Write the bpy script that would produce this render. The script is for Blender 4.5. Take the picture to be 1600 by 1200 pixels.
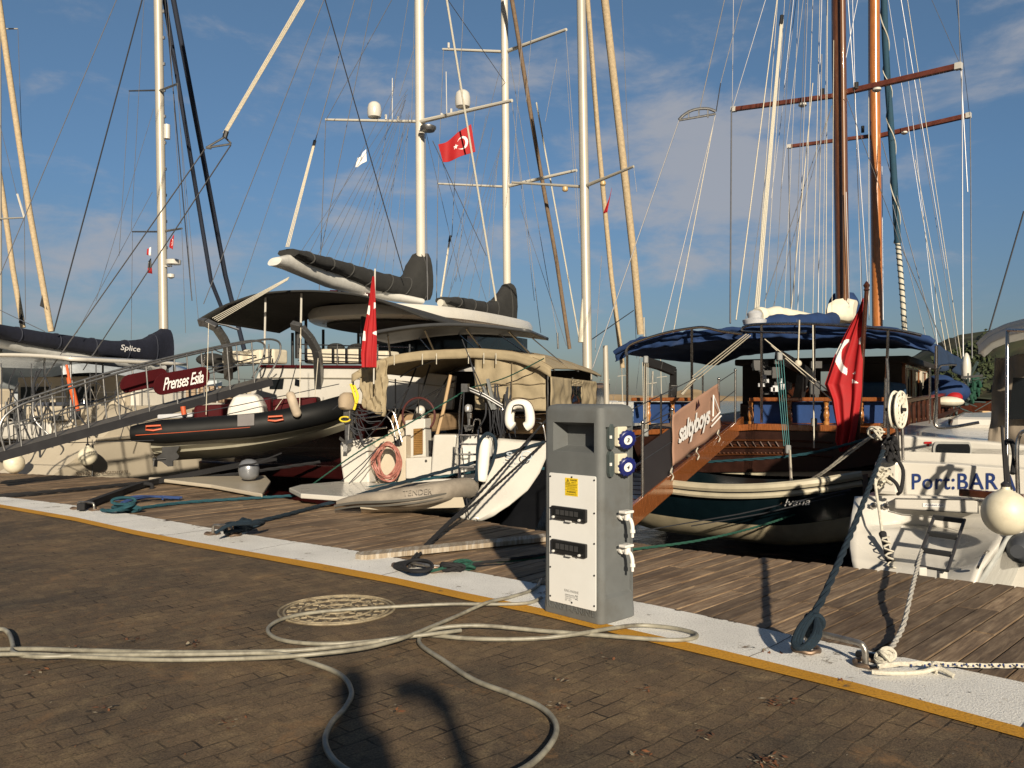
import bpy, bmesh, math, random
from mathutils import Vector, Matrix, noise
random.seed(7)
R = math.radians; PI = math.pi
S = bpy.context.scene
for o in list(bpy.data.objects): bpy.data.objects.remove(o)
COL = S.collection

# ------------------------------------------------------------------ camera
FPX, HOR, CH = 1300.0, 620.0, 1.5          # focal length (photo px), horizon row, eye height
cam = bpy.data.objects.new('camera', bpy.data.cameras.new('camera')); COL.objects.link(cam)
cam.location = (0, 0, CH); cam.rotation_euler = (R(90), 0, 0)
cam.data.sensor_width = 36; cam.data.lens = FPX/1600*36
cam.data.shift_y = (HOR-600)/1600; cam.data.clip_end = 9000; cam.data.clip_start = 0.05
S.camera = cam

# ------------------------------------------------------------------ world and sun
SUN_AZ, SUN_EL = R(170), R(20.5)           # azimuth clockwise from +Y, elevation
W = bpy.data.worlds.new("World"); S.world = W; W.use_nodes = True
nt = W.node_tree; nt.nodes.clear()
def wn(t, **k):
    n = nt.nodes.new(t)
    for a, b in k.items(): setattr(n, a, b)
    return n
def wmath(op, a, b=None, clamp=False):
    n = wn('ShaderNodeMath', operation=op, use_clamp=clamp)
    for i, q in enumerate((a, b)):
        if q is None: continue
        if isinstance(q, (int, float)): n.inputs[i].default_value = q
        else: nt.links.new(q, n.inputs[i])
    return n.outputs[0]
wo = wn('ShaderNodeOutputWorld'); bg = wn('ShaderNodeBackground')
sky = wn('ShaderNodeTexSky', sky_type='NISHITA', sun_disc=False, sun_elevation=SUN_EL, sun_rotation=SUN_AZ,
         altitude=0, air_density=1.1, dust_density=0.6, ozone_density=2.2)
tc = wn('ShaderNodeTexCoord'); sep = wn('ShaderNodeSeparateXYZ'); nt.links.new(tc.outputs['Generated'], sep.inputs[0])
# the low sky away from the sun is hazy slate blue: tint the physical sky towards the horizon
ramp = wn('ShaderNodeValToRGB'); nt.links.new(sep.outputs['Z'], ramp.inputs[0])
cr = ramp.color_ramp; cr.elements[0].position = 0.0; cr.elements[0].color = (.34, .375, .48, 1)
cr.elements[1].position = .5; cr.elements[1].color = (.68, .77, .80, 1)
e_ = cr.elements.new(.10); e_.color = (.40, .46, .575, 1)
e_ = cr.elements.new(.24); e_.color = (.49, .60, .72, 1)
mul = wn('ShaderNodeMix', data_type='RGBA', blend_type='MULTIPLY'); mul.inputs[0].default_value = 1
# sky behind the viewer dimmed by hand to weaken the fill in shadows
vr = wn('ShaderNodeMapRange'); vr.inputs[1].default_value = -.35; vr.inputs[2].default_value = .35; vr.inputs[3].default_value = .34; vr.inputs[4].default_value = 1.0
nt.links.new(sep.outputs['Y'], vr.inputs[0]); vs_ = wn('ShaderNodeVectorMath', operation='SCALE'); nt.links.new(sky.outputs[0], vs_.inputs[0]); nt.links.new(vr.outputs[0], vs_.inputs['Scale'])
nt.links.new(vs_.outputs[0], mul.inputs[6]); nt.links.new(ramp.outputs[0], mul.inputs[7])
# clouds: noise in direction space inside a few broad banks
mp = wn('ShaderNodeMapping'); mp.inputs['Scale'].default_value = (1, 1, 2.6); mp.inputs['Location'].default_value = (.35, .1, .2)
nt.links.new(tc.outputs['Generated'], mp.inputs[0])
nz = wn('ShaderNodeTexNoise'); nz.inputs['Scale'].default_value = 7.5; nz.inputs['Detail'].default_value = 10; nz.inputs['Roughness'].default_value = .60
nz.inputs['Distortion'].default_value = .25
nt.links.new(mp.outputs[0], nz.inputs[0])
def bank(x, y, rx, ry, amp):
    v = Vector(((x-800)/FPX, 1, (HOR-y)/FPX)).normalized()
    dx = wmath('DIVIDE', wmath('SUBTRACT', sep.outputs['X'], v.x), rx/FPX)
    dz = wmath('DIVIDE', wmath('SUBTRACT', sep.outputs['Z'], v.z), ry/FPX)
    r2 = wmath('ADD', wmath('MULTIPLY', dx, dx), wmath('MULTIPLY', dz, dz))
    return wmath('MULTIPLY', wmath('EXPONENT', wmath('MULTIPLY', r2, -1)), amp)
tot = None
for b in [(1090, 330, 230, 120, .24), (1050, 215, 120, 55, .26), (1150, 270, 90, 40, .14), (660, 130, 120, 50, .17), (640, 330, 150, 70, .14),
          (90, 400, 260, 90, .20), (1590, 60, 80, 40, .30), (330, 440, 300, 60, .10), (1300, 430, 260, 60, .07), (850, 90, 90, 40, .1)]:
    k = bank(*b); tot = k if tot is None else wmath('ADD', tot, k)
dens = wmath('ADD', nz.outputs[0], tot)
mr = wn('ShaderNodeMapRange'); mr.inputs[1].default_value = .54; mr.inputs[2].default_value = .86
mr.inputs[3].default_value = 0; mr.inputs[4].default_value = .82
mr.interpolation_type = 'SMOOTHSTEP'
nt.links.new(dens, mr.inputs[0])
mixc = wn('ShaderNodeMix', data_type='RGBA'); nt.links.new(mr.outputs[0], mixc.inputs[0])
nt.links.new(mul.outputs[2], mixc.inputs[6]); mixc.inputs[7].default_value = (3.7, 3.8, 4.15, 1)
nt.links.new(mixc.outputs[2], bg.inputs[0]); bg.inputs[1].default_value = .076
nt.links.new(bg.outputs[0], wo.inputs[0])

sun = bpy.data.objects.new('sun', bpy.data.lights.new('sun', 'SUN')); COL.objects.link(sun)
sun.data.energy = 5.0; sun.data.angle = R(1.1); sun.data.color = (1, .87, .68)
SD = Vector((math.sin(SUN_AZ)*math.cos(SUN_EL), math.cos(SUN_AZ)*math.cos(SUN_EL), math.sin(SUN_EL)))
sun.rotation_euler = SD.to_track_quat('Z', 'Y').to_euler(); sun.location = SD*50
S.view_settings.view_transform = 'Standard'; S.view_settings.look = 'None'
S.view_settings.exposure = 0.42; S.view_settings.gamma = 1
S.render.engine = 'CYCLES'
S.cycles.max_bounces = 6

# ------------------------------------------------------------------ geometry helpers
def P(x, y, Z):                       # point at depth Z seen at photo pixel (x, y)
    return Vector(((x-800)/FPX*Z, Z, CH-(y-HOR)/FPX*Z))
def G(x, y, z=0.0):                   # point of the horizontal plane z seen at (x, y)
    Z = (CH-z)*FPX/(y-HOR)
    return Vector(((x-800)/FPX*Z, Z, z))
def V3(*a): return Vector(a)
class Frame:                          # a moored boat's frame: e across (to its right), h ahead (away from the quay)
    def __init__(s, O, deg):
        s.O = Vector((O[0], O[1], 0)); a = R(deg); s.deg = deg
        s.h = Vector((math.sin(a), math.cos(a), 0)); s.e = Vector((math.cos(a), -math.sin(a), 0))
    def p(s, u, v, z): return s.O + s.e*u + s.h*v + Vector((0, 0, z))
    def pl(s, x, y, v):               # on the plane across the boat at v
        d = Vector(((x-800)/FPX, 1, -(y-HOR)/FPX)); c = Vector((0, 0, CH))
        t = (s.O + s.h*v - c).dot(s.h)/d.dot(s.h); return c + d*t
    def ps(s, x, y, u):               # on the fore-and-aft plane at u
        d = Vector(((x-800)/FPX, 1, -(y-HOR)/FPX)); c = Vector((0, 0, CH))
        t = (s.O + s.e*u - c).dot(s.e)/d.dot(s.e); return c + d*t
    def uv(s, p): q = p - s.O; return q.dot(s.e), q.dot(s.h), p.z
def smooth_path(pts, n=8, closed=False):
    pts = [Vector(p) for p in pts]; out = []; N = len(pts)
    rng = range(N) if closed else range(N-1)
    for i in rng:
        g = (lambda k: pts[k % N]) if closed else (lambda k: pts[max(0, min(N-1, k))])
        p0, p1, p2, p3 = g(i-1), g(i), g(i+1), g(i+2)
        for j in range(n):
            t = j/n
            out.append(.5*((2*p1)+(p2-p0)*t+(2*p0-5*p1+4*p2-p3)*t*t+(3*p1-p0-3*p2+p3)*t**3))
    if not closed: out.append(pts[-1])
    return out
class MB:
    def __init__(s): s.v = []; s.f = []; s.m = []
    def add(s, vs, fs, mi=0):
        o = len(s.v); s.v += [Vector(v) for v in vs]; s.f += [tuple(i+o for i in f) for f in fs]; s.m += [mi]*len(fs); return s
    def box(s, c, ex, ey, ez, mi=0):  # centre and three half-vectors
        c = Vector(c); vs = [c+a*ex+b*ey+d*ez for d in (-1, 1) for b in (-1, 1) for a in (-1, 1)]
        return s.add(vs, [(0, 2, 3, 1), (4, 5, 7, 6), (0, 1, 5, 4), (2, 6, 7, 3), (0, 4, 6, 2), (1, 3, 7, 5)], mi)
    def fbox(s, F, u0, u1, v0, v1, z0, z1, mi=0):
        return s.box(F.p((u0+u1)/2, (v0+v1)/2, (z0+z1)/2), F.e*(u1-u0)/2, F.h*(v1-v0)/2, Vector((0, 0, (z1-z0)/2)), mi)
    def prism(s, pts, t, mi=0):       # planar outline pushed along t
        n = len(pts); t = Vector(t); pts = [Vector(p) for p in pts]
        return s.add(pts+[p+t for p in pts], [tuple(range(n))[::-1], tuple(range(n, 2*n))]+[(i, (i+1) % n, n+(i+1) % n, n+i) for i in range(n)], mi)
    def tube(s, pts, r, n=8, closed=False, mi=0, cap=True):
        pts = [Vector(p) for p in pts]; N = len(pts)
        if N < 2: return s
        rr = r if isinstance(r, (list, tuple)) else [r]*N
        t0 = (pts[1]-pts[0]).normalized(); a = t0.orthogonal().normalized(); vs = []
        for i in range(N):
            if closed: t = (pts[(i+1) % N]-pts[i-1])
            else: t = pts[min(i+1, N-1)]-pts[max(i-1, 0)]
            if t.length < 1e-9: t = t0
            t = t.normalized(); a = a - t*a.dot(t)
            a = a.normalized() if a.length > 1e-6 else t.orthogonal().normalized()
            b = t.cross(a)
            for k in range(n):
                w = 2*PI*k/n; vs.append(pts[i]+(a*math.cos(w)+b*math.sin(w))*rr[i])
        fs = []
        for i in range(N if closed else N-1):
            for k in range(n):
                j = (i+1) % N; fs.append((i*n+k, i*n+(k+1) % n, j*n+(k+1) % n, j*n+k))
        if not closed and cap: fs += [tuple(range(n))[::-1], tuple(range((N-1)*n, N*n))]
        return s.add(vs, fs, mi)
    def bar(s, a, b, w, h, up=(0, 0, 1), mi=0):
        a = Vector(a); b = Vector(b); d = (b-a).normalized(); up = Vector(up)
        x = d.cross(up).normalized(); y = x.cross(d)
        return s.box((a+b)/2, (b-a)/2, x*w/2, y*h/2, mi)
    def lathe(s, prof, o, ax=(0, 0, 1), n=20, mi=0, sx=1.0, sref=None):
        o = Vector(o); ax = Vector(ax).normalized(); a = (Vector(sref) if sref else ax.orthogonal()).normalized(); b = ax.cross(a); vs = []
        for r, z in prof:
            for k in range(n):
                w = 2*PI*k/n; vs.append(o+ax*z+a*math.cos(w)*r*sx+b*math.sin(w)*r)
        fs = [(i*n+k, i*n+(k+1) % n, (i+1)*n+(k+1) % n, (i+1)*n+k) for i in range(len(prof)-1) for k in range(n)]
        fs += [tuple(range(n))[::-1], tuple(range((len(prof)-1)*n, len(prof)*n))]
        return s.add(vs, fs, mi)
    def ball(s, c, rx, ry=None, rz=None, n=16, m=10, mi=0):
        ry = ry or rx; rz = rz or rx; c = Vector(c); vs = []
        for i in range(m+1):
            t = PI*i/m
            for k in range(n):
                w = 2*PI*k/n; vs.append(c+Vector((rx*math.sin(t)*math.cos(w), ry*math.sin(t)*math.sin(w), -rz*math.cos(t))))
        return s.add(vs, [(i*n+k, i*n+(k+1) % n, (i+1)*n+(k+1) % n, (i+1)*n+k) for i in range(m) for k in range(n)], mi)
    def grid(s, fn, nu, nv, mi=None):
        vs = [fn(i/nu, j/nv) for j in range(nv+1) for i in range(nu+1)]; o = len(s.v); s.v += [Vector(v) for v in vs]
        for j in range(nv):
            for i in range(nu):
                a = o+j*(nu+1)+i; s.f.append((a, a+1, a+nu+2, a+nu+1)); s.m.append(mi((i+.5)/nu, (j+.5)/nv) if callable(mi) else (mi or 0))
        return s
    def loft(s, rings, closed=True, caps=True, mi=0):
        n = len(rings[0]); vs = [p for r in rings for p in r]; fs = []
        for i in range(len(rings)-1):
            for k in range(n if closed else n-1):
                fs.append((i*n+k, i*n+(k+1) % n, (i+1)*n+(k+1) % n, (i+1)*n+k))
        if caps: fs += [tuple(range(n))[::-1], tuple(range((len(rings)-1)*n, len(rings)*n))]
        return s.add(vs, fs, mi)

def root_loc(o):
    l = Vector((0, 0, 0))
    while o: l += o.location; o = o.parent
    return l
SPLIT = {'top_post', 'canopy_pole', 'solar_strut', 'toggle_strap', 'tent_brace', 'spreader_lamp', 'mast_step', 'mast_block', 'screw', 'tackle_block', 'davit', 'cockpit_seat', 'seat', 'seat_cushion', 'thwart', 'tread', 'cushion_strap', 'bench_cushion', 'covered_gear', 'mast_antenna', 'boat_hook', 'deckhouse_window', 'window_trim', 'breaker', 'stanchion', 'deck_gear', 'pale_deck_gear', 'catch', 'radar', 'sail_clew', 'banner_lashing', 'canvas_panel', 'tent_frame', 'side_beam', 'hoist_line', 'gate_seam', 'wheel', 'deckhouse_wall', 'side_rail', 'rail_lines', 'gunwale', 'guard_line', 'window_frame', 'rubbing_strake', 'red_sticker', 'slat', 'motor_hoist', 'blue_fleck', 'cover_lacing', 'drying_towel', 'cockpit_clutter', 'cockpit_lines', 'canvas_seam', 'guard_rail', 'pushpit_rail'}
def pieces(mb):
    par = list(range(len(mb.v)))
    def find(i):
        while par[i] != i: par[i] = par[par[i]]; i = par[i]
        return i
    for f in mb.f:
        a = find(f[0])
        for k in f[1:]:
            b = find(k)
            if b != a: par[b] = a
    grp = {}
    for f, m in zip(mb.f, mb.m): grp.setdefault(find(f[0]), []).append((f, m))
    out = []
    for fs in grp.values():
        q = MB(); idx = {}
        for f, m in fs:
            for k in f:
                if k not in idx: idx[k] = len(q.v); q.v.append(mb.v[k])
            q.f.append(tuple(idx[k] for k in f)); q.m.append(m)
        out.append(q)
    return out
def part(name, mb, mats, parent=None, smooth=True, bevel=0, solid=0, label=None, ang=40):
    if parent is not None and name in SPLIT:
        ps_ = pieces(mb)
        if 1 < len(ps_) <= 60: return [part1(name, q, mats, parent, smooth, bevel, solid, label, ang) for q in ps_][0]
    return part1(name, mb, mats, parent, smooth, bevel, solid, label, ang)
def part1(name, mb, mats, parent=None, smooth=True, bevel=0, solid=0, label=None, ang=40):
    me = bpy.data.meshes.new(name)
    if parent: off = root_loc(parent)
    else:
        xs = [v.x for v in mb.v]; ys = [v.y for v in mb.v]; zs = [v.z for v in mb.v]
        off = Vector(((min(xs)+max(xs))/2, (min(ys)+max(ys))/2, min(zs)))
    me.from_pydata([tuple(v-off) for v in mb.v], [], mb.f)
    for m in (mats if isinstance(mats, (list, tuple)) else [mats]): me.materials.append(m)
    for i, p in enumerate(me.polygons): p.material_index = mb.m[i]
    bm = bmesh.new(); bm.from_mesh(me); bmesh.ops.recalc_face_normals(bm, faces=bm.faces); bm.to_mesh(me); bm.free()
    if smooth:
        for p in me.polygons: p.use_smooth = True
        try: me.set_sharp_from_angle(angle=R(ang))
        except Exception: pass
    o = bpy.data.objects.new(name, me); COL.objects.link(o)
    if parent: o.parent = parent
    else: o.location = off
    if bevel:
        b = o.modifiers.new('bevel', 'BEVEL'); b.width = bevel; b.segments = 2; b.limit_method = 'ANGLE'; b.angle_limit = R(40)
    if solid:
        b = o.modifiers.new('solid', 'SOLIDIFY'); b.thickness = solid; b.offset = 0
    if label: o['label'] = label
    return o
def thing(name, label, cat, loc, group=None):
    o = bpy.data.objects.new(name, None); COL.objects.link(o); o.location = loc; o.empty_display_size = .2
    o['label'] = label; o['category'] = cat
    if group: o['group'] = group
    return o
def tag(o, label, cat, group=None, kind=None):
    if label: o['label'] = label
    if cat: o['category'] = cat
    if group: o['group'] = group
    if kind: o['kind'] = kind
    return o
def struct(o): o['kind'] = 'structure'; return o
def textquad(s, BL, BR, TL, mat, name, parent, depth=.004, shear=0, off=.0, space=1.0):
    cu = bpy.data.curves.new('t', 'FONT'); cu.body = s; cu.size = 1; cu.shear = shear; cu.offset = off; cu.resolution_u = 3; cu.space_character = space
    t = bpy.data.objects.new('t', cu); COL.objects.link(t); bpy.context.view_layer.update()
    me = bpy.data.meshes.new_from_object(t.evaluated_get(bpy.context.evaluated_depsgraph_get()))
    bpy.data.objects.remove(t)
    xs = [v.co.x for v in me.vertices]; ys = [v.co.y for v in me.vertices]
    x0, x1, y0, y1 = min(xs), max(xs), min(ys), max(ys)
    BL, BR, TL = Vector(BL), Vector(BR), Vector(TL); X = BR-BL; Y = TL-BL; N = X.cross(Y).normalized()*depth
    mb = MB(); mb.v = [BL+X*((v.co.x-x0)/(x1-x0))+Y*((v.co.y-y0)/(y1-y0))+N for v in me.vertices]
    mb.f = [tuple(p.vertices) for p in me.polygons]; mb.m = [0]*len(mb.f); bpy.data.meshes.remove(me)
    return part(name, mb, mat, parent, smooth=False)

# ------------------------------------------------------------------ materials
MATS = {}
def M(name, col, rough=.5, metal=0.0, var=.12, scale=6.0, bump=0.0, bscale=60.0, spec=.5, stretch=None, dirt=None, dirt_amt=.5, coat=0, island=0, trans=0, sub=0):
    if name in MATS: return MATS[name]
    m = bpy.data.materials.new(name); m.use_nodes = True; t = m.node_tree; b = t.nodes['Principled BSDF']
    def N(ty, **k):
        n = t.nodes.new(ty)
        for a, q in k.items(): setattr(n, a, q)
        return n
    b.inputs['Roughness'].default_value = rough; b.inputs['Metallic'].default_value = metal
    b.inputs['Specular IOR Level'].default_value = spec; b.inputs['Coat Weight'].default_value = coat
    tcn = N('ShaderNodeTexCoord'); mpn = N('ShaderNodeMapping'); t.links.new(tcn.outputs['Object'], mpn.inputs[0])
    if stretch: mpn.inputs['Scale'].default_value = stretch[:3]; mpn.inputs['Rotation'].default_value = (0, 0, stretch[3] if len(stretch) > 3 else 0)
    n1 = N('ShaderNodeTexNoise'); n1.inputs['Scale'].default_value = scale; n1.inputs['Detail'].default_value = 6; n1.inputs['Roughness'].default_value = .6
    t.links.new(mpn.outputs[0], n1.inputs[0])
    c = Vector(col); lo = tuple(c*(1-var))+(1,); hi = tuple(min(1, q) for q in c*(1+var))+(1,)
    rp = N('ShaderNodeValToRGB'); rp.color_ramp.elements[0].position = .3; rp.color_ramp.elements[1].position = .7
    rp.color_ramp.elements[0].color = lo; rp.color_ramp.elements[1].color = hi
    t.links.new(n1.outputs[0], rp.inputs[0]); out = rp.outputs[0]
    if dirt:
        n2 = N('ShaderNodeTexNoise'); n2.inputs['Scale'].default_value = scale*.45; n2.inputs['Detail'].default_value = 9; n2.inputs['Roughness'].default_value = .7
        mp2 = N('ShaderNodeMapping'); mp2.inputs['Location'].default_value = (3.1, 7.7, 1.3); t.links.new(mpn.outputs[0], mp2.inputs[0]); t.links.new(mp2.outputs[0], n2.inputs[0])
        r2 = N('ShaderNodeValToRGB'); r2.color_ramp.elements[0].position = .48; r2.color_ramp.elements[1].position = .68
        r2.color_ramp.elements[0].color = (0, 0, 0, 1); r2.color_ramp.elements[1].color = (dirt_amt,)*3+(1,)
        t.links.new(n2.outputs[0], r2.inputs[0]); mx = N('ShaderNodeMix', data_type='RGBA'); t.links.new(r2.outputs[0], mx.inputs[0])
        t.links.new(out, mx.inputs[6]); mx.inputs[7].default_value = tuple(dirt)+(1,); out = mx.outputs[2]
    if island:
        ge = N('ShaderNodeNewGeometry'); mr_ = N('ShaderNodeMapRange'); mr_.inputs[3].default_value = 1-island; mr_.inputs[4].default_value = 1+island
        t.links.new(ge.outputs['Random Per Island'], mr_.inputs[0]); mx = N('ShaderNodeVectorMath', operation='SCALE')
        t.links.new(out, mx.inputs[0]); t.links.new(mr_.outputs[0], mx.inputs['Scale']); out = mx.outputs[0]
    t.links.new(out, b.inputs['Base Color'])
    rr = N('ShaderNodeMapRange'); rr.inputs[3].default_value = max(.02, rough-.08); rr.inputs[4].default_value = min(1, rough+.08)
    t.links.new(n1.outputs[0], rr.inputs[0]); t.links.new(rr.outputs[0], b.inputs['Roughness'])
    if bump:
        n3 = N('ShaderNodeTexNoise'); n3.inputs['Scale'].default_value = bscale; n3.inputs['Detail'].default_value = 5
        t.links.new(mpn.outputs[0], n3.inputs[0]); bp = N('ShaderNodeBump'); bp.inputs['Strength'].default_value = bump; bp.inputs['Distance'].default_value = .02
        t.links.new(n3.outputs[0], bp.inputs['Height']); t.links.new(bp.outputs[0], b.inputs['Normal'])
    if trans: b.inputs['Transmission Weight'].default_value = trans
    MATS[name] = m; return m
gel = M('white_gelcoat', (.55, .53, .485), .28, var=.05, scale=2, coat=.3, dirt=(.55, .50, .40), dirt_amt=.25)
cream = M('cream_gelcoat', (.52, .46, .36), .35, var=.06, scale=2, coat=.2, dirt=(.45, .38, .28), dirt_amt=.25)
blackhull = M('black_hull_paint', (.006, .0065, .008), .16, var=.3, scale=1.5, coat=.3)
maroonhull = M('maroon_hull_paint', (.018, .003, .003), .25, var=.2, coat=.3)
maroon = M('maroon_trim', (.050, .003, .005), .7, var=.15, spec=.15)
steel = M('stainless_steel', (.42, .40, .38), .26, metal=1, var=.08, scale=20)
dsteel = M('weathered_steel', (.20, .20, .20), .42, metal=.8, var=.2, scale=20)
alu = M('mast_aluminium', (.42, .39, .33), .42, metal=.15, var=.05, scale=3)
white_mast = M('white_mast_paint', (.54, .51, .44), .35, var=.05, scale=2)
wire = M('rigging_wire', (.20, .20, .21), .45, metal=.5, var=.1)
dwire = M('dark_rigging_rope', (.022, .024, .03), .8, var=.2)
lrope = M('pale_rope', (.55, .50, .40), .85, var=.25, scale=60, bump=.4, bscale=150)
wrope = M('white_rope', (.52, .49, .41), .8, var=.2, scale=60, bump=.3, bscale=150)
brope = M('blue_rope', (.003, .015, .028), .85, var=.35, scale=80, bump=.5, bscale=200)
trope = M('teal_rope', (.008, .055, .075), .85, var=.3, scale=60)
grope = M('green_rope', (.008, .060, .040), .85, var=.3, scale=60)
krope = M('black_rope', (.010, .010, .012), .85, var=.3, scale=60, bump=.3, bscale=200)
navy = M('navy_canvas', (.006, .008, .020), .85, var=.2, scale=8, bump=.4, bscale=12)
charcoal = M('charcoal_canvas', (.022, .022, .021), .9, var=.15, scale=6, bump=.5, bscale=10)
beige = M('beige_canvas', (.30, .245, .155), .85, var=.12, scale=5, bump=.35, bscale=9, dirt=(.22, .17, .10), dirt_amt=.3)
blue = M('blue_canvas', (.006, .028, .10), .85, var=.25, scale=5, bump=.5, bscale=9)
tan = M('tan_sail_cover', (.42, .33, .21), .85, var=.2, scale=12, bump=.3, bscale=20)
brown_cov = M('brown_sail_cover', (.16, .11, .07), .85, var=.25, scale=12)
sailcl = M('sailcloth', (.66, .62, .50), .8, var=.1, scale=6, bump=.3, bscale=10)
varn = M('varnished_wood', (.23, .075, .022), .25, var=.35, scale=9, stretch=(8, 8, 1), coat=.6)
dvarn = M('dark_varnished_wood', (.05, .015, .007), .3, var=.35, scale=9, coat=.4)
teak = M('weathered_teak', (.24, .15, .08), .7, var=.3, scale=14)
glass = M('dark_tinted_glass', (.008, .010, .012), .05, var=.1, spec=.8)
blk = M('black_plastic', (.014, .014, .015), .4, var=.2)
gry = M('grey_plastic', (.18, .19, .19), .45, var=.15)
dint = M('dark_interior', (.02, .016, .013), .7, var=.3)
red = M('red_flag_cloth', (.33, .003, .006), .75, var=.12, scale=4)
wht = M('white_flag_cloth', (.75, .74, .72), .75, var=.05)
# ================================================================== THE SETTING
def nodes_mat(name):
    m = bpy.data.materials.new(name); m.use_nodes = True; t = m.node_tree; b = t.nodes['Principled BSDF']
    def N(ty, ins=None, **k):
        n = t.nodes.new(ty)
        for a, q in k.items(): setattr(n, a, q)
        for a, q in (ins or {}).items():
            if isinstance(q, bpy.types.NodeSocket): t.links.new(q, n.inputs[a])
            else: n.inputs[a].default_value = q
        return n
    return m, t, b, N
# --- pavers
m, t, b, N = nodes_mat('worn_brick_pavers')
tcn = N('ShaderNodeTexCoord'); mp = N('ShaderNodeMapping', {0: tcn.outputs['Object']}); mp.inputs['Rotation'].default_value = (0, 0, R(134))
wob = N('ShaderNodeTexNoise', {0: mp.outputs[0], 'Scale': 2.2, 'Detail': 2})
wv = N('ShaderNodeVectorMath', {0: wob.outputs['Color'], 'Scale': .06}, operation='SCALE')
ad = N('ShaderNodeVectorMath', {0: mp.outputs[0], 1: wv.outputs[0]}, operation='ADD')
br = N('ShaderNodeTexBrick', {0: ad.outputs[0], 'Scale': 1.0, 'Mortar Size': .006, 'Mortar Smooth': .35, 'Brick Width': .21, 'Row Height': .105, 'Bias': 0.0})
br.inputs['Color1'].default_value = (.120, .091, .066, 1); br.inputs['Color2'].default_value = (.150, .113, .079, 1); br.inputs['Mortar'].default_value = (.11, .084, .058, 1)
n1 = N('ShaderNodeTexNoise', {0: mp.outputs[0], 'Scale': 1.1, 'Detail': 8, 'Roughness': .68})
n2 = N('ShaderNodeTexNoise', {0: mp.outputs[0], 'Scale': 5, 'Detail': 12, 'Roughness': .8})
n4 = N('ShaderNodeTexNoise', {0: mp.outputs[0], 'Scale': 95, 'Detail': 5, 'Roughness': .8})
r1 = N('ShaderNodeValToRGB', {0: n2.outputs[0]}); r1.color_ramp.elements[0].position = .5; r1.color_ramp.elements[1].position = .72
r1.color_ramp.elements[0].color = (0, 0, 0, 1); r1.color_ramp.elements[1].color = (.75, .75, .75, 1)
mx = N('ShaderNodeMix', {0: r1.outputs[0], 6: br.outputs[0], 7: (.30, .235, .145, 1)}, data_type='RGBA')
r2 = N('ShaderNodeValToRGB', {0: n1.outputs[0]}); r2.color_ramp.elements[0].position = .35; r2.color_ramp.elements[1].position = .7
r2.color_ramp.elements[0].color = (.55, .57, .60, 1); r2.color_ramp.elements[1].color = (1.35, 1.24, 1.05, 1)
mx2 = N('ShaderNodeMix', {0: 1.0, 6: mx.outputs[2], 7: r2.outputs[0]}, data_type='RGBA', blend_type='MULTIPLY')
r3 = N('ShaderNodeValToRGB', {0: n4.outputs[0]}); r3.color_ramp.elements[0].position = .3; r3.color_ramp.elements[1].position = .75
r3.color_ramp.elements[0].color = (.30, .30, .30, 1); r3.color_ramp.elements[1].color = (1.95, 1.9, 1.8, 1)
mx3 = N('ShaderNodeMix', {0: 1.0, 6: mx2.outputs[2], 7: r3.outputs[0]}, data_type='RGBA', blend_type='MULTIPLY')
n6 = N('ShaderNodeTexNoise', {0: mp.outputs[0], 'Scale': 3.3, 'Detail': 6, 'Roughness': .6})
jf = N('ShaderNodeMapRange', {0: n6.outputs[0], 1: .49, 2: .68, 3: .05, 4: .9})
jm = N('ShaderNodeMath', {0: br.outputs[1], 1: jf.outputs[0]}, operation='MULTIPLY')
mx4 = N('ShaderNodeMix', {0: jm.outputs[0], 6: mx3.outputs[2], 7: (.018, .013, .010, 1)}, data_type='RGBA')
n8 = N('ShaderNodeTexNoise', {0: mp.outputs[0], 'Scale': 3.4, 'Detail': 12, 'Roughness': .82, 'Distortion': .5})
r8 = N('ShaderNodeValToRGB', {0: n8.outputs[0]}); r8.color_ramp.elements[0].position = .55; r8.color_ramp.elements[1].position = .68
r8.color_ramp.elements[0].color = (0, 0, 0, 1); r8.color_ramp.elements[1].color = (.8, .8, .8, 1)
mx5 = N('ShaderNodeMix', {0: r8.outputs[0], 6: mx4.outputs[2], 7: (.26, .15, .07, 1)}, data_type='RGBA')
n9 = N('ShaderNodeTexNoise', {0: mp.outputs[0], 'Scale': 26, 'Detail': 6, 'Roughness': .7})
r9 = N('ShaderNodeValToRGB', {0: n9.outputs[0]}); r9.color_ramp.elements[0].position = .27; r9.color_ramp.elements[1].position = .42
r9.color_ramp.elements[0].color = (.30, .28, .27, 1); r9.color_ramp.elements[1].color = (1, 1, 1, 1)
mx6 = N('ShaderNodeMix', {0: 1.0, 6: mx5.outputs[2], 7: r9.outputs[0]}, data_type='RGBA', blend_type='MULTIPLY')
t.links.new(mx6.outputs[2], b.inputs['Base Color']); b.inputs['Roughness'].default_value = .82; b.inputs['Specular IOR Level'].default_value = .25
h1 = N('ShaderNodeMath', {0: jm.outputs[0], 1: -1.3}, operation='MULTIPLY')
h2 = N('ShaderNodeMath', {0: n2.outputs[0], 1: .9, 2: h1.outputs[0]}, operation='MULTIPLY_ADD')
h3 = N('ShaderNodeMath', {0: n4.outputs[0], 1: .45, 2: h2.outputs[0]}, operation='MULTIPLY_ADD')
bp = N('ShaderNodeBump', {'Strength': 1.0, 'Distance': .009, 'Height': h3.outputs[0]}); t.links.new(bp.outputs[0], b.inputs['Normal'])
M_pave = m
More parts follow.
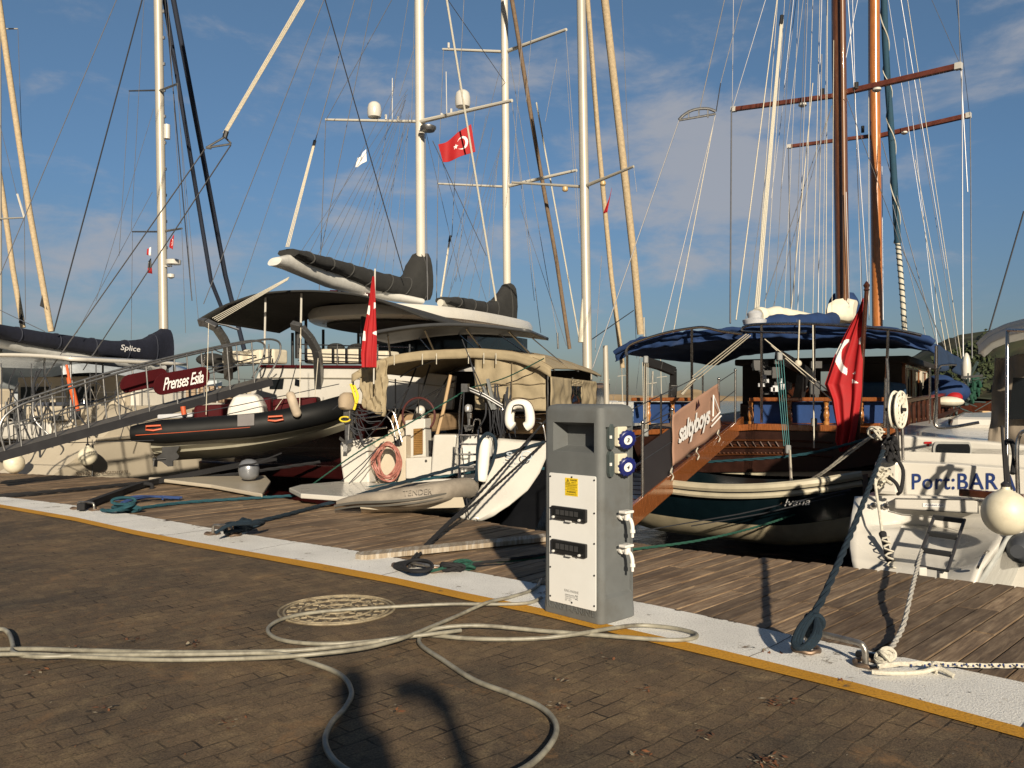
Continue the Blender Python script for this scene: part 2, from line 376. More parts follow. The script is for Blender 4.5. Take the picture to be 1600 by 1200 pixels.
# --- painted strips
def paint(name, col, under, thr, bumpd=.006, bs=90):
    m, t, b, N = nodes_mat(name)
    tcn = N('ShaderNodeTexCoord'); n1 = N('ShaderNodeTexNoise', {0: tcn.outputs['Object'], 'Scale': 2.6, 'Detail': 12, 'Roughness': .78})
    n2 = N('ShaderNodeTexNoise', {0: tcn.outputs['Object'], 'Scale': bs, 'Detail': 4, 'Roughness': .7})
    n3 = N('ShaderNodeTexNoise', {0: tcn.outputs['Object'], 'Scale': 1.4, 'Detail': 6, 'Roughness': .6})
    c = Vector(col); r0 = N('ShaderNodeValToRGB', {0: n3.outputs[0]}); r0.color_ramp.elements[0].position = .3; r0.color_ramp.elements[1].position = .7
    r0.color_ramp.elements[0].color = tuple(c*.82)+(1,); r0.color_ramp.elements[1].color = tuple(c*1.05)+(1,)
    r = N('ShaderNodeValToRGB', {0: n1.outputs[0]}); r.color_ramp.elements[0].position = thr; r.color_ramp.elements[1].position = thr+.035
    r.color_ramp.elements[0].color = (0, 0, 0, 1); r.color_ramp.elements[1].color = (1, 1, 1, 1)
    mx = N('ShaderNodeMix', {0: r.outputs[0], 6: r0.outputs[0], 7: tuple(under)+(1,)}, data_type='RGBA')
    r5 = N('ShaderNodeValToRGB', {0: n2.outputs[0]}); r5.color_ramp.elements[0].position = .34; r5.color_ramp.elements[1].position = .5
    r5.color_ramp.elements[0].color = (.62, .60, .57, 1); r5.color_ramp.elements[1].color = (1, 1, 1, 1)
    mx2 = N('ShaderNodeMix', {0: 1.0, 6: mx.outputs[2], 7: r5.outputs[0]}, data_type='RGBA', blend_type='MULTIPLY')
    t.links.new(mx2.outputs[2], b.inputs['Base Color']); b.inputs['Roughness'].default_value = .75
    h = N('ShaderNodeMath', {0: r.outputs[0], 1: -.6, 2: n2.outputs[0]}, operation='MULTIPLY_ADD')
    bp = N('ShaderNodeBump', {'Strength': 1.0, 'Distance': bumpd*1.6, 'Height': h.outputs[0]}); t.links.new(bp.outputs[0], b.inputs['Normal'])
    return m
M_white = paint('rough_white_kerb_paint', (.93, .915, .87), (.26, .19, .12), .60)
M_yellow = paint('yellow_line_paint', (.60, .29, .015), (.16, .11, .06), .61, .003, 60)

W_out = [(-500, 705), (-250, 738), (0, 776), (117, 790), (225, 807), (325, 825), (420, 841), (537, 858), (628, 874), (732, 893), (845, 914), (1000, 942), (1152, 974), (1240, 994), (1400, 1026), (1600, 1068), (1900, 1133), (2500, 1270)]
W_in = [(-500, 710), (-250, 746), (0, 789), (117, 809), (208, 829), (300, 847), (417, 868), (500, 882), (617, 904), (732, 929), (841, 951), (977, 984), (1120, 1016), (1340, 1070), (1600, 1140), (1900, 1222), (2500, 1390)]
Y_in = [(-500, 712), (-250, 749), (0, 794), (117, 815), (208, 836), (300, 855), (417, 876), (500, 892), (617, 914), (732, 940), (841, 962), (977, 996), (1120, 1030), (1340, 1085), (1600, 1157), (1900, 1241), (2500, 1413)]
D_out = [(-500, 705), (-250, 722), (0, 738), (208, 746), (325, 758), (417, 773), (500, 786), (588, 794), (676, 804), (761, 814), (849, 828), (1000, 847), (1100, 860), (1280, 878), (1400, 892), (1520, 906), (1600, 915), (1900, 950), (2500, 1010)]
def gline(pts, z=0): return [G(x, y, z) for x, y in pts]
gWo, gWi, gYi, gDo = gline(W_out), gline(W_in), gline(Y_in), gline(D_out)
def along(line, s):
    for i in range(len(line)-1):
        d = (line[i+1]-line[i]).length
        if s <= d: return line[i].lerp(line[i+1], s/d)
        s -= d
    return line[-1].copy()
def length(line): return sum((line[i+1]-line[i]).length for i in range(len(line)-1))
def strip(A, B, z, n=160):
    a = [along(A, length(A)*i/n) for i in range(n+1)]; mb = MB()
    # pair each point of A with the closest point of B so that the strip stays square
    Bs = [along(B, length(B)*i/900) for i in range(901)]
    bb = [min(Bs, key=lambda q: (q-p).length) for p in a]
    for i in range(n+1): a[i] = a[i]+Vector((0, 0, z)); bb[i] = bb[i]+Vector((0, 0, z))
    mb.add(a+bb, [(i, i+1, n+2+i, n+1+i) for i in range(n)]); return mb
# water to the horizon
m, t, b, N = nodes_mat('harbour_water')
tcn = N('ShaderNodeTexCoord'); n1 = N('ShaderNodeTexNoise', {0: tcn.outputs['Object'], 'Scale': 2.2, 'Detail': 6, 'Roughness': .6, 'Distortion': .6})
b.inputs['Base Color'].default_value = (.006, .010, .012, 1); b.inputs['Roughness'].default_value = .06; b.inputs['IOR'].default_value = 1.33
bp = N('ShaderNodeBump', {'Strength': .6, 'Distance': .12, 'Height': n1.outputs[0]}); t.links.new(bp.outputs[0], b.inputs['Normal'])
mb = MB(); mb.add([(-4000, -200, -.85), (4000, -200, -.85), (4000, 7000, -.85), (-4000, 7000, -.85)], [(0, 1, 2, 3)])
struct(part('water', mb, m, smooth=False))
# pavement: reaches from behind the camera to the kerb's outer edge
o_ = MB(); pts = [Vector((-80, -60, 0))]+[Vector((-80, 40, 0))]+[p.copy() for p in gWo]+[Vector((60, -60, 0))]
o_.prism([p+Vector((0, 0, 0)) for p in pts], (0, 0, -1.6)); pv = part('pavement', o_, M_pave, smooth=False); struct(pv)
pv_loc = pv.location
struct(part('kerb_strip', strip(gWo, gWi, .006), M_white, smooth=False))
_m = MB(); _r = random.Random(2); _L = length(gWi)
for k in range(14):   # cracks and joints across the painted kerb
    a = along(gWi, _L*(.30+k*.05)+_r.uniform(-.2, .2)); c = min(gWo_s, key=lambda q: (q-a).length) if False else None
    i_ = min(range(401), key=lambda j: (along(gWo, length(gWo)*j/400)-a).length); c = along(gWo, length(gWo)*i_/400)
    n_ = 9; w_ = _r.uniform(.002, .005); d_ = (c-a).normalized(); e_2 = Vector((-d_.y, d_.x, 0)); pts_ = [a.lerp(c, j/n_)+e_2*_r.uniform(-.012, .012) for j in range(n_+1)]
    vs_ = [p+e_2*w_+Vector((0, 0, .0085)) for p in pts_]+[p-e_2*w_+Vector((0, 0, .0085)) for p in pts_]; _m.add(vs_, [(j, j+1, n_+2+j, n_+1+j) for j in range(n_)])
_o = [along(gWo, length(gWo)*j/900) for j in range(901)]
for j in range(150, 880):   # frayed, chipped outer edge
    if _r.random() < .5: continue
    p = _o[j]; d_ = (_o[j+1]-_o[j]).normalized(); nn_ = Vector((d_.y, -d_.x, 0)); nn_ = -nn_ if nn_.y > 0 else nn_
    l_ = _r.uniform(.01, .05); q_ = _r.uniform(.004, .028)*(3 if _r.random() < .05 else 1); p = p+Vector((0, 0, .0087))
    _m.add([p-d_*l_, p-d_*l_*.3+nn_*q_, p+d_*l_*.5+nn_*q_*.8, p+d_*l_], [(0, 1, 2, 3)])
struct(part('kerb_cracks', _m, M('crack_dirt', (.075, .055, .04), .9, var=.3), smooth=False))
struct(part('yellow_line', strip(gWi, gYi, .009), M_yellow, smooth=False))
# timber deck over the water: planks laid at right angles to the quay
m, t, b, N = nodes_mat('weathered_deck_planks')
tcn = N('ShaderNodeTexCoord'); mp = N('ShaderNodeMapping', {0: tcn.outputs['Object']}); mp.inputs['Rotation'].default_value = (0, 0, R(44)); mp.inputs['Scale'].default_value = (9, 1, 9)
# rotate first, stretch after
mp.inputs['Scale'].default_value = (1, 1, 1); mps = N('ShaderNodeMapping', {0: mp.outputs[0]}); mps.inputs['Scale'].default_value = (22, 1.6, 22)
geo = N('ShaderNodeNewGeometry'); sc = N('ShaderNodeMath', {0: geo.outputs['Random Per Island'], 1: 37.0}, operation='MULTIPLY')
cmb = N('ShaderNodeCombineXYZ', {0: sc.outputs[0], 1: sc.outputs[0]}); av = N('ShaderNodeVectorMath', {0: mps.outputs[0], 1: cmb.outputs[0]}, operation='ADD')
n1 = N('ShaderNodeTexNoise', {0: av.outputs[0], 'Scale': 1.6, 'Detail': 9, 'Roughness': .72, 'Distortion': .4})
n2 = N('ShaderNodeTexNoise', {0: tcn.outputs['Object'], 'Scale': 1.3, 'Detail': 7, 'Roughness': .65})
r = N('ShaderNodeValToRGB', {0: n1.outputs[0]}); r.color_ramp.elements[0].position = .28; r.color_ramp.elements[1].position = .75
r.color_ramp.elements[0].color = (.055, .034, .021, 1); r.color_ramp.elements[1].color = (.39, .295, .195, 1); e_ = r.color_ramp.elements.new(.5); e_.color = (.185, .128, .078, 1)
mr_ = N('ShaderNodeMapRange', {0: geo.outputs['Random Per Island'], 3: .62, 4: 1.4})
sm = N('ShaderNodeVectorMath', {0: r.outputs[0], 'Scale': mr_.outputs[0]}, operation='SCALE')
r2 = N('ShaderNodeValToRGB', {0: n2.outputs[0]}); r2.color_ramp.elements[0].position = .35; r2.color_ramp.elements[1].position = .7
r2.color_ramp.elements[0].color = (.72, .66, .60, 1); r2.color_ramp.elements[1].color = (1.2, 1.2, 1.2, 1)
mx = N('ShaderNodeMix', {0: 1.0, 6: sm.outputs[0], 7: r2.outputs[0]}, data_type='RGBA', blend_type='MULTIPLY')
t.links.new(mx.outputs[2], b.inputs['Base Color']); b.inputs['Roughness'].default_value = .72
bp = N('ShaderNodeBump', {'Strength': .6, 'Distance': .006, 'Height': n1.outputs[0]}); t.links.new(bp.outputs[0], b.inputs['Normal'])
M_plank = m
mb = MB(); Ls = length(gWo); s = 0; rnd = random.Random(3)
def perp(i_s):
    a = along(gWo, max(0, i_s-1.2)); c = along(gWo, min(Ls, i_s+1.2)); d = (c-a).normalized(); return Vector((-d.y, d.x, 0)), d
def hit(o, d):
    best = None
    for i in range(len(gDo)-1):
        p, q = gDo[i], gDo[i+1]; r_ = q-p; den = d.x*r_.y-d.y*r_.x
        if abs(den) < 1e-9: continue
        w = p-o; t_ = (w.x*r_.y-w.y*r_.x)/den; u_ = (w.x*d.y-w.y*d.x)/den
        if -1e-6 <= u_ <= 1+1e-6 and t_ > 0 and (best is None or t_ < best): best = t_
    return best
while s < Ls-.1:
    wdt = .138; c = along(gWo, s+wdt/2); n_, d_ = perp(s+wdt/2)
    if n_.y < 0: n_ = -n_
    L_ = hit(c, n_)
    if L_ and L_ < 14:
        cuts = [.02, L_+rnd.uniform(-.02, .02)]
        if L_ > 1.6: cuts.insert(1, L_*rnd.choice((.36, .62))+rnd.uniform(-.02, .02))
        for k in range(len(cuts)-1):
            a, c2 = cuts[k]+.003, cuts[k+1]-.003; z = -.012+rnd.uniform(-.004, .003); tw = rnd.uniform(-.0025, .0025)
            h_ = (wdt-.011)/2
            p = c+n_*(a+c2)/2+Vector((0, 0, z-.02))
            mb.box(p, n_*(c2-a)/2+Vector((0, 0, tw)), d_*h_, Vector((0, 0, .02)))
    s += wdt
dk = part('boardwalk', mb, M_plank, smooth=False, bevel=.003); struct(dk)
# dark beams carrying the deck and its fascia
mb = MB(); o_ = [p+Vector((0, 0, -.06)) for p in gDo]
for off in (.12, .9, 1.8):
    for i in range(len(o_)-1):
        a, c = o_[i], o_[i+1]; d_ = (c-a).normalized(); n_ = Vector((d_.y, -d_.x, 0))
        if n_.y > 0: n_ = -n_
        mb.bar(a+n_*off, c+n_*off, .12, .03+.0, mi=0)
struct(part('deck_beams', mb, M('dark_wet_timber', (.03, .022, .016), .8), smooth=False))

# loose plank on the kerb
pa, pb, pc, pd = G(543, 862, .05), G(850, 833, .05), G(852, 822, .05), G(640, 845, .05)
A_, B_ = G(566, 868, .05), G(885, 836, .05); d_ = (B_-A_).normalized(); n_ = Vector((-d_.y, d_.x, 0))
mb = MB(); w_ = .2
outl = [A_+n_*.03, A_-d_*.03+n_*w_*.5, A_+d_*.02+n_*w_, B_+n_*w_, B_+d_*.03+n_*.05, B_, A_+d_*.05]
mb.prism(outl, (0, 0, -.048))
tag(part('loose_plank', mb, M('bleached_board', (.30, .24, .17), .75, var=.3, scale=3, stretch=(14, 1.5, 1, R(60)), bump=.5, bscale=9, dirt=(.62, .60, .55), dirt_amt=.7), smooth=False, bevel=.006), 'loose bleached plank lying across the kerb and the boardwalk left of the power pedestal', 'plank')

# leaf litter and grit
mb = MB(); rn = random.Random(11)
def clump(c, n, spread, size):
    for _ in range(n):
        p = c+Vector((rn.gauss(0, spread), rn.gauss(0, spread), .004+rn.random()*.008)); a = rn.random()*6.28; s_ = size*rn.uniform(.4, 1.2)
        d1 = Vector((math.cos(a), math.sin(a), rn.uniform(-.2, .35)))*s_; d2 = Vector((-math.sin(a), math.cos(a), rn.uniform(-.2, .3)))*s_*rn.uniform(.25, .6)
        mb.add([p-d1, p-d2*.9, p+d1, p+d2], [(0, 1, 2, 3)], rn.choice((0, 0, 1, 2)))
for x, y, n in [(520, 1010, 5), (870, 1105, 14), (1215, 1099, 12), (1200, 1190, 24), (1195, 1020, 4), (205, 1000, 8), (300, 1008, 10), (115, 1012, 5), (880, 1065, 6), (620, 1110, 5), (1000, 1180, 6), (350, 1130, 6), (160, 1110, 5), (60, 1050, 6), (1330, 1070, 4), (940, 1030, 5), (870, 900, 0), (1100, 1150, 5), (1010, 1080, 4)]:
    clump(G(x, y), int(n*2.2), .034, .020)
for _ in range(900):
    x, y = rn.uniform(-60, 1660), rn.uniform(830, 1220); q = G(x, y)
    clump(q, 1, .01, rn.uniform(.003, .009))
tag(part('leaf_litter', mb, [M('dead_leaf', (.17, .065, .025), .8, var=.5), M('dark_debris', (.02, .016, .012), .9), M('pale_grit', (.30, .25, .17), .9)], smooth=False), 'scattered dead leaves and grit on the pavers', 'leaf litter', kind='stuff')

# hills: dark scrub hill on the right, low sandy shore in the centre gap
def hill(name, x0, x1, Z, prof, mat, depth, seed):
    n = 90; mb = MB(); m_ = 14
    def fn(a, c):
        x = x0+(x1-x0)*a; y = prof(x); top = CH+(HOR-y)/FPX*Z
        w = math.sin(PI*c)**.8
        zz = -1.2+(top+1.2)*w+noise.noise(Vector((a*30+seed, c*9, 0)))*top*.10*w
        return Vector(((x-800)/FPX*Z, Z-depth/2+depth*c, zz))
    mb.grid(fn, n, m_); return struct(part(name, mb, mat))
scrub = M('scrub_hillside', (.035, .042, .016), .95, var=.7, scale=.12, dirt=(.12, .085, .045), dirt_amt=.7, bump=1, bscale=.3)
hill('hillside', 1380, 1900, 330, lambda x: 615 if x < 1400 else 615-95*min(1, ((x-1400)/140))**.8-8*math.sin(x*.03), scrub, 200, 2)
hill('far_shore', 900, 1480, 520, lambda x: 619-11*math.exp(-((x-1078)/30)**2)-3*math.exp(-((x-950)/50)**2), M('sandy_shore', (.33, .23, .12), .95, var=.4, scale=.05), 80, 5)
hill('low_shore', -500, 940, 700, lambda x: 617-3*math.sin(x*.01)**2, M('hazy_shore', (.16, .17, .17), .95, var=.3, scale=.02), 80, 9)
# bushes on the hillside
mb = MB(); rn = random.Random(4)
for _ in range(420):
    x = rn.uniform(1440, 1640); top = 95*min(1, (x-1400)/140)**.8; f_ = rn.random()**.6; y = 618-top*f_; Z = 262+f_*60
    c = P(x, y, Z); s_ = rn.uniform(1.0, 2.6)
    for _ in range(7):
        q = c+Vector((rn.gauss(0, s_*.5), rn.gauss(0, s_*.5), rn.gauss(0, s_*.25)+s_*.3)); r_ = s_*rn.uniform(.25, .5)
        d1 = Vector((rn.gauss(0, 1), rn.gauss(0, 1), rn.gauss(0, 1))).normalized()*r_; d2 = d1.orthogonal().normalized()*r_
        mb.add([q-d1, q-d2, q+d1, q+d2], [(0, 1, 2, 3)])
tag(part('hillside_scrub', mb, M('dark_bush', (.03, .042, .014), .9, var=.5, scale=.3), smooth=False), 'dark green bushes covering the distant hill behind the right hand boats', 'bushes', kind='stuff')
# ================================================================== QUAYSIDE OBJECTS
# --- service pedestal
A_, B_ = G(847, 956), G(940, 980); ang = math.degrees(math.atan2(-(B_-A_).y, (B_-A_).x)); FP = Frame(A_, ang)
PW, PD, PH = .535, .375, 1.45
def plan(w0, w1, d0, d1, r, n=6):
    out = []
    for cx, cy, a0 in ((w1-r, d0+r, -90), (w1-r, d1-r, 0), (w0+r, d1-r, 90), (w0+r, d0+r, 180)):
        for k in range(n+1):
            a = R(a0+90*k/n); out.append((cx+r*math.cos(a), cy+r*math.sin(a)))
    return out
ped = thing('power_pedestal', 'grey plastic marina power and water pedestal standing on the kerb, white front panel', 'pedestal', FP.p(PW/2, PD/2, 0))
def ring(i, z, r=.045): return [FP.p(a, c, z) for a, c in plan(i, PW-i, i, PD-i, r)]
mb = MB(); mb.loft([ring(.012, 0), ring(0, .012), ring(.0, .06), ring(.004, .11), ring(.006, .7), ring(.006, PH-.05), ring(.012, PH-.025), ring(.03, PH-.008), ring(.06, PH)], caps=True)
pm = M('grey_moulded_plastic', (.122, .130, .131), .62, var=.10, scale=5, bump=.25, bscale=240, spec=.35, dirt=(.085, .08, .068), dirt_amt=.6)
body = part('body', mb, pm, ped, ang=50)
def cut(target, mbc):
    c = part('cut', mbc, pm, ped, smooth=False)
    mo = target.modifiers.new('b', 'BOOLEAN'); mo.operation = 'DIFFERENCE'; mo.object = c; mo.solver = 'EXACT'
    bpy.context.view_layer.update(); me = bpy.data.meshes.new_from_object(target.evaluated_get(bpy.context.evaluated_depsgraph_get()))
    target.modifiers.remove(mo); target.data = me; bpy.data.objects.remove(c)
def uz(x, y, v=0): u, _, z = FP.uv(FP.pl(x, y, v)); return u, z
u0, z1 = uz(862, 657); u1, z0 = uz(929, 712)
mb = MB(); fr = [FP.p(a, -.05, c) for a, c in ((u0, z0), (u1, z0), (u1, z1), (u0, z1))]; bk = [FP.p(a, .13, c) for a, c in ((u0+.03, z0+.05), (u1-.03, z0+.05), (u1-.03, z1-.03), (u0+.03, z1-.03))]
mb.loft([fr, bk]); cut(body, mb)
mb = MB(); fr = [FP.p(PW+.05, a, c) for a, c in ((.045, .12), (PD-.035, .12), (PD-.035, 1.325), (.045, 1.325))]; bk = [FP.p(PW-.03, a, c) for a, c in ((.055, .19), (PD-.045, .19), (PD-.045, 1.29), (.055, 1.29))]
mb.loft([fr, bk]); cut(body, mb)
for p in body.data.polygons: p.use_smooth = True
try: body.data.set_sharp_from_angle(angle=R(35))
except Exception: pass
bv = body.modifiers.new('bevel', 'BEVEL'); bv.width = .006; bv.segments = 2; bv.limit_method = 'ANGLE'; bv.angle_limit = R(35); bv.harden_normals = False
pwh = M('white_enamel_panel', (.74, .74, .72), .4, var=.03, scale=3, spec=.4, dirt=(.5, .48, .42), dirt_amt=.15)
pu0, pz1 = uz(859, 738); pu1, _ = uz(932, 744); _, pz0 = uz(856, 937)
mb = MB(); mb.prism([FP.p(a, .0, c) for a, c in [(x, y) for x, y in plan(pu0, pu1, pz0, pz1, .012, 3)]], -FP.h*.006); panel = part('front_panel', mb, pwh, ped, smooth=False, bevel=.0015)
mb = MB()
for x, y in [(.012, .02), (.5, .012), (.988, .02), (.012, .27), (.988, .27), (.012, .5), (.988, .5), (.012, .74), (.988, .74), (.012, .97), (.5, .985), (.988, .97)]:
    u = pu0+.008+(pu1-pu0-.016)*x; z = pz1-.008-(pz1-pz0-.016)*y
    mb.lathe([(.0065, 0), (.006, .004), (.003, .006)], FP.p(u, -.006, z), -FP.h, n=10)
part('screw', mb, blk, panel)
for ya, yb in ((788, 817), (840, 872)):
    ua, za = uz(865, ya+1); ub, zb = uz(919, yb)
    mb = MB(); mb.prism([FP.p(a, -.006, c) for a, c in plan(ua, ub, zb, za, .008, 3)], -FP.h*.022)
    bf = part('breaker_window', mb, blk, panel, smooth=False, bevel=.003)
    mb = MB(); mb.prism([FP.p(a, -.029, c) for a, c in plan(ua+.022, ub-.018, zb+.026, za-.014, .004, 2)], -FP.h*.001); part('window_pane', mb, glass, bf, smooth=False)
    mb = MB()
    for k in range(5):
        uu = ua+.05+k*.042; mb.fbox(FP, uu, uu+.03, -.034, -.0305, zb+.034, za-.022)
    part('breaker', mb, M('breaker_grey', (.045, .045, .047), .4), bf, smooth=False)
    mb = MB(); mb.fbox(FP, (ua+ub)/2-.02, (ua+ub)/2+.03, -.034, -.02, zb-.008, zb+.002)
    for uu in (ua+.028, ub-.05): mb.lathe([(.009, 0), (.009, .012), (.007, .015)], FP.p(uu, -.028, zb+.014), -FP.h, n=12)
    part('catch', mb, M('pale_screw', (.55, .55, .53), .3), bf)
lu0, lz1 = uz(884, 746); lu1, lz0 = uz(904, 776)
ylab = M('yellow_label', (.78, .55, .02), .45, var=.03)
mb = MB(); mb.fbox(FP, lu0, lu1, -.0075, -.0062, lz0, lz1); lab = part('warning_label', mb, ylab, panel, smooth=False)
ink = M('black_ink', (.015, .015, .015), .5)
lw, lh = lu1-lu0, lz1-lz0
def ltxt(s, a, b_, c, d, name='label_text', par=lab, mt=ink, off=.0):
    textquad(s, FP.p(lu0+lw*a, -.0075, lz0+lh*c), FP.p(lu0+lw*b_, -.0075, lz0+lh*c), FP.p(lu0+lw*a, -.0075, lz0+lh*d), mt, name, par, depth=.0012, off=off)
ltxt('DANGER', .42, .94, .84, .94, off=.02); ltxt('400 V', .5, .86, .73, .80); ltxt('DANGER ELECTRICITY', .06, .94, .57, .64, off=.01); ltxt('ISOLATE BEFORE REMOVING COVER', .06, .94, .47, .53); ltxt('NO SMOKING', .2, .8, .37, .43)
ltxt('WARNING', .14, .86, .17, .28, off=.02); ltxt('AUTHORISED PERSONS ONLY', .08, .92, .06, .12)
mb = MB()
for a in ((.10, .72), (.28, .93)): pass
tri = [(.08, .71), (.38, .71), (.23, .95)]; tp = [FP.p(lu0+lw*a, -.0088, lz0+lh*c) for a, c in tri]
mb.tube(tp, .0016, 4, closed=True); mb.bar(FP.p(lu0+lw*.23, -.0088, lz0+lh*.75), FP.p(lu0+lw*.23, -.0088, lz0+lh*.88), .003, .002, up=FP.h)
for zc in (.685, .33): mb.bar(FP.p(lu0, -.008, lz0+lh*zc), FP.p(lu1, -.008, lz0+lh*zc), .0012, .0012)
part('warning_mark', mb, ink, lab, smooth=False)
gtx = M('grey_ink', (.16, .16, .16), .5)
a0, b0 = uz(882, 921); a1, b1 = uz(906, 927)
def q(s, x0, x1, y0, y1, mt, name, par, v=-.006, off=0, depth=.0012):
    u0_, z0_ = uz(x0, y0); u1_, _ = uz(x1, y0); _, z1_ = uz(x0, y1)
    return textquad(s, FP.p(u0_, v, z0_), FP.p(u1_, v, z0_), FP.p(u0_, v, z1_), mt, name, par, depth=depth, off=off)
q('RING MARINE', 883, 905, 923.5, 919.5, gtx, 'panel_lettering', panel)
for k, s_ in enumerate(('INTERNATIONAL MARINE', 'POWER SYSTEMS LTD', '230V 50Hz', 'IP 44')): q(s_, 884, 898 if k < 2 else 894, 929+k*2.9, 927+k*2.9, gtx, 'panel_lettering', panel)
q('CE', 899, 904, 937, 929.5, gtx, 'panel_lettering', panel, off=.02)
# raised lettering on the base
uu0, zz0 = .035, .035
textquad('RING MARINE', FP.p(.05, .001, .050), FP.p(PW-.05, .001, .050), FP.p(.05, .001, .098), pm, 'raised_lettering', ped, depth=.002, off=.015)
mb = MB()
_r = bpy.data.objects[ped.name].children[-1]; _r.name = 'raised_lettering'
sm_ = _r.modifiers.new('s', 'SOLIDIFY'); sm_.thickness = .004; sm_.offset = 1
# sockets and taps on the right side; outward = e
EO = FP.e; HH = FP.h; ZZ = Vector((0, 0, 1)); ub = PW-.03
sockm = M('cream_socket_plate', (.62, .58, .45), .45); capm = M('navy_socket_cap', (.008, .014, .12), .35, var=.1, coat=.3)
for zc, num in ((1.235, '3'), (1.055, '4')):
    s_ = MB(); s_.box(FP.p(ub+.02, .215, zc), EO*.02, HH*.048, ZZ*.066); sk = part('socket', s_, sockm, ped, smooth=False, bevel=.008)
    ax = (EO*.86-HH*.32-ZZ*.22).normalized(); c0 = FP.p(ub+.042, .235, zc-.015)
    s_ = MB(); s_.lathe([(.048, 0), (.052, .01), (.062, .014), (.063, .03), (.058, .036), (.052, .038)], c0, ax, n=28)
    for k in range(14):
        w = 2*PI*k/14; a_ = ax.orthogonal().normalized(); b__ = ax.cross(a_); s_.box(c0+ax*.022+(a_*math.cos(w)+b__*math.sin(w))*.063, ax*.008, (a_*math.cos(w)+b__*math.sin(w))*.004, (b__*math.cos(w)-a_*math.sin(w))*.005)
    cp = part('socket_cap', s_, capm, sk)
    s_ = MB(); s_.lathe([(.032, 0), (.031, .0015)], c0+ax*.0385, ax, n=24); part('number_disc', s_, pwh, cp)
    xr = (-HH*-1).cross(ax); xd = (HH-ax*HH.dot(ax)).normalized(); yd = ax.cross(xd)*1; yd = yd if yd.z > 0 else -yd
    cc = c0+ax*.041
    textquad(num, cc-xd*.010-yd*.015, cc+xd*.010-yd*.015, cc-xd*.010+yd*.015, ink, 'socket_number', cp, depth=-.0005 if xd.cross(yd).dot(ax) < 0 else .0005, off=.03)
    s_ = MB(); s_.prism([FP.p(ub+.002, .085+a, zc+.0+c) for a, c in ((.01, -.085), (.035, -.085), (.048, -.06), (.048, .06), (.035, .085), (.01, .085), (0, .06), (0, -.06))], EO*.03)
    cv = part('switch_cover', s_, M('smoked_plastic', (.06, .075, .075), .25, coat=.4), ped, smooth=False, bevel=.004)
    s_ = MB(); s_.box(FP.p(ub+.036, .09, zc), EO*.004, HH*.008, ZZ*.01); part('switch', s_, pwh, cv, smooth=False)
tapm = M('white_tap_plastic', (.72, .70, .66), .4, var=.03)
for zc in (.70, .475):
    s_ = MB(); o0 = FP.p(ub, .215, zc)
    s_.tube([o0, o0+EO*.075], .018, 12); s_.tube([o0+EO*.02, o0+EO*.035], .027, 12)
    s_.tube([o0+EO*.075+ZZ*.025, o0+EO*.075-ZZ*.02], .022, 12); tp = part('tap', s_, tapm, ped)
    s_ = MB(); s_.tube(smooth_path([o0+EO*.065, o0+EO*.10-ZZ*.015, o0+EO*.115-ZZ*.05, o0+EO*.118-ZZ*.085], 5), .014, 10); s_.tube([o0+EO*.118-ZZ*.08, o0+EO*.118-ZZ*.1], .019, 10); s_.tube([o0+EO*.118-ZZ*.1, o0+EO*.118-ZZ*.13], .010, 10); part('spout', s_, tapm, tp)
    s_ = MB(); s_.box(o0+EO*.075+ZZ*.036-HH*.01, EO*.03, HH*.045, ZZ*.009); s_.tube([o0+EO*.075+ZZ*.02, o0+EO*.075+ZZ*.045], .012, 8); part('tap_handle', s_, tapm, tp, smooth=False, bevel=.005)

# --- manhole cover
c0 = G(527, 953.5); iron = M('rusty_cast_iron', (.26, .215, .14), .65, var=.35, scale=14, bump=.4, bscale=60, dirt=(.10, .06, .03), dirt_amt=.6)
man = thing('manhole_cover', 'round cast iron manhole cover with a star pattern, set in the pavers', 'manhole cover', c0)
RM = .405
mb = MB(); mb.lathe([(RM*1.0, 0), (RM*1.0, .006), (RM*.94, .006), (RM*.94, .004)], c0, n=64); part('cover_plate', mb, M('dark_cast_iron', (.10, .075, .045), .7, var=.4, scale=16), man)
mb = MB()
for rr in (.99, .90, .62, .30): mb.tube([c0+Vector((RM*rr*math.cos(2*PI*k/64), RM*rr*math.sin(2*PI*k/64), .008)) for k in range(64)], .008, 6, closed=True)
for ring_, nn, ro in ((.46, 10, .11), (.76, 18, .10)):
    for k in range(nn):
        w = 2*PI*(k+.5*(ring_ > .5))/nn; cc = c0+Vector((RM*ring_*math.cos(w), RM*ring_*math.sin(w), .009))
        for j in (-1, 1):
            d_ = Vector((math.cos(w+j*.6), math.sin(w+j*.6), 0))*RM*ro; mb.bar(cc-d_, cc+d_, .014, .008)
for k in range(5):
    w = 2*PI*k/5; w2 = w+4*PI/5; mb.bar(c0+Vector((RM*.24*math.cos(w), RM*.24*math.sin(w), .009)), c0+Vector((RM*.24*math.cos(w2), RM*.24*math.sin(w2), .009)), .014, .008)
part('raised_pattern', mb, iron, man)

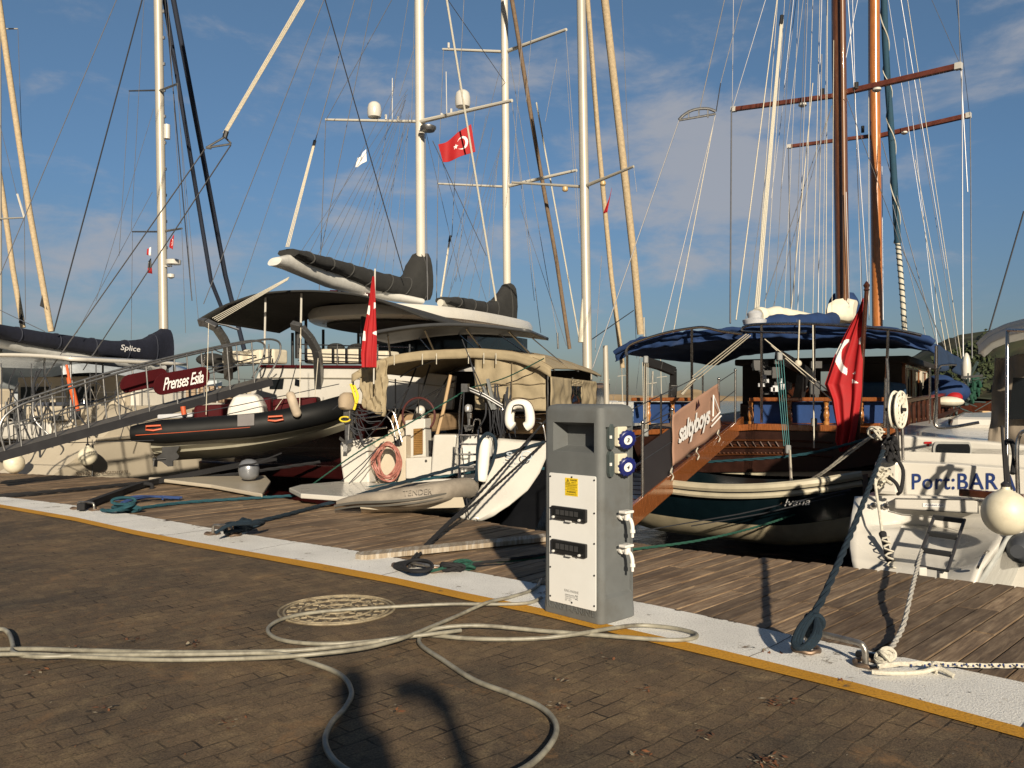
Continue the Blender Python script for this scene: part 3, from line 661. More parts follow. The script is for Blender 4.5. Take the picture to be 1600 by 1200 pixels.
# --- hoses
hosem = M('dirty_white_hose', (.25, .235, .185), .45, var=.3, scale=10, dirt=(.08, .07, .055), dirt_amt=.8, spec=.5)
def hose(pts, r, label, mat=hosem, zs=0, cat='hose'):
    path = smooth_path([G(x, y, r+.012+zs+(0 if len(q_) < 1 else q_[0])) for x, y, *q_ in pts], 10)
    o = part('water_hose', MB().tube(path, r, 10), mat); return tag(o, label, cat)
hose([(-130, 1010), (-40, 990), (0, 983), (14, 990), (20, 1008), (22, 1020), (60, 1026, .012), (140, 1024), (330, 1022), (430, 1021), (475, 1032), (530, 1053), (549, 1080), (540, 1105), (518, 1130), (508, 1158), (522, 1188), (560, 1212), (640, 1232), (740, 1228), (820, 1200), (862, 1160), (868, 1130), (845, 1105), (800, 1085), (740, 1062), (690, 1030), (660, 1010), (655, 998), (668, 986), (705, 979, .012), (760, 978, .01), (850, 986), (930, 992), (1010, 998), (1060, 1000), (1086, 996), (1084, 989), (1050, 981), (1000, 977), (960, 981, .014), (900, 991, .014), (830, 998), (740, 998), (660, 992), (610, 1000), (540, 1009), (470, 1016), (380, 1019), (250, 1019), (120, 1016), (40, 1014), (-120, 1018)],
     .0135, 'dirty white hose looping from the left edge round in front of the pedestal')
hose([(846, 934), (825, 942), (780, 944), (700, 944), (600, 949), (500, 956), (445, 966), (420, 980), (424, 993), (450, 1002), (500, 1006), (560, 1004), (620, 997, .015), (680, 990, .026), (720, 985, .014)], .0125, 'pale hose curving over the manhole cover to the foot of the pedestal')
hose([(846, 905), (835, 920), (800, 932), (760, 942, .02), (715, 962), (660, 985, .03), (620, 1000, .03), (560, 1014, .03), (470, 1024, .03), (380, 1029), (250, 1031), (120, 1026), (30, 1022, .02), (-120, 1026)], .0125, 'grey hose running from behind the pedestal along the pavers to the left edge')

# --- mooring hoops set in the kerb
galv = M('worn_galvanised_steel', (.36, .34, .31), .36, metal=.85, var=.3, scale=16, dirt=(.12, .07, .04), dirt_amt=.6)
rusty = M('rusty_ring_steel', (.17, .12, .085), .45, metal=.6, var=.4, scale=14)
def hoop(a, b_, hgt, r, label, group, ring_r=.062):
    a = Vector(a); b_ = Vector(b_); t_ = thing('mooring_hoop', label, 'mooring hoop', (a+b_)/2, group); d = (b_-a); up = Vector((0, 0, hgt))
    path = [a-Vector((0, 0, .05)), a+up*.55, a+up*.88+d*.04, a+up+d*.16, b_+up-d*.16, b_+up*.88-d*.04, b_+up*.55, b_-Vector((0, 0, .05))]
    part('hoop_bar', MB().tube(smooth_path(path, 5), r, 12), galv, t_)
    for q_, k in ((a, 0), (b_, 1)):
        cc = q_+Vector((0, 0, .02)); part('mooring_ring', MB().tube([cc+Vector((ring_r*math.cos(w*PI/16)+(.02 if k else -.01), ring_r*math.sin(w*PI/16), .004*math.sin(w))) for w in range(32)], r*.72, 8, closed=True), rusty, t_)
    return t_
gr = 'steel mooring hoops along the kerb'
hoop(G(1262, 1019), G(1352, 1042), .125, .0175, 'steel mooring hoop in the kerb at the right, holding the blue and the white rope', gr, .075)
hoop(G(630, 886), G(676, 894), .05, .016, 'low steel mooring hoop left of the pedestal, holding the black ropes', gr, .085)
hoop(G(333, 836), G(362, 838), .11, .016, 'steel mooring hoop in the kerb holding the knotted dark blue rope', gr, .075)
hoop(G(122, 796), G(147, 798), .10, .016, 'leftmost steel mooring hoop, black strap tied on it', gr, .08)
# ================================================================== BOATS
def hull(F, uc, hw, L, zt0, zt1, zk, vs=0, rake=0.0, mid=1.12, N=26, pw=.5, endp=2.6, deck_in=.0):
    rings = []; gl = []; gr_ = []
    M_ = 9
    for i in range(N+1):
        t = i/N; b_ = hw*(1+(mid-1)*math.sin(PI*min(1, t/.8)))*max(0.004, 1-t**endp)**.72
        zt = zt0+(zt1-zt0)*t**1.6; zkk = zk+(zt-zk)*.75*max(0, (t-.6)/.4)**2.4
        r_ = []
        for j in range(-M_, M_+1):
            ph = abs(j)/M_*PI/2; s_ = -1 if j > 0 else 1
            ph = PI/2-ph
            uu = b_*math.cos(ph)**pw; z = zt+(zkk-zt)*math.sin(ph)**1.5
            if j == 0: uu = 0
            r_.append(F.p(uc-s_*uu, vs+L*t+rake*(z-zk)*(1-t), z))
        rings.append(r_); gl.append(r_[0]); gr_.append(r_[-1])
    mbh = MB().loft(rings, closed=False, caps=False)
    n = len(rings[0]); mbh.f.append(tuple(range(n))); mbh.m.append(0)
    md = MB(); vs_ = gl+gr_; K = len(gl)
    md.add([v-Vector((0, 0, .03)) for v in vs_], [(i, i+1, K+i+1, K+i) for i in range(K-1)])
    return mbh, md, gl, gr_
def rig(par, pts, w, mat, name='stay', n=5, sag=0):
    """a line given by its ends (photo column, row, depth); w = its width in photo pixels at the mean depth"""
    q_ = [P(*p) for p in pts]; Zm = sum(p[2] for p in pts)/len(pts)
    if pts[0][1] <= 2: q_[0] = q_[0]+(q_[0]-q_[1])*.18
    if sag:
        a, c = q_[0], q_[-1]; q_ = [a.lerp(c, i/10)-Vector((0, 0, sag*4*(i/10)*(1-i/10))) for i in range(11)]
    return part(name, MB().tube(q_, .5*w*Zm/FPX, n), mat, par)
def mast(par, x0, y0, x1, y1, Z0, Z1, w0, w1, mat, name='mast'):
    a, c = P(x0, y0, Z0), P(x1, y1, Z1); d = a-c
    if y0 <= 2: a = a+d*.22
    o_ = MB().tube([c, c.lerp(a, .5), a], [.5*w1*Z1/FPX, .5*(w0+w1)/2*(Z0+Z1)/2/FPX, .5*w0*Z0/FPX], 14); return part(name, o_, mat, par)
def poly(F, pts, v, th): return [F.pl(x, y, v) for x, y in pts], F.h*th
def slab(F, pts, v, th, mb=None): mb = mb or MB(); a, t_ = poly(F, pts, v, th); return mb.prism(a, t_)
def prail(F, pts, r, mb=None, v=0, n=8): return (mb or MB()).tube(smooth_path([F.pl(x, y, v) for x, y in pts], 5), r, n)
def sag_cloth(corner, nu, nv, amp, seed, f=6):  # bilinear sheet with soft wrinkles
    a, b_, c, d = [Vector(q_) for q_ in corner]; nrm = (b_-a).cross(d-a).normalized()
    def fn(s_, t_):
        p = a.lerp(b_, s_).lerp(d.lerp(c, s_), t_); return p+nrm*amp*noise.noise(Vector((s_*f+seed, t_*f*.6, seed)))
    return MB().grid(fn, nu, nv)
SEC = lambda pts, th, F: None
def vertical_loft(F, u, secs, halfw):   # boom covers: sections (v, ztop, zbot)
    rings = []
    for v, zt, zb in secs:
        c = (zt+zb)/2; h_ = (zt-zb)/2
        rings.append([F.p(u+halfw*math.cos(a)*abs(math.cos(a))**-.2 if abs(math.cos(a)) > 1e-6 else u, v, c+h_*math.sin(a)) for a in [2*PI*k/14+.01 for k in range(14)]])
    return MB().loft(rings)
def between(pt, pb, halfw, side, wob=0, seed=0):
    """closed loft whose upper and lower outlines are two lists of 3-D points; side = its thickness direction"""
    rings = []; n = len(pt)
    for i in range(n):
        c = (pt[i]+pb[i])/2; h_ = (pt[i]-pb[i])/2; r_ = []
        for k in range(16):
            a = 2*PI*k/16; w_ = 1+wob*noise.noise(Vector((i*.8+seed, k*.9, 0)))
            sx = math.copysign(abs(math.cos(a))**.7, math.cos(a)); sy = math.copysign(abs(math.sin(a))**.9, math.sin(a))
            r_.append(c+h_*sy*w_+side*halfw*sx*w_)
        rings.append(r_)
    return MB().loft(rings)
def lacing(pt, pb, halfw, side, par, mat, every=3, start=2):
    mb = MB(); n = len(pt)
    for i in range(start, n-1, every):
        c = (pt[i]+pb[i])/2; h_ = (pt[i]-pb[i])/2*1.03; mb.tube([c+h_*math.sin(a)+side*halfw*1.05*math.copysign(abs(math.cos(a))**.7, math.cos(a)) for a in [2*PI*k/20 for k in range(20)]], .014, 5, closed=True)
    mb.tube([pb[i]-side*halfw*.35+Vector((0, 0, .03*math.sin(i*2.1))) for i in range(n)], .012, 4)
    return part('cover_lacing', mb, mat, par)
def resample(pts, n):
    L_ = length(pts); return [along(pts, L_*i/(n-1)) for i in range(n)]
def flagmat(s_, t_):    # Turkish flag: s along the fly 0..1.5, t up 0..1
    x, y = s_*1.5, t_
    if (x-.5)**2+(y-.5)**2 < .25**2 and (x-.5625)**2+(y-.5)**2 > .2**2: return 1
    dx, dy = x-.80, y-.5; r_ = math.hypot(dx, dy)
    if r_ < .125:
        a = math.atan2(dy, dx)-PI; k = 2*PI/5; a = (a+k/2) % k-k/2
        lim = .125*math.cos(PI/5*2)/math.cos(abs(a)-PI/5*2) if True else 0
        R1 = .125; R2 = .125*.382; aa = abs(a); den = R1*math.sin(aa)+R2*math.sin(PI/5-aa)
        if r_ < R1*R2*math.sin(PI/5)/max(1e-6, den): return 1
    return 0

# ------------------------------------------------------------------ A. white-sterned black sloop, centre
C0, C1 = P(531, 690, 13.2), P(858, 693, 12.15)
aC = math.degrees(math.atan2(-(C1-C0).y, (C1-C0).x)); FC = Frame(C0, aC); CW = 3.45
sl = thing('sailing_yacht', 'black hulled sailing yacht with a white open stern and beige canvas cockpit tent, centre', 'sailboat', FC.p(CW/2, 0, -.85))
mbh, md, gl, gr_ = hull(FC, CW/2, CW/2*.985, 14.5, .80, 1.15, -1.1, vs=.62, mid=1.1)
hb = part('hull', mbh, blackhull, sl); part('deck', md, gel, sl, smooth=False)
# stern pieces, each with its own depth
def pc(name, pts, v, th, mat, bevel=.012, par=None): return part(name, slab(FC, pts, v, th), mat, par or sl, smooth=False, bevel=bevel)
pc('stern_quarter', [(531, 691), (574, 685), (577, 756), (537, 757), (532, 725)], -.05, .35, gel, .03)
pc('stern_wall', [(574, 684), (634, 680), (634, 757), (576, 757)], .22, .2, cream)
pc('cockpit_box', [(633, 657), (664, 654), (665, 716), (634, 716)], .5, .25, gel)
lv = pc('louvre_panel', [(646, 670), (660, 669), (660, 709), (646, 711)], .47, .02, M('teak_louvre', (.24, .13, .04), .5, var=.2), 0)
mb = MB()
for k in range(13):
    y = 672+k*2.9; mb.prism([FC.pl(646.5, y+1.2, .445), FC.pl(659.5, y+1, .445), FC.pl(659.5, y+2.6, .465), FC.pl(646.5, y+2.8, .465)], FC.h*.01)
part('slat', mb, M('teak_slat', (.34, .20, .07), .45, var=.2), lv, smooth=False)
pc('stern_locker', [(634, 716), (674, 714), (673, 748), (634, 748)], .12, .3, gel)
mb = MB().lathe([(.02, 0), (.02, .01)], FC.pl(666, 720, .11), -FC.h, n=12); part('latch', mb, steel, sl)
mb = MB(); c_ = FC.pl(621, 692, .2); mb.box(c_, FC.e*.05, FC.h*.02, Vector((0, 0, .05))); sk = part('shower_box', mb, blk, sl, smooth=False, bevel=.01)
pc('seat_back', [(677, 679), (714, 679), (711, 744), (672, 744)], .0, .3, gel, .03)
pc('side_locker', [(713, 679), (770, 681), (760, 752), (711, 745)], .28, .2, M('shaded_white_gelcoat', (.6, .6, .57), .3), .02)
# right quarter: a curved wing sweeping down and aft
top = [P(778, 687, 11.9), P(810, 690, 11.95), P(840, 692, 12.0), P(862, 693, 12.05)]
rows = [top,
        [P(770, 708, 11.75), P(803, 712, 11.75), P(833, 714, 11.8), P(853, 716, 11.85)],
        [P(763, 730, 11.6), P(794, 736, 11.6), P(822, 739, 11.6), P(842, 741, 11.65)],
        [P(755, 757, 11.45), P(784, 763, 11.4), P(808, 766, 11.4), P(824, 767, 11.45)],
        [P(742, 783, 11.3), P(765, 787, 11.2), P(786, 787, 11.2), P(801, 786, 11.25)],
        [P(728, 800, 11.2), P(748, 804, 11.1), P(763, 803, 11.1), P(776, 801, 11.15)],
        [P(718, 809, 11.15), P(734, 813, 11.05), P(744, 812, 11.05), P(752, 810, 11.1)]]
def bil(rows, s_, t_):
    a = t_*(len(rows)-1); i = min(int(a), len(rows)-2); f_ = a-i; R_ = [rows[i][k].lerp(rows[i+1][k], f_) for k in range(4)]
    b_ = s_*3; j = min(int(b_), 2); return R_[j].lerp(R_[j+1], b_-j)
part('stern_wing', MB().grid(lambda a, c: bil(rows, a, c), 12, 24), gel, sl, solid=.08)
# inner sugar-scoop floor beside the wing
pc('swim_step', [(636, 750), (712, 748), (738, 790), (716, 806), (640, 790)], -.1, .1, gel, .02)
textquad('S', P(791, 717, 11.55), P(801, 717, 11.55), P(791, 706, 11.55), M('grey_blue_decal', (.30, .34, .38), .4), 'stern_emblem', sl, off=.02)
mb = MB().tube([P(823+8*math.cos(a*PI/12), 712+7*math.sin(a*PI/12), 11.5) for a in range(24)], .008, 5, closed=True); part('stern_badge', mb, M('pale_blue_badge', (.42, .50, .56), .4), sl)
textquad('BENETEAU', P(786, 725, 11.62), P(814, 726, 11.62), P(786, 722, 11.62), M('grey_blue_decal', (.30, .34, .38), .4), 'stern_lettering', sl)
# boarding ladder
mb = MB()
for xx in (718, 747): mb.tube(smooth_path([P(xx, 672, 11.85), P(xx, 700, 11.7), P(xx-1, 760, 11.3), P(xx-3, 775, 11.2)], 4), .016, 8)
for y in (680, 694, 710, 730, 748): mb.tube([P(718, y, 11.75-(y-680)*.006), P(747, y, 11.75-(y-680)*.006)], .014, 8)
part('boarding_ladder', mb, steel, sl)
# swim platform board at left
mb = MB(); zp = .16; mb.prism([G(452, 762, zp), G(470, 757, zp), G(530, 752, zp), G(640, 757, zp), G(655, 765, zp), G(600, 773, zp), G(540, 776, zp), G(470, 771, zp)], (0, 0, -.07)); part('passerelle_board', mb, gel, sl, smooth=False, bevel=.015)
# pushpit rails and stanchions
mb = MB()
for pts in ([(540, 690), (540, 668), (547, 656), (578, 652), (602, 648)], [(602, 648), (612, 660), (619, 688)], [(540, 674), (604, 668)], [(606, 640), (615, 645), (622, 668), (628, 690)],
            [(838, 660), (848, 664), (853, 690)], [(795, 634), (790, 660), (787, 688)], [(787, 650), (845, 655)], [(750, 656), (742, 656), (738, 676)], [(750, 656), (752, 676)], [(718, 672), (718, 640), (724, 604)], [(740, 612), (784, 636), (786, 688)]): prail(FC, pts, .013, mb, .05)
part('pushpit_rail', mb, steel, sl)
# wheel
wc = FC.pl(654, 649, .7); mb = MB(); rw = .255
mb.tube([wc+(FC.e*math.cos(a*PI/18)+Vector((0, 0, 1))*math.sin(a*PI/18))*rw*1.12 for a in range(36)], .018, 8, closed=True); wh = part('steering_wheel', mb, M('dark_leather_wheel', (.07, .018, .016), .5), sl)
mb = MB()
for k in range(5): a = 2*PI*k/5+.3; mb.tube([wc, wc+(FC.e*math.cos(a)+Vector((0, 0, 1))*math.sin(a))*rw*1.1], .007, 6)
mb.lathe([(.04, -.03), (.04, .03)], wc, FC.h, n=14); part('wheel_spokes', mb, steel, wh)
mb = MB().tube([FC.pl(656, 690, .9), FC.pl(657, 642, .9)], .07, 12); mb.ball(FC.pl(657, 641, .9), .08); part('steering_pedestal', mb, gel, sl)
# dark interior lining + cockpit coamings, cabin behind
pc('cockpit_coaming', [(606, 672), (633, 668), (633, 690), (606, 690)], .9, .4, cream)
mb = MB().fbox(FC, .35, 3.0, 3.6, 3.8, .7, 1.72); part('companionway', mb, dint, sl, smooth=False)
mb = MB(); mb.fbox(FC, .5, CW-.5, 3.8, 8.2, .8, 1.22); part('coachroof', mb, gel, sl, smooth=False, bevel=.08)
mb = MB(); mb.fbox(FC, .3, 1.0, 1.2, 3.4, .9, 1.2); mb.fbox(FC, 2.35, 3.1, 1.2, 3.4, .9, 1.2); part('cockpit_seat', mb, M('tan_cushion', (.30, .20, .11), .8), sl, smooth=False, bevel=.05)
mb = MB(); mb.tube([FC.pl(704, 586, .6), FC.pl(693, 640, .5), FC.pl(683, 679, .45)], .028, 8); part('wooden_oar', mb, M('pale_oar_wood', (.42, .29, .16), .6, stretch=(4, 4, 1)), sl)
# tent: roof, back curtain, side curtain, rolled left curtain
def roof(a, c):
    u = .22+a*(CW-.20); v = .1+c*3.5; ed = abs(2*a-1)
    lf = P(560, 582, 13.1); 
    z = 2.24-.33*ed**3.2-.06*(1-a)*1 + .05*math.sin(c*PI)*1 - .03*c
    return FC.p(u, v-.10*(ed**2)*(1-c), z+.012*noise.noise(Vector((a*9, c*7, 1))))
tent = part('canopy_roof', MB().grid(roof, 40, 24), beige, sl, solid=.02, label='beige canvas tent roof')
def valance(a, c):
    p = roof(a, 0); return p+Vector((0, 0, -.13*c))-FC.h*(.02+.012*math.sin(a*60)*c)
part('valance', MB().grid(valance, 60, 3), beige, sl, solid=.012)
def curtain(name, c4, amp, seed, mat=beige, f=7): return part(name, sag_cloth(c4, 26, 20, amp, seed, f), mat, sl, solid=.012)
curtain('back_curtain', [FC.pl(742, 640, .12), FC.pl(853, 642, .12), FC.pl(852, 556, .12), FC.pl(742, 545, .12)], .05, 3)
curtain('rolled_curtain', [FC.pl(568, 638, .0), FC.pl(602, 651, .0), FC.pl(606, 560, .0), FC.pl(560, 580, .0)], .12, 8)
sd = [FC.p(CW-.02, .12, .95), FC.p(CW-.05, 3.4, 1.0), FC.p(CW-.05, 3.5, 1.78), FC.p(CW-.02, .12, 1.80)]
curtain('side_curtain', [sd[0], sd[0].lerp(sd[1], .40), sd[3].lerp(sd[2], .40), sd[3]], .05, 5)
curtain('side_curtain', [sd[0].lerp(sd[1], .62), sd[1], sd[2], sd[3].lerp(sd[2], .62)], .06, 6)
wq = [sd[0].lerp(sd[1], .40), sd[0].lerp(sd[1], .62), sd[3].lerp(sd[2], .62), sd[3].lerp(sd[2], .40)]
curtain('side_curtain', [wq[0], wq[1], wq[1].lerp(wq[2], .3), wq[0].lerp(wq[3], .3)], .03, 7); curtain('side_curtain', [wq[0].lerp(wq[3], .86), wq[1].lerp(wq[2], .86), wq[2], wq[3]], .03, 9)
part('curtain_window', sag_cloth([wq[0].lerp(wq[3], .3), wq[1].lerp(wq[2], .3), wq[1].lerp(wq[2], .86), wq[0].lerp(wq[3], .86)], 8, 8, .03, 2), glass, sl)
mb = MB()
for ys in (600, 622): mb.tube([FC.pl(744+i*6, ys+1.2*math.sin(i), .09) for i in range(19)], .006, 4)
mb.tube([FC.pl(800, 548+i*10, .075+.02*math.sin(i)) for i in range(10)], .007, 4)
part('canvas_seam', mb, M('brown_seam', (.17, .13, .08), .9), sl)
mb = MB()
for c_ in (.02, .28, .52, .76, .99): mb.tube([roof(a/30, c_)+Vector((0, 0, .014)) for a in range(31)], .008, 4)
part('canvas_seam', mb, M('brown_seam', (.17, .13, .08), .9), sl)
sd2 = [FC.p(.05, .3, 1.0), FC.p(.05, 3.4, 1.0), FC.p(.05, 3.4, 1.78), FC.p(.05, .3, 1.8)]
mb = MB().grid(lambda a, c: FC.p(.15+a*(CW-.3), 3.45+.25*(1-abs(2*a-1)**2), 1.15+c*.85), 20, 6); part('spray_window', mb, dint, sl)
mb = MB()
for x in (616, 660, 682, 732, 756, 775): mb.tube([FC.pl(x, 551+abs(x-740)*.02, -.02), FC.pl(x, 568+abs(x-740)*.02, -.02)], .007, 5)
part('toggle_strap', mb, wrope, sl)
mb = MB()
for u in (.1, CW-.1):
    for v in (.25, 1.8, 3.3): mb.tube([FC.p(u, v, .8), FC.p(u, v, 1.82)], .014, 8)
for v in (.3, 1.8, 3.3): mb.tube([roof(a/20, (v-.1)/3.5)-Vector((0, 0, .03)) for a in range(21)], .013, 6)
part('tent_frame', mb, dsteel, sl)
mb = MB()
for a_, b__ in (((640, 672), (672, 570)), ((612, 672), (650, 575)), ((660, 660), (704, 582)), ((630, 640), (712, 594))): mb.tube([FC.pl(*a_, 1.0), FC.pl(*b__, 1.0)], .016, 6)
part('tent_brace', mb, blk, sl)
# solar roof above the tent
def solar(a, c):
    u = .42+a*2.75; return FC.p(u, -.15+c*1.1, 2.46+.13*math.sin(a*PI)-.05*c)
sp = part('solar_arch', MB().grid(solar, 24, 6), M('grey_solar_arch', (.05, .052, .055), .35, var=.1), sl, solid=.045)
mb = MB()
for a in (.12, .35, .6, .85): mb.tube([solar(a, .3)-Vector((0, 0, .02)), roof(a, .15)+Vector((0, 0, .02))], .016, 8)
for a in (.2, .45, .7, .9): mb.tube([solar(a, .9), roof(a+.06, .35)], .009, 6)
part('solar_strut', mb, steel, sp)
# mast, boom
mast(sl, 908, 0, 919, 640, 21.2, 20.4, 14, 15, alu)
def spread(par, a, c, w, mat=alu, Z0=21, Z1=20, name='spreader'): return part(name, MB().tube([P(*a, Z0), P(*c, Z1)], [.5*w*Z0/FPX, .35*w*Z1/FPX], 8), mat, par)
spread(sl, (912, 292), (800, 285), 5, alu, 20.9, 22.2); spread(sl, (914, 291), (990, 260), 6, alu, 20.8, 19.4)
mb = MB()
for x, y in ((883, 291), (942, 282)): mb.lathe([(.03, 0), (.07, -.03), (.075, -.10), (.05, -.13)], P(x, y, 20.9), n=12)
part('spreader_lamp', mb, M('brass_lamp', (.5, .35, .16), .4), sl)
part('furled_mainsail', MB().tube([P(919, 410, 20.6), P(914, 470, 20.6), P(911, 535, 20.6)], [.02, .09, .13], 10), sailcl, sl)

# things on the sloop
mb = MB(); rn = random.Random(5)
for k in range(11):
    cx, cy = 604+rn.uniform(-3, 4), 724+rn.uniform(-3, 2); rx, ry = rn.uniform(13, 21), rn.uniform(24, 29); zz = rn.uniform(-.13, -.06)
    mb.tube([FC.pl(cx+rx*math.cos(a*PI/20)+2*math.sin(a*.31+k), cy+ry*math.sin(a*PI/20)-2, zz+.02*math.sin(a)) for a in range(40)], .011, 6, closed=True)
tag(part('coiled_hose', mb, M('faded_red_hose', (.36, .14, .11), .5, var=.2)), 'faded red hose coiled and hung on the white stern of the centre yacht', 'hose')
def ushape(F, cx, cy, v, w, h_, r, name, label, mat):
    pts = [F.pl(cx-w*.30, cy+h_*.46, v), F.pl(cx-w*.5, cy+h_*.30, v), F.pl(cx-w*.5, cy-h_*.1, v), F.pl(cx-w*.34, cy-h_*.42, v), F.pl(cx, cy-h_*.5, v), F.pl(cx+w*.34, cy-h_*.42, v), F.pl(cx+w*.5, cy-h_*.1, v), F.pl(cx+w*.5, cy+h_*.30, v), F.pl(cx+w*.28, cy+h_*.46, v)]
    p_ = smooth_path(pts, 5); n = len(p_); o_ = MB().tube(p_, [r*(.72 if i in (0, n-1) else 1) for i in range(n)], 12); return o_
mb = ushape(FC, 812, 650, -.22, 31, 38, .072, '', '', gel)
lb = thing('horseshoe_buoy', 'white horseshoe lifebuoy with dark red edging on the rail left of the pedestal', 'lifebuoy', FC.pl(812, 674, -.2))
part('buoy', mb, M('white_vinyl', (.78, .75, .68), .5, var=.03), lb)
mb = ushape(FC, 812, 650, -.16, 36, 43, .055, '', '', gel); part('piping', mb, maroon, lb)
mb = MB(); mb.tube(smooth_path([FC.pl(800, 645, -.3), FC.pl(803, 634, -.3), FC.pl(817, 634, -.3), FC.pl(820, 648, -.3)], 4), .008, 6); mb.bar(FC.pl(802, 641, -.29), FC.pl(819, 641, -.29), .02, .03); part('light_bracket', mb, blk, lb)
fe = thing('yacht_fender', 'white fender in a blue cover hanging beside the boarding ladder of the centre yacht', 'fender', P(757, 745, 11.3))
part('fender_body', MB().tube(smooth_path([P(760, 684, 11.35), P(758, 692, 11.35), P(756, 715, 11.32), P(753, 745, 11.3), P(752, 752, 11.3)], 4), [.03, .055, .07, .075, .078, .08, .08, .08, .08, .08, .08, .08, .078, .075, .07, .06, .03], 14), M('white_vinyl', (.78, .75, .68), .5), fe)
mb = MB()
for k in range(4): mb.tube(smooth_path([P(743+k, 752, 11.22), P(745, 720, 11.25), P(750-k, 692, 11.28), P(762, 679-k, 11.3), P(774+k*.6, 690, 11.3), P(770+k*.5, 720, 11.3), P(762, 742, 11.28)], 5), .014, 6)
part('blue_rope_wrap', mb, brope, fe)
# small outboard on the left rail, one on the centre
def outboard(loc, s_, lab, cowl, F, tilt=0.0):
    t_ = thing('outboard_motor', lab, 'outboard motor', loc); c = Vector(loc); e, h_ = F.e, F.h; z = Vector((0, 0, 1))
    rr = [[c+z*(.55+dz)*s_+e*math.cos(a)*wx*s_+h_*(math.sin(a)*wy-.05)*s_ for a in [2*PI*k/14 for k in range(14)]] for dz, wx, wy in ((0, .10, .14), (.04, .13, .19), (.16, .13, .2), (.24, .11, .16), (.28, .05, .08))]
    part('cowl', MB().loft(rr), cowl, t_)
    o_ = MB(); o_.loft([[c+z*zz*s_+e*a*wx*s_+h_*b_*wy*s_ for a, b_ in ((-1, -1), (1, -1), (1, 1), (-1, 1))] for zz, wx, wy in ((.56, .07, .08), (.3, .045, .06), (.0, .03, .07), (-.12, .012, .06))]); part('leg', o_, dsteel, t_, smooth=False, bevel=.01)
    o_ = MB(); o_.lathe([(.04, -.1), (.045, 0), (.03, .1)], c+z*.0*s_, h_, n=10)
    for k in range(3):
        a = 2*PI*k/3+.4; d_ = e*math.cos(a)+z*math.sin(a); o_.box(c+d_*.08*s_-h_*.1, d_*.06*s_, (z*math.cos(a)-e*math.sin(a))*.03*s_+h_*.015, h_*.005)
    part('propeller', o_, dsteel, t_); o_ = MB().box(c+z*.42*s_+h_*.1*s_, e*.08*s_, h_*.04, z*.1*s_); part('clamp', o_, steel, t_, smooth=False, bevel=.01)
    return t_
outboard(FC.pl(545, 692, -.15), .95, 'small grey outboard motor with a beige cover on the left rail of the centre yacht', M('beige_cowl_cover', (.33, .26, .18), .8), FC)
outboard(FC.pl(733, 668, -.1), .42, 'tiny silver outboard motor clamped above the boarding ladder', M('silver_cowl', (.5, .5, .5), .35, metal=.5), FC)
mb = MB(); mb.tube(smooth_path([FC.pl(548, 600, -.3), FC.pl(552, 612, -.3), FC.pl(556, 628, -.3), FC.pl(553, 640, -.3)], 4), .02, 8); mb.tube(smooth_path([FC.pl(553, 602, -.32), FC.pl(559, 618, -.32), FC.pl(557, 630, -.32)], 4), .02, 8); mb.tube([FC.pl(539+8*math.cos(a), 655+4*math.sin(a), -.3) for a in [k*.5 for k in range(12)]], .012, 6)
tag(part('yellow_rope', mb, M('yellow_rope', (.72, .55, .03), .8)), 'bright yellow rope looped over the covered outboard motor', 'rope')
# clutter of lines and poles on the left rail
mb = MB(); rn = random.Random(8)
for k in range(16):
    x0, y0 = rn.uniform(530, 560), rn.uniform(618, 660); x1, y1 = rn.uniform(560, 606), rn.uniform(640, 692); mb.tube(smooth_path([FC.pl(x0, y0, -.1), FC.pl((x0+x1)/2, max(y0, y1)+rn.uniform(-4, 6), -.2), FC.pl(x1, y1, -.05)], 5), rn.choice((.006, .009, .014)), 5)
part('rail_lines', mb, dwire, sl)
mb = MB(); rn = random.Random(9)
for k in range(22):
    x0 = rn.uniform(757, 800); x1 = x0+rn.uniform(-16, 18); mb.tube(smooth_path([FC.pl(x0, rn.uniform(596, 630), -.15), FC.pl((x0+x1)/2+rn.uniform(-5, 5), 650, -.2), FC.pl(x1, rn.uniform(668, 690), -.1)], 5), rn.choice((.006, .009, .013)), 5)
part('rail_lines', mb, dwire, sl)
mb = MB(); mb.bar(FC.pl(755, 604, -.25), FC.pl(770, 640, -.25), .05, .03); mb.bar(FC.pl(762, 592, -.22), FC.pl(774, 640, -.22), .05, .04); part('boat_hook', mb, gry, sl, smooth=False)
mb = MB()
for dy in (0, 4): mb.tube([FC.pl(726, 603+dy, -.35), FC.pl(757, 616+dy, -.3), FC.pl(785, 633+dy, -.2)], .016, 8)
mb.box(FC.pl(727, 606, -.36), FC.e*.05, FC.h*.04, Vector((0, 0, .06))); part('motor_hoist', mb, dsteel, sl)

# dinghy hauled up behind the centre yacht (grey tubes)
dg = thing('inflatable_dinghy', 'small grey beige inflatable dinghy lying between the boardwalk and the centre yacht', 'dinghy', P(640, 800, 10.9))
tubeg = M('grey_hypalon', (.27, .235, .19), .6, var=.12, scale=5, dirt=(.12, .10, .08), dirt_amt=.5, bump=.2, bscale=20)
near = [P(528, 786, 10.9), P(560, 781, 10.75), P(610, 779, 10.6), P(660, 774, 10.6), P(705, 765, 10.8), P(727, 762, 11.1), P(732, 763, 11.4), P(715, 764, 11.75), P(660, 768, 11.9), P(560, 772, 12.1)]
pth = smooth_path(near, 6); nn = len(pth); part('inflated_tube', MB().tube(pth, [min(.135, .035+.0065*i, .04+.03*(nn-1-i)) for i in range(nn)], 16), tubeg, dg)
mb = MB(); mb.tube(smooth_path([p+Vector((-.01, -.15, -.02)) for p in near[:6]], 6), .018, 6); mb.tube(smooth_path([p+Vector((-.01, -.135, -.07)) for p in near[:6]], 6), .012, 6); part('rubbing_strake', mb, M('dark_grey_rubber', (.09, .085, .075), .7), dg)
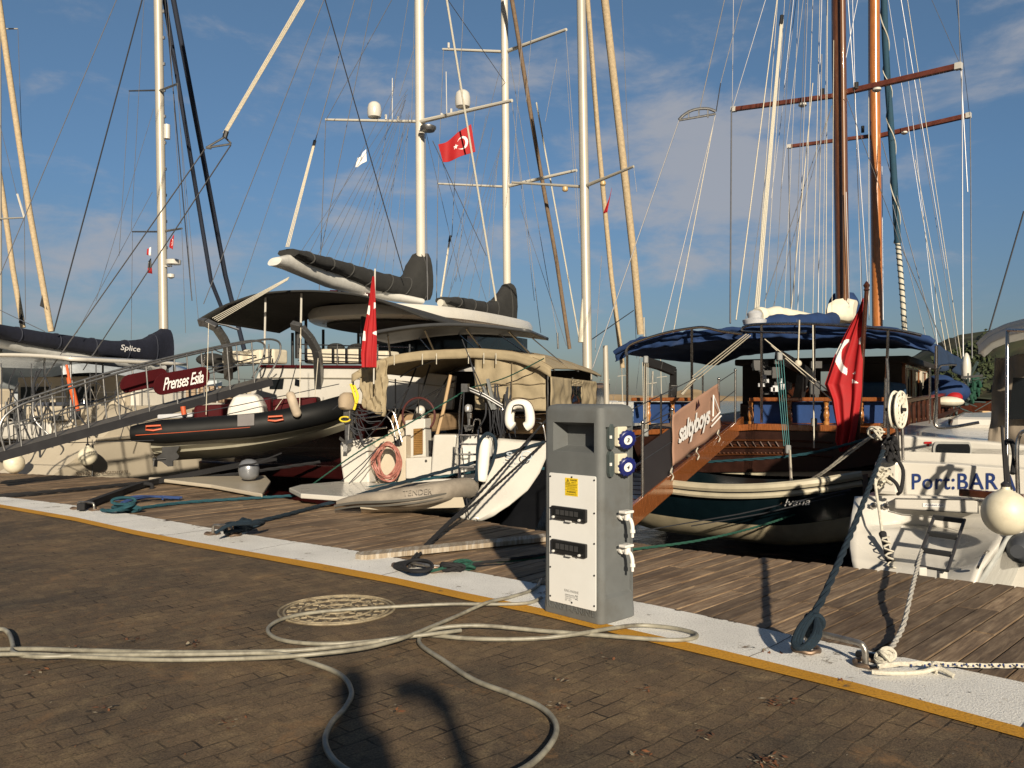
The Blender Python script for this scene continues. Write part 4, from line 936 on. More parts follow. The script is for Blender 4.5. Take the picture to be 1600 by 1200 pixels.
kr = [[P(560+155*t_*1.0+dx, y, Z) for dx, y, Z in ((0, 783-6*t_, 10.7), (4, 797-4*t_, 10.75), (6, 811-12*t_+4*math.sin(PI*t_), 11.1), (4, 797-4*t_, 11.6), (0, 778-5*t_, 11.9))] for t_ in (0, .2, .4, .6, .8, .95, 1.05)]
part('dinghy_hull', MB().loft(kr, closed=False, caps=False), cream, dg)
textquad('TENDER', P(630, 775, 10.4)+Vector((0, -.0, 0)), P(676, 770, 10.4), P(630, 766, 10.43), M('faded_grey_print', (.25, .217, .178), .7), 'tube_lettering', dg)

# ------------------------------------------------------------------ B. motor sailer with maroon trim (Prenses Esila)
E0, E1 = P(346, 640, 18.4), P(650, 640, 16.4); aE = math.degrees(math.atan2(-(E1-E0).y, (E1-E0).x)); FE = Frame(E0, aE); EW = (E1-E0).length
es = thing('motor_yacht', 'large white and maroon two masted motor yacht with a white boom and black canopies', 'yacht', FE.p(EW/2, 0, -.85))
mbh, md, gl, gr_ = hull(FE, EW/2, EW/2, 20, 1.45, 2.1, -1.1, vs=.1, mid=1.1); part('hull', mbh, maroonhull, es); part('deck', md, teak, es, smooth=False)
def pe(name, pts, v, th, mat, bevel=.02, par=None, **k): return part(name, slab(FE, pts, v, th), mat, par or es, smooth=False, bevel=bevel, **k)
bw = pe('bulwark', [(407, 573), (560, 574), (652, 585), (656, 630), (600, 634), (520, 628), (386, 628)], 0, .12, gel)
pe('cap_rail', [(405, 570), (560, 571), (653, 582), (653, 586), (560, 575), (405, 574)], -.05, .25, maroon, 0)
pe('stern_bulge', [(386, 628), (372, 620), (360, 604), (410, 598), (430, 628)], .05, .3, cream)
for pts in ([(421, 593), (443, 592), (441, 608), (421, 608)], [(461, 592), (469, 594), (467, 604), (460, 602)]): pe('porthole', pts, -.02, .05, glass, .005)
mb = MB(); mb.tube([FE.pl(407, 590, -.03), FE.pl(560, 591, -.03), FE.pl(652, 600, -.03)], .012, 6); part('rubbing_strake', mb, M('shadow_line_grey', (.35, .32, .26), .5), es)
# side deck running forward (seen through the tent)
pts = [FE.ps(600, 577, EW), FE.ps(712, 587, EW), FE.ps(707, 640, EW), FE.ps(603, 640, EW)]
mb = MB().prism([P(600, 575, 15.9), P(711, 587, 15.5), P(706, 640, 15.5), P(600, 640, 15.9)], FE.h*.1); part('boarding_gate', mb, gel, es, smooth=False, bevel=.02)
mb = MB(); mb.tube([P(600, 592, 15.8), P(710, 606, 15.4)], .012, 5); mb.tube([P(655, 581, 15.7), P(653, 640, 15.7)], .01, 5); part('gate_seam', mb, M('shadow_line_grey', (.35, .32, .26), .5), es)
# stern platform, dark maroon underbody and steps
mb = MB(); mb.fbox(FE, .2, EW-.1, -.9, .1, -.1, .16); part('stern_platform', mb, maroonhull, es, smooth=False, bevel=.04)
mb = MB(); mb.prism([G(232, 751, .02), G(415, 748, .02), G(423, 757, .02), G(410, 778, .02), G(330, 763, .02)], (0, 0, .06)); part('folding_platform', mb, cream, es, smooth=False, bevel=.015)
# transom panel maroon behind the tender
pe('transom_panel', [(300, 640), (384, 626), (530, 628), (640, 640), (640, 700), (300, 700)], .04, .1, maroonhull, 0)
# sun pads and rails
pad = M('cream_cushion', (.60, .55, .44), .8, var=.06, bump=.3, bscale=8)
for x0, x1, yt, v in ((474, 500, 545, .5), (500, 520, 545, .5), (520, 541, 545, .5), (541, 562, 545, .5), (562, 606, 548, .5), (345, 378, 548, .4), (378, 408, 546, .6), (408, 428, 545, .6)): part('cushion', slab(FE, [(x0+.5, yt), (x1-.5, yt), (x1-.5, 568), (x0+.5, 568)], v, .5), pad, es, smooth=False, bevel=.05)
mb = MB()
for x in (478, 500, 520, 541, 562): mb.prism([FE.pl(x-2, 544, .48), FE.pl(x+1.5, 544, .48), FE.pl(x+1.5, 566, .48), FE.pl(x-2, 566, .48)], FE.h*.02)
part('cushion_strap', mb, blk, es, smooth=False)
mb = MB()
for x in (420, 470, 527, 590, 640): mb.tube([FE.pl(x, 572, 0), FE.pl(x, 538, 0)], .016, 8)
for y in (538, 552, 563): mb.tube([FE.pl(466, y, 0), FE.pl(645, y+5, 0)], .012, 8)
for pts in ([(318, 590), (320, 555), (330, 545), (350, 552), (400, 556)], [(320, 574), (400, 570)]): prail(FE, pts, .014, mb, .1)
part('guard_rail', mb, steel, es); mb = MB()
for c4 in ((330, 562, .35, .16), (352, 575, .3, .14), (525, 543, .2, .1), (560, 545, .25, .12)): mb.ball(FE.pl(c4[0], c4[1], 1.2), c4[2], c4[2], c4[3])
part('covered_gear', mb, charcoal, es)
# davits
for pts in ([(312, 503), (322, 504), (338, 512), (350, 530), (356, 545), (357, 590)], [(456, 508), (470, 512), (484, 528), (494, 546), (497, 560), (500, 640)]):
    o_ = MB(); p3 = [FE.pl(x, y, -1.0+max(0, (y-500)/90)*.9) for x, y in pts]
    for a, c in zip(p3[:-1], p3[1:]): o_.bar(a, c+(c-a)*.04, .12, .16, up=FE.e)
    part('davit', o_, dsteel, es, smooth=False, bevel=.01)
# boat deck house under the hard top
mb = MB(); mb.fbox(FE, .9, EW-.9, 3.2, 8.5, 1.6, 2.25); part('deck_saloon', mb, gel, es, smooth=False, bevel=.08)
mb = MB(); mb.fbox(FE, 1.1, EW-1.1, 4.4, 8.3, 2.25, 3.2); part('saloon_window', mb, glass, es, smooth=False)
# white hard top: rounded slab
def ht(k, grow, z): 
    w = 2*PI*k/48; cu, su = math.cos(w), math.sin(w); U = math.copysign(abs(cu)**.7, cu); V_ = math.copysign(abs(su)**.7, su)
    hwid = 2.15+.12*V_; u = 2.75+U*(hwid+grow); v = 4.3+V_*(3.4+grow); return FE.p(u, v, z+.10*math.cos((u-2.75)/2.6)+.0*v)
rings = [[ht(k, g_, z) for k in range(48)] for g_, z in ((-.35, 3.12), (-.06, 3.13), (.02, 3.18), (.03, 3.32), (-.03, 3.42), (-.5, 3.46))]
hts = part('hard_top', MB().loft(rings), gel, es); mb = MB().loft([[ht(k, -.36, 3.112) for k in range(48)], [ht(k, -.36, 3.06) for k in range(48)]]); part('headliner', mb, charcoal, hts)
mb = MB()
for x, y0, y1, v in ((457, 520, 572, 1.3), (465, 495, 560, 1.0), (478, 493, 560, 1.4), (505, 515, 560, 2.5), (568, 480, 560, 1.0), (560, 520, 560, 3.0)): mb.tube([FE.pl(x, y0, v), FE.pl(x, y1, v)], .035 if v > 1.2 else .06, 8)
part('top_post', mb, blk, es)
# black stern canopy: arched sheet
bk = [P(311, 499, 17.8), P(345, 480, 17.6), P(378, 467, 17.3), P(407, 459, 17.1), P(450, 455, 16.9), P(500, 455, 16.6), P(560, 461, 16.3), P(600, 472, 16.0), P(633, 484, 15.8), P(662, 496, 15.6)]
bks = smooth_path(bk, 4)
def can(a, c):
    p = along(bks, length(bks)*a*.999); return p+FE.h*2.6*c+Vector((0, 0, -.1*c-.02*math.sin(a*40)*c*(1-c)))
part('stern_canopy', MB().grid(can, 44, 10), charcoal, es, solid=.04)
mb = MB()
for x, y0, y1 in ((415, 462, 562), (448, 400, 402), (471, 458, 566)): mb.tube([FE.pl(x, y0, -.4), FE.pl(x-2, y1, -.2)], .022, 8)
mb.tube([FE.pl(313, 500, 0), FE.pl(352, 508, 1), FE.pl(372, 515, 1.8)], .03, 6)
part('canopy_pole', mb, gel, es)
# mizzen: white mast, boom, black cover
mast(es, 655, 0, 658, 470, 21.0, 21.4, 14, 15, white_mast)
mast(es, 788, 0, 793, 515, 27.0, 27.4, 11, 12, white_mast)
bt = resample([P(432, 402, 16.3), P(452, 397, 16.7), P(520, 425, 18.3), P(590, 452, 20), P(655, 466, 21.2)], 14)
bb = resample([P(426, 415, 16.2), P(440, 419, 16.5), P(515, 450, 18.3), P(580, 466, 20), P(655, 476, 21.2)], 14)
sd_ = FE.e
part('mizzen_boom', between(bt, bb, .16, sd_), M('white_boom_paint', (.62, .61, .57), .35), es)
ct = resample([P(449, 389, 16.6), P(470, 393, 17.1), P(528, 408, 18.4), P(587, 426, 19.8), P(633, 434, 20.9), P(640, 425, 21.0), P(646, 404, 21.15), P(652, 396, 21.3), P(662, 395, 21.5)], 22)
cb = resample([P(452, 401, 16.6), P(480, 413, 17.1), P(528, 431, 18.4), P(587, 455, 19.8), P(630, 466, 20.9), P(640, 468, 21.0), P(650, 469, 21.15), P(658, 470, 21.3), P(665, 470, 21.5)], 22)
part('sail_cover', between(ct, cb, .26, sd_, .12, 3), charcoal, es); lacing(ct, cb, .26, sd_, es, M('cover_strap', (.05, .05, .048), .8))
ct = resample([P(692, 464, 22.6), P(720, 465, 23.6), P(765, 474, 26), P(776, 464, 26.4), P(786, 446, 26.8), P(798, 442, 27.2)], 16)
cb = resample([P(692, 474, 22.6), P(720, 484, 23.6), P(765, 500, 26), P(778, 508, 26.4), P(788, 514, 26.8), P(799, 517, 27.2)], 16)
part('sail_cover', between(ct, cb, .24, sd_, .12, 7), charcoal, es); lacing(ct, cb, .24, sd_, es, M('cover_strap', (.05, .05, .048), .8))
part('main_boom', MB().tube([P(688, 473, 22.5), P(795, 510, 27.2)], .1, 10), white_mast, es)
mb = slab(FE, [(515, 453), (545, 454), (584, 459), (583, 466), (515, 463)], 2.2, .06); nb_ = part('name_board', mb, maroon, es, smooth=False, bevel=.01)
textquad('Prenses Esila', FE.pl(527, 462, 2.17), FE.pl(575, 465, 2.17), FE.pl(527, 454, 2.17), wht, 'name_lettering', nb_, shear=.3, off=.02)
# spreaders, domes, radar
def sp2(a, c, w, Z0, Z1, mat=white_mast, par=es): return part('spreader', MB().tube([P(*a, Z0), P(*c, Z1)], [.5*w*Z0/FPX, .38*w*Z1/FPX], 8), mat, par)
s1 = sp2((656, 190), (509, 187), 5, 21.1, 22.6); s2 = sp2((657, 190), (800, 157), 7, 21.1, 18.8)
sp2((789, 81), (692, 77), 5, 27.1, 28.6); sp2((790, 81), (885, 46), 6, 27.1, 25); sp2((792, 292), (684, 287), 4, 27.2, 28.8); sp2((793, 291), (901, 266), 6, 27.2, 25.4)
for x, y, Z in ((585, 185, 21.9), (723, 169, 20.0)):
    mb = MB().lathe([(.10, 0), (.17, .03), (.185, .10), (.185, .25), (.16, .36), (.10, .42), (.02, .44)], P(x, y, Z), n=20); part('satellite_dome', mb, gel, es)
mb = MB().lathe([(.05, -.05), (.16, -.03), (.2, .03), (.2, .08), (.12, .11)], P(669, 203, 20.8), n=18); mb.box(P(662, 203, 20.9), Vector((.12, 0, 0)), Vector((0, .05, 0)), Vector((0, 0, .03))); part('radar_scanner', mb, dsteel, es)
mb = MB()
for x, y in ((603, 183), (622, 186), (690, 181), (705, 174), (701, 71)): mb.tube([P(x, y+4, 21), P(x, y-4, 21)], .03, 6)
mb.tube([P(613, 186, 21.7), P(613, 122, 21.7)], .012, 5); mb.tube([P(698, 178, 20.4), P(697, 112, 20.4)], .012, 5); part('mast_antenna', mb, gel, es)
# rigging of this yacht
for a, c, w, mt in (((506, 0, 19), (318, 475, 20), 1.3, wire), ((516, 40, 19), (370, 470, 19), .9, wire), ((508, 0, 17), (632, 432, 20), 1.8, dwire), ((554, 0, 18), (492, 222, 17.4), 1.4, wire),
                    ((582, 0, 21), (500, 400, 18), 1.2, wire), ((612, 0, 21), (510, 186, 22), 1.0, wire), ((509, 188, 22.5), (498, 470, 20), 1.3, wire), ((638, 0, 21), (565, 440, 19.5), .9, wire), ((670, 0, 21), (624, 150, 21), .9, wire),
                    ((648, 0, 21), (643, 190, 21), .8, wire), ((640, 180, 21), (560, 440, 19), 1.0, wire), ((664, 190, 21), (668, 470, 21), 1.3, wire), ((676, 220, 21), (760, 400, 24), 1.2, wire),
                    ((725, 0, 23), (706, 370, 23.5), 1.1, wire), ((693, 78, 28.5), (684, 290, 28.5), 1.0, wire), ((684, 290, 28.5), (682, 468, 27), 1.3, wire), ((884, 46, 25), (900, 268, 25), .9, wire), ((700, 0, 22), (790, 130, 27), 1.1, wire),
                    ((786, 90, 27), (690, 460, 24), .9, wire), ((796, 90, 27), (870, 520, 25), 1.0, wire), ((800, 160, 27), (845, 520, 26), 1.0, wire), ((745, 150, 24), (712, 440, 23.5), .9, wire), ((820, 0, 26), (800, 290, 26), .8, wire), ((664, 200, 21), (720, 440, 23), .8, wire), ((805, 210, 27), (835, 470, 27), .8, wire), ((812, 320, 27), (885, 540, 24), .8, wire), ((690, 250, 23), (760, 470, 25), .7, wire), ((760, 180, 26), (700, 470, 24), .7, wire), ((735, 380, 25), (770, 200, 26), .7, wire)):
    rig(es, [a, c], w, mt)
rn = random.Random(2)
for k in range(13):  # lazy jacks fanning to the boom
    bx = 470+k*13; rig(es, [(622+rn.uniform(-8, 16)+k*1.2, 130+k*5+rn.uniform(0, 10), 21), (bx, 394+(bx-470)*.23, 17+k*.3)], .7, wire, 'lazy_jack')
for k in range(5): rig(es, [(785-k*2, 220+k*8, 27), (700+k*16, 466, 24+k*.6)], .7, wire, 'lazy_jack')
rig(es, [(698, 0, 18), (775, 470, 20)], 3.2, wrope, 'halyard', 6)
for k in (-1.6, 0, 1.6): rig(es, [(490+k*.8, 228, 17.2), (449+k*1.4, 386, 16.5)], 1.6, lrope, 'topping_lift'); 
rig(es, [(492, 220, 17.4), (489, 232, 17.3)], 5, blk, 'block', 8); rig(es, [(704, 368, 23.5), (702, 378, 23.5)], 4, blk, 'block', 8); rig(es, [(702, 378, 23.5), (689, 464, 22.6)], 3, lrope, 'topping_lift')
for k in (0, 2, 4, 6): rig(es, [(452-k*.4, 433+k*.7, 16.4), (332+k*1.4, 497+k*.8, 17.0)], 1.5, wrope, 'mainsheet')
# the big tackle and its spreader triangle, upper left
for k in range(3): rig(es, [(470+k*3, 0, 14.0), (349+k*2.4, 208, 14.5)], 2.3, lrope, 'backstay_tackle', 6)
rig(es, [(354, 205, 14.4), (351, 215, 14.4)], 8, blk, 'block', 8)
mb = MB()
for a, c in (((351, 214), (322, 231)), ((322, 231), (361, 225)), ((351, 214), (361, 224)), ((322, 231), (330, 232))): mb.tube([P(*a, 14.5), P(*c, 14.5)], .018, 6)
part('stay_spreader', mb, dsteel, es); rig(es, [(320, 233, 14.5), (40, 632, 19)], 1.8, wire, 'backstay'); rig(es, [(361, 226, 14.5), (130, 578, 19), ], 1.8, wire, 'backstay')
# flags flying from the yacht
def flying(c0, c1, c2, c3, Z, lab, cat='flag', matf=flagmat, mats=None, n=90, amp=.05, nm='turkish_flag'):
    a, b_, c, d = [P(*q_, Z) for q_ in (c0, c1, c2, c3)]  # hoist bottom, fly bottom, fly top, hoist top
    fn = lambda s_, t_: a.lerp(b_, s_).lerp(d.lerp(c, s_), t_)+Vector((0, 1, 0))*amp*math.sin(s_*9+t_*1.5)*s_+Vector((0, 0, .5))*amp*math.sin(s_*7)*s_
    return tag(part(nm, MB().grid(fn, n, int(n*.67), matf), mats or [red, wht], solid=.006), lab, cat)
flying((743, 237), (692, 254), (685, 228), (736, 194), 19.5, 'red flag with white crescent and star flying high beside the white mast', amp=.06)
def burg(s_, t_): return 1 if (s_-.5)**2*2+(t_-.5)**2 < .03 else 0
flying((573, 252), (555, 262), (559, 248), (572, 233), 21.8, 'small white club flag with a grey badge flying under the spreader', matf=burg, mats=[wht, M('grey_badge', (.35, .35, .37), .8)], n=24, amp=.04, nm='club_flag')

# hanging flags: a fold model shared by the two big ensigns
def hanging(F, v, xl, xr, y0, y1, leftf, rightf, lab, folds=5, pin=None, depth=.12, cres=None):
    ny, nx = 150, 110
    def fold(a, t_): return max(0, min(1, a+.02*math.sin(a*folds*2*PI+t_*2)))
    def fn(a, t_):    # a across, t_ down
        y = y0+(y1-y0)*t_; l, r_ = leftf(t_), rightf(t_); s_ = fold(a, t_)
        p = F.pl(l+(r_-l)*max(0, min(1, s_)), y, v); return p+F.h*depth*(math.sin((a**.8)*folds*2*PI+t_*1.5)*.32+.45*noise.noise(Vector((a*3.1, t_*1.6, folds)))+.12*math.sin(a*23+t_*5))*(.25+.75*t_)
    def mi(a, t_):
        return 1 if cres(fold(a, t_), t_, leftf, rightf, y0, y1) else 0
    return MB().grid(fn, nx, ny, mi)
def lin(pts):
    def f(t_):
        for (t0, x0), (t1, x1) in zip(pts[:-1], pts[1:]):
            if t_ <= t1: return x0+(x1-x0)*(t_-t0)/(t1-t0)
        return pts[-1][1]
    return f
def cres1(a, t_, l, r_, y0, y1):
    x = l(t_)+(r_(t_)-l(t_))*a; y = y0+(y1-y0)*t_
    return (573 < x < 577.5 and 477 < y < 489+(x-573)) or (583.5 < x < 588 and 473 < y < 485-(x-583)*1) or (566 < x < 570.5 and 517 < y < 532) or (580.5 < x < 588 and 522-(x-580)*.7 < y < 521+(x-580)*.5-1)
mb = hanging(FC, -.5, 0, 0, 432, 574, lin([(0, 582), (.12, 579), (.35, 574), (.6, 567), (.85, 563), (1, 564)]), lin([(0, 585), (.2, 586.5), (.6, 587.5), (1, 587)]), '', 3, cres=cres1, depth=.08)
fl = thing('ensign', 'red Turkish flag hanging limp in narrow folds behind the beige canvas tent', 'flag', FC.pl(583, 600, -.5)); part('flag_cloth', mb, [red, wht], fl, solid=.006)
part('flagstaff', MB().tube([FC.pl(586, 420, -.47), FC.pl(584, 600, -.47)], .012, 8), gel, fl)

# boarding gangway of the motor yacht
gw = thing('gangway', 'long grey boarding gangway with steel rails and maroon name boards, left', 'gangway', P(20, 702, 15.3))
Aw, Bw = P(-30, 716, 13.2), P(425, 592, 16.9); dW = (Bw-Aw).normalized(); nW = Vector((-dW.y, dW.x, 0)).normalized()
if nW.y < 0: nW = -nW
upW = dW.cross(nW); upW = upW if upW.z > 0 else -upW; Lg = (Bw-Aw).length; gwW = .62
def gp(s_, w_, z_): return Aw+dW*s_+nW*w_+Vector((0, 0, z_))
mb = MB().box((Aw+Bw)/2+nW*gwW/2, dW*Lg/2, nW*gwW/2, upW*.02)
part('walkway', mb, M('grey_gangway_tread', (.10, .092, .082), .7, var=.2, scale=10), gw, smooth=False)
mb = MB()
for w_ in (0, gwW): mb.bar(gp(0, w_, -.06), gp(Lg, w_, -.06), .05, .15)
for k in range(11): mb.bar(gp(.2+k*(Lg-.4)/10, 0, -.07), gp(.2+k*(Lg-.4)/10, gwW, -.07), .05, .05)
part('side_beam', mb, M('dark_gangway_beam', (.022, .022, .025), .5), gw, smooth=False)
for w_ in (0, gwW):
    mb = MB(); hh = .86
    top = [gp(.35, w_, 0), gp(.28, w_, .45), gp(.5, w_, .66), gp(1.0, w_, .74), gp(2.5, w_, hh), gp(Lg-.6, w_, hh), gp(Lg+.1, w_, hh-.1), gp(Lg+.18, w_, hh-.4), gp(Lg-.1, w_, .05)]
    mb.tube(smooth_path(top, 6), .021, 8); mb.tube([gp(.5, w_, .36), gp(Lg, w_, .46)], .014, 8)
    for k in range(9): s_ = .6+k*(Lg-1.0)/8; mb.tube([gp(s_, w_, 0), gp(s_-.07, w_, .76+(.1 if k > 1 else 0))], .016, 8)
    part('handrail', mb, dsteel, gw)
def nboard(x0, yb0, x1, yb1, h_, w_, txt):
    a = gp(0, w_, 0); 
    def onrail(x, y):
        d = Vector(((x-800)/FPX, 1, -(y-HOR)/FPX)); c = Vector((0, 0, CH)); t_ = (gp(0, w_, 0)-nW*.04-c).dot(nW)/d.dot(nW); return c+d*t_
    bl, br_ = onrail(x0, yb0), onrail(x1, yb1); tl, tr = onrail(x0, yb0-h_), onrail(x1, yb1-h_); X = br_-bl; Y = tl-bl; r_ = Y.length*.48
    pts = []
    L_ = X.length; xh, yh = X.normalized(), Y.normalized()
    for k in range(11): an = PI/2+PI*k/10; pts.append(bl+xh*(r_*1.0+r_*math.cos(an))+Y*.5+yh*r_*math.sin(an)*1.04)
    for k in range(11): an = -PI/2+PI*k/10; pts.append(bl+X-xh*r_+xh*r_*math.cos(an)+Y*.5+yh*r_*math.sin(an)*1.04)
    nb = part('name_board', MB().prism(pts, nW*.03), maroon, gw, smooth=False, bevel=.006)
    if txt:
        off = -nW*.004
        textquad(txt, bl+X*.16+Y*.20+off, bl+X*.88+Y*.22+off, bl+X*.16+Y*.78+off, wht, 'name_lettering', nb, depth=-.003 if X.cross(Y).dot(nW) > 0 else .003, shear=.35, off=.012, space=.9)
nboard(240, 620, 328, 603, 34, 0, 'Prenses Esila'); nboard(188, 616, 262, 600, 28, gwW, '')
mb = MB(); mb.box(gp(.15, gwW/2, -.16), dW*.1, nW*.3, Vector((0, 0, .03)))
for w_ in (.03, gwW-.03): mb.lathe([(.075, -.03), (.085, 0), (.075, .03)], gp(.12, w_, -.2), nW, n=16)
part('wheel', mb, blk, gw)

# ------------------------------------------------------------------ tender on the davits
FD = Frame(P(205, 680, 14.3), 0); dA, dB = P(206, 672, 14.4), P(538, 652, 14.9)
td = thing('rigid_inflatable', 'black rigid inflatable tender with maroon seats hanging on davits', 'dinghy', P(370, 715, 14.6))
xh = (dB-dA).normalized(); yh = Vector((-xh.y, xh.x, 0)); Ld = (dB-dA).length
def dp(s_, w_, z_): return dA+xh*s_+yh*w_+Vector((0, 0, z_))
btube = M('black_hypalon', (.004, .0045, .005), .6, var=.2, scale=5, spec=.3); redl = M('orange_red_trim', (.50, .09, .03), .5)
def tline(s_): return -.06+.10*(s_/Ld)**2.5
def outline(r, w2, dz=0):
    pts = [(0, 0), (.5, 0), (1.3, .0), (2.2, .02), (3.0, .16), (3.45, .45), (Ld, .8), (3.45, 1.2), (3.0, 1.48), (2.2, 1.62), (1.3, 1.64), (.5, 1.64), (0, 1.64)]
    return smooth_path([dp(a, c, tline(a)+dz+.16*max(0, a-2.6)) for a, c in pts], 5)
op = outline(0, 0); n_ = len(op); part('inflated_tube', MB().tube(op, [.21 if 5 < i < n_-6 else .13+.016*min(i, n_-1-i) for i in range(n_)], 18), btube, td)
for kk, s_ in enumerate((.42, 2.45)):
    o_ = MB(); y_ = dp(s_, -.205, tline(s_)+.055); o_.tube([y_-xh*.13, y_-xh*.12+Vector((0, -.02, .06)), y_+xh*.12+Vector((0, -.02, .06)), y_+xh*.13, y_+Vector((0, -.02, -.02))], .017, 6, closed=True); part('grab_handle', o_, redl, td)
mb = MB(); pr = [p for p in op[:32]]; mb.tube([p+Vector((0, -.205, -.03)) for p in op[2:26]]+[p+Vector((.05, -.19, -.03)) for p in op[26:31]], .006, 6); part('rubbing_strake', mb, redl, td)
rr = []
for i in range(13):
    t_ = i/12; s_ = .28+t_*3.45; wd = .70*(1-t_**3.2)**.6+.02; zk = -.62+.50*max(0, t_-.35)**1.7*1.7; zt = tline(s_)-.05+.1*t_
    rr.append([dp(s_, .82+a*wd, zt+(zk-zt)*b_) for a, b_ in ((-1, 0), (-.98, .45), (-.8, .58), (-.78, .66), (-.45, .82), (0, 1), (.45, .82), (.78, .66), (.8, .58), (.98, .45), (1, 0))])
part('tender_hull', MB().loft(rr, closed=False), M('grey_white_tender_hull', (.25, .235, .18), .35, var=.1), td, ang=25)
mb = MB()
for (a0, a1, w0, w1, z0, z1) in ((.95, 1.45, .3, 1.3, 0, .28), (2.3, 3.1, .4, 1.25, .05, .32), (1.45, 2.2, 1.0, 1.45, .0, .36)): mb.box(dp((a0+a1)/2, (w0+w1)/2, (z0+z1)/2+.08), xh*(a1-a0)/2, yh*(w1-w0)/2, Vector((0, 0, (z1-z0)/2)))
part('seat', mb, maroon, td, smooth=False, bevel=.06)
mb = MB().loft([[dp(1.85+a*wx, .55+b_*wy, z_) for a, b_ in ((-1, -1), (1, -1), (1, 1), (-1, 1))] for z_, wx, wy in ((.1, .33, .3), (.3, .30, .28), (.47, .22, .24), (.52, .12, .2))]); part('console', mb, gel, td, smooth=False, bevel=.05)
mb = MB().box(dp(.65, .55, .2), xh*.30, yh*.3, Vector((0, 0, .04))); part('engine_hatch', mb, M('pale_grey_panel', (.45, .46, .48), .4), td, smooth=False, bevel=.02)
mb = MB().tube([dp(.82, .2, .2), dp(.80, .2, .36)], .045, 10); part('fire_extinguisher', mb, redl, td)
mb = MB().box(dp(1.95, -.215, .06), xh*.14, Vector((0, .01, 0)), Vector((0, 0, .10))); part('fabric_patch', mb, M('grey_patch', (.16, .15, .15), .8), td, smooth=False)
c_ = P(262, 712, 14.6); mb = MB().loft([[c_+xh*a*wx+yh*b_*.05+Vector((0, 0, z_))+xh*sx for a, b_ in ((-1, -.5), (1, -.5), (1, .5), (-1, .5))] for z_, wx, sx in ((.16, .15, .06), (.05, .12, .03), (-.02, .2, 0), (-.06, .2, -.02), (-.1, .09, 0), (-.19, .04, .05))])
for k in range(3): a = 2*PI*k/3+.3; d_ = yh*math.cos(a)+Vector((0, 0, 1))*math.sin(a); mb.box(c_-xh*.2+d_*.07+Vector((0, 0, -.05)), d_*.06, (Vector((0, 0, 1))*math.cos(a)-yh*math.sin(a))*.035+xh*.02, xh*.006)
mb.lathe([(.035, -.12), (.035, .1)], c_-xh*.12+Vector((0, 0, -.05)), xh, n=10); part('drive_leg', mb, blk, td)
mb = MB()
for a, c in (((470, 512), (468, 640)), ((458, 600), (430, 640)), ((326, 505), (322, 648)), ((497, 560), (492, 620))): mb.tube([P(*a, 15.4), P(*c, 14.7)], .007, 6)
part('hoist_line', mb, lrope, td)
def cyl_fender(name, lab, p0, p1, r, mat, line_to=None):
    t_ = thing(name, lab, 'fender', p1); d_ = (Vector(p1)-Vector(p0)); o_ = MB(); L_ = d_.length
    o_.lathe([(r*.25, 0), (r*.7, L_*.04), (r, L_*.12), (r, L_*.88), (r*.7, L_*.96), (r*.25, L_)], p0, d_, n=18); part('fender_body', o_, mat, t_)
    if line_to is not None: part('fender_line', MB().tube([Vector(p0), Vector(line_to)], .008, 6), krope, t_)
    return t_
cyl_fender('yacht_fender', 'worn beige cylinder fender hanging above the black tender', P(452, 612, 14.6), P(466, 652, 14.6), .08, M('worn_beige_fender', (.40, .33, .25), .7, var=.2), P(463, 570, 15.2))
t_ = thing('ball_fender', 'dark silver ball fender lying on the platform under the black tender', 'fender', P(389, 752, 14.0)); mb = MB(); mb.lathe([(.03, -.17), (.10, -.155), (.16, -.09), (.175, 0), (.165, .08), (.12, .15), (.05, .18)], P(389, 734, 14.0), (0, 0, 1), n=24); part('fender_body', mb, M('silver_cover', (.22, .23, .25), .32, metal=.4, bump=.4, bscale=9), t_)
part('fender_line', MB().tube(smooth_path([P(371, 729, 13.82), P(384, 726, 13.8), P(396, 725, 13.8), P(410, 720, 13.85), P(440, 708, 14)], 4), .014, 6), krope, t_)

# ------------------------------------------------------------------ C. catamaran with the navy boom cover (Splice)
FS = Frame(P(84, 742, 16.3), 24.5); SB = FS   # u=0: outer face of the starboard hull at the stern
cat = thing('catamaran', 'white sailing catamaran with a navy boom cover lettered Splice, far left', 'catamaran', FS.p(-3, 0, -.85))
for uc, nm in ((-.8, 'starboard_hull'), (-6.2, 'port_hull')):
    rings = []
    for i in range(25):
        t_ = i/24; v = 12*t_; hw = .8*(1-max(0, (t_-.45)/.55)**2)**.8+.01; zt = (-.12+1.50*min(1, t_/.13)**.8 if t_ < .13 else 1.38-.12*(t_-.13)+.0) ; zt = [(-.05), .25, .55, .9, 1.28][min(i, 4)] if i < 4 else 1.30
        r_ = []
        for k in range(-8, 9):
            ph = PI/2-abs(k)/8*PI/2; s_ = 1 if k > 0 else -1
            r_.append(FS.p(uc+s_*hw*math.cos(ph)**.35*(1 if k else 0), v-.05, zt+(-.98-zt)*math.sin(ph)**1.4))
        rings.append(r_)
    o_ = MB().loft(rings, closed=False, caps=False); n = 17; o_.f += [tuple(range(n))]; o_.m += [0]
    o_.f += [(i*n, (i+1)*n, (i+1)*n+n-1, i*n+n-1) for i in range(24)]; o_.m += [0]*24
    hsec = part('hull', o_, cream, cat)
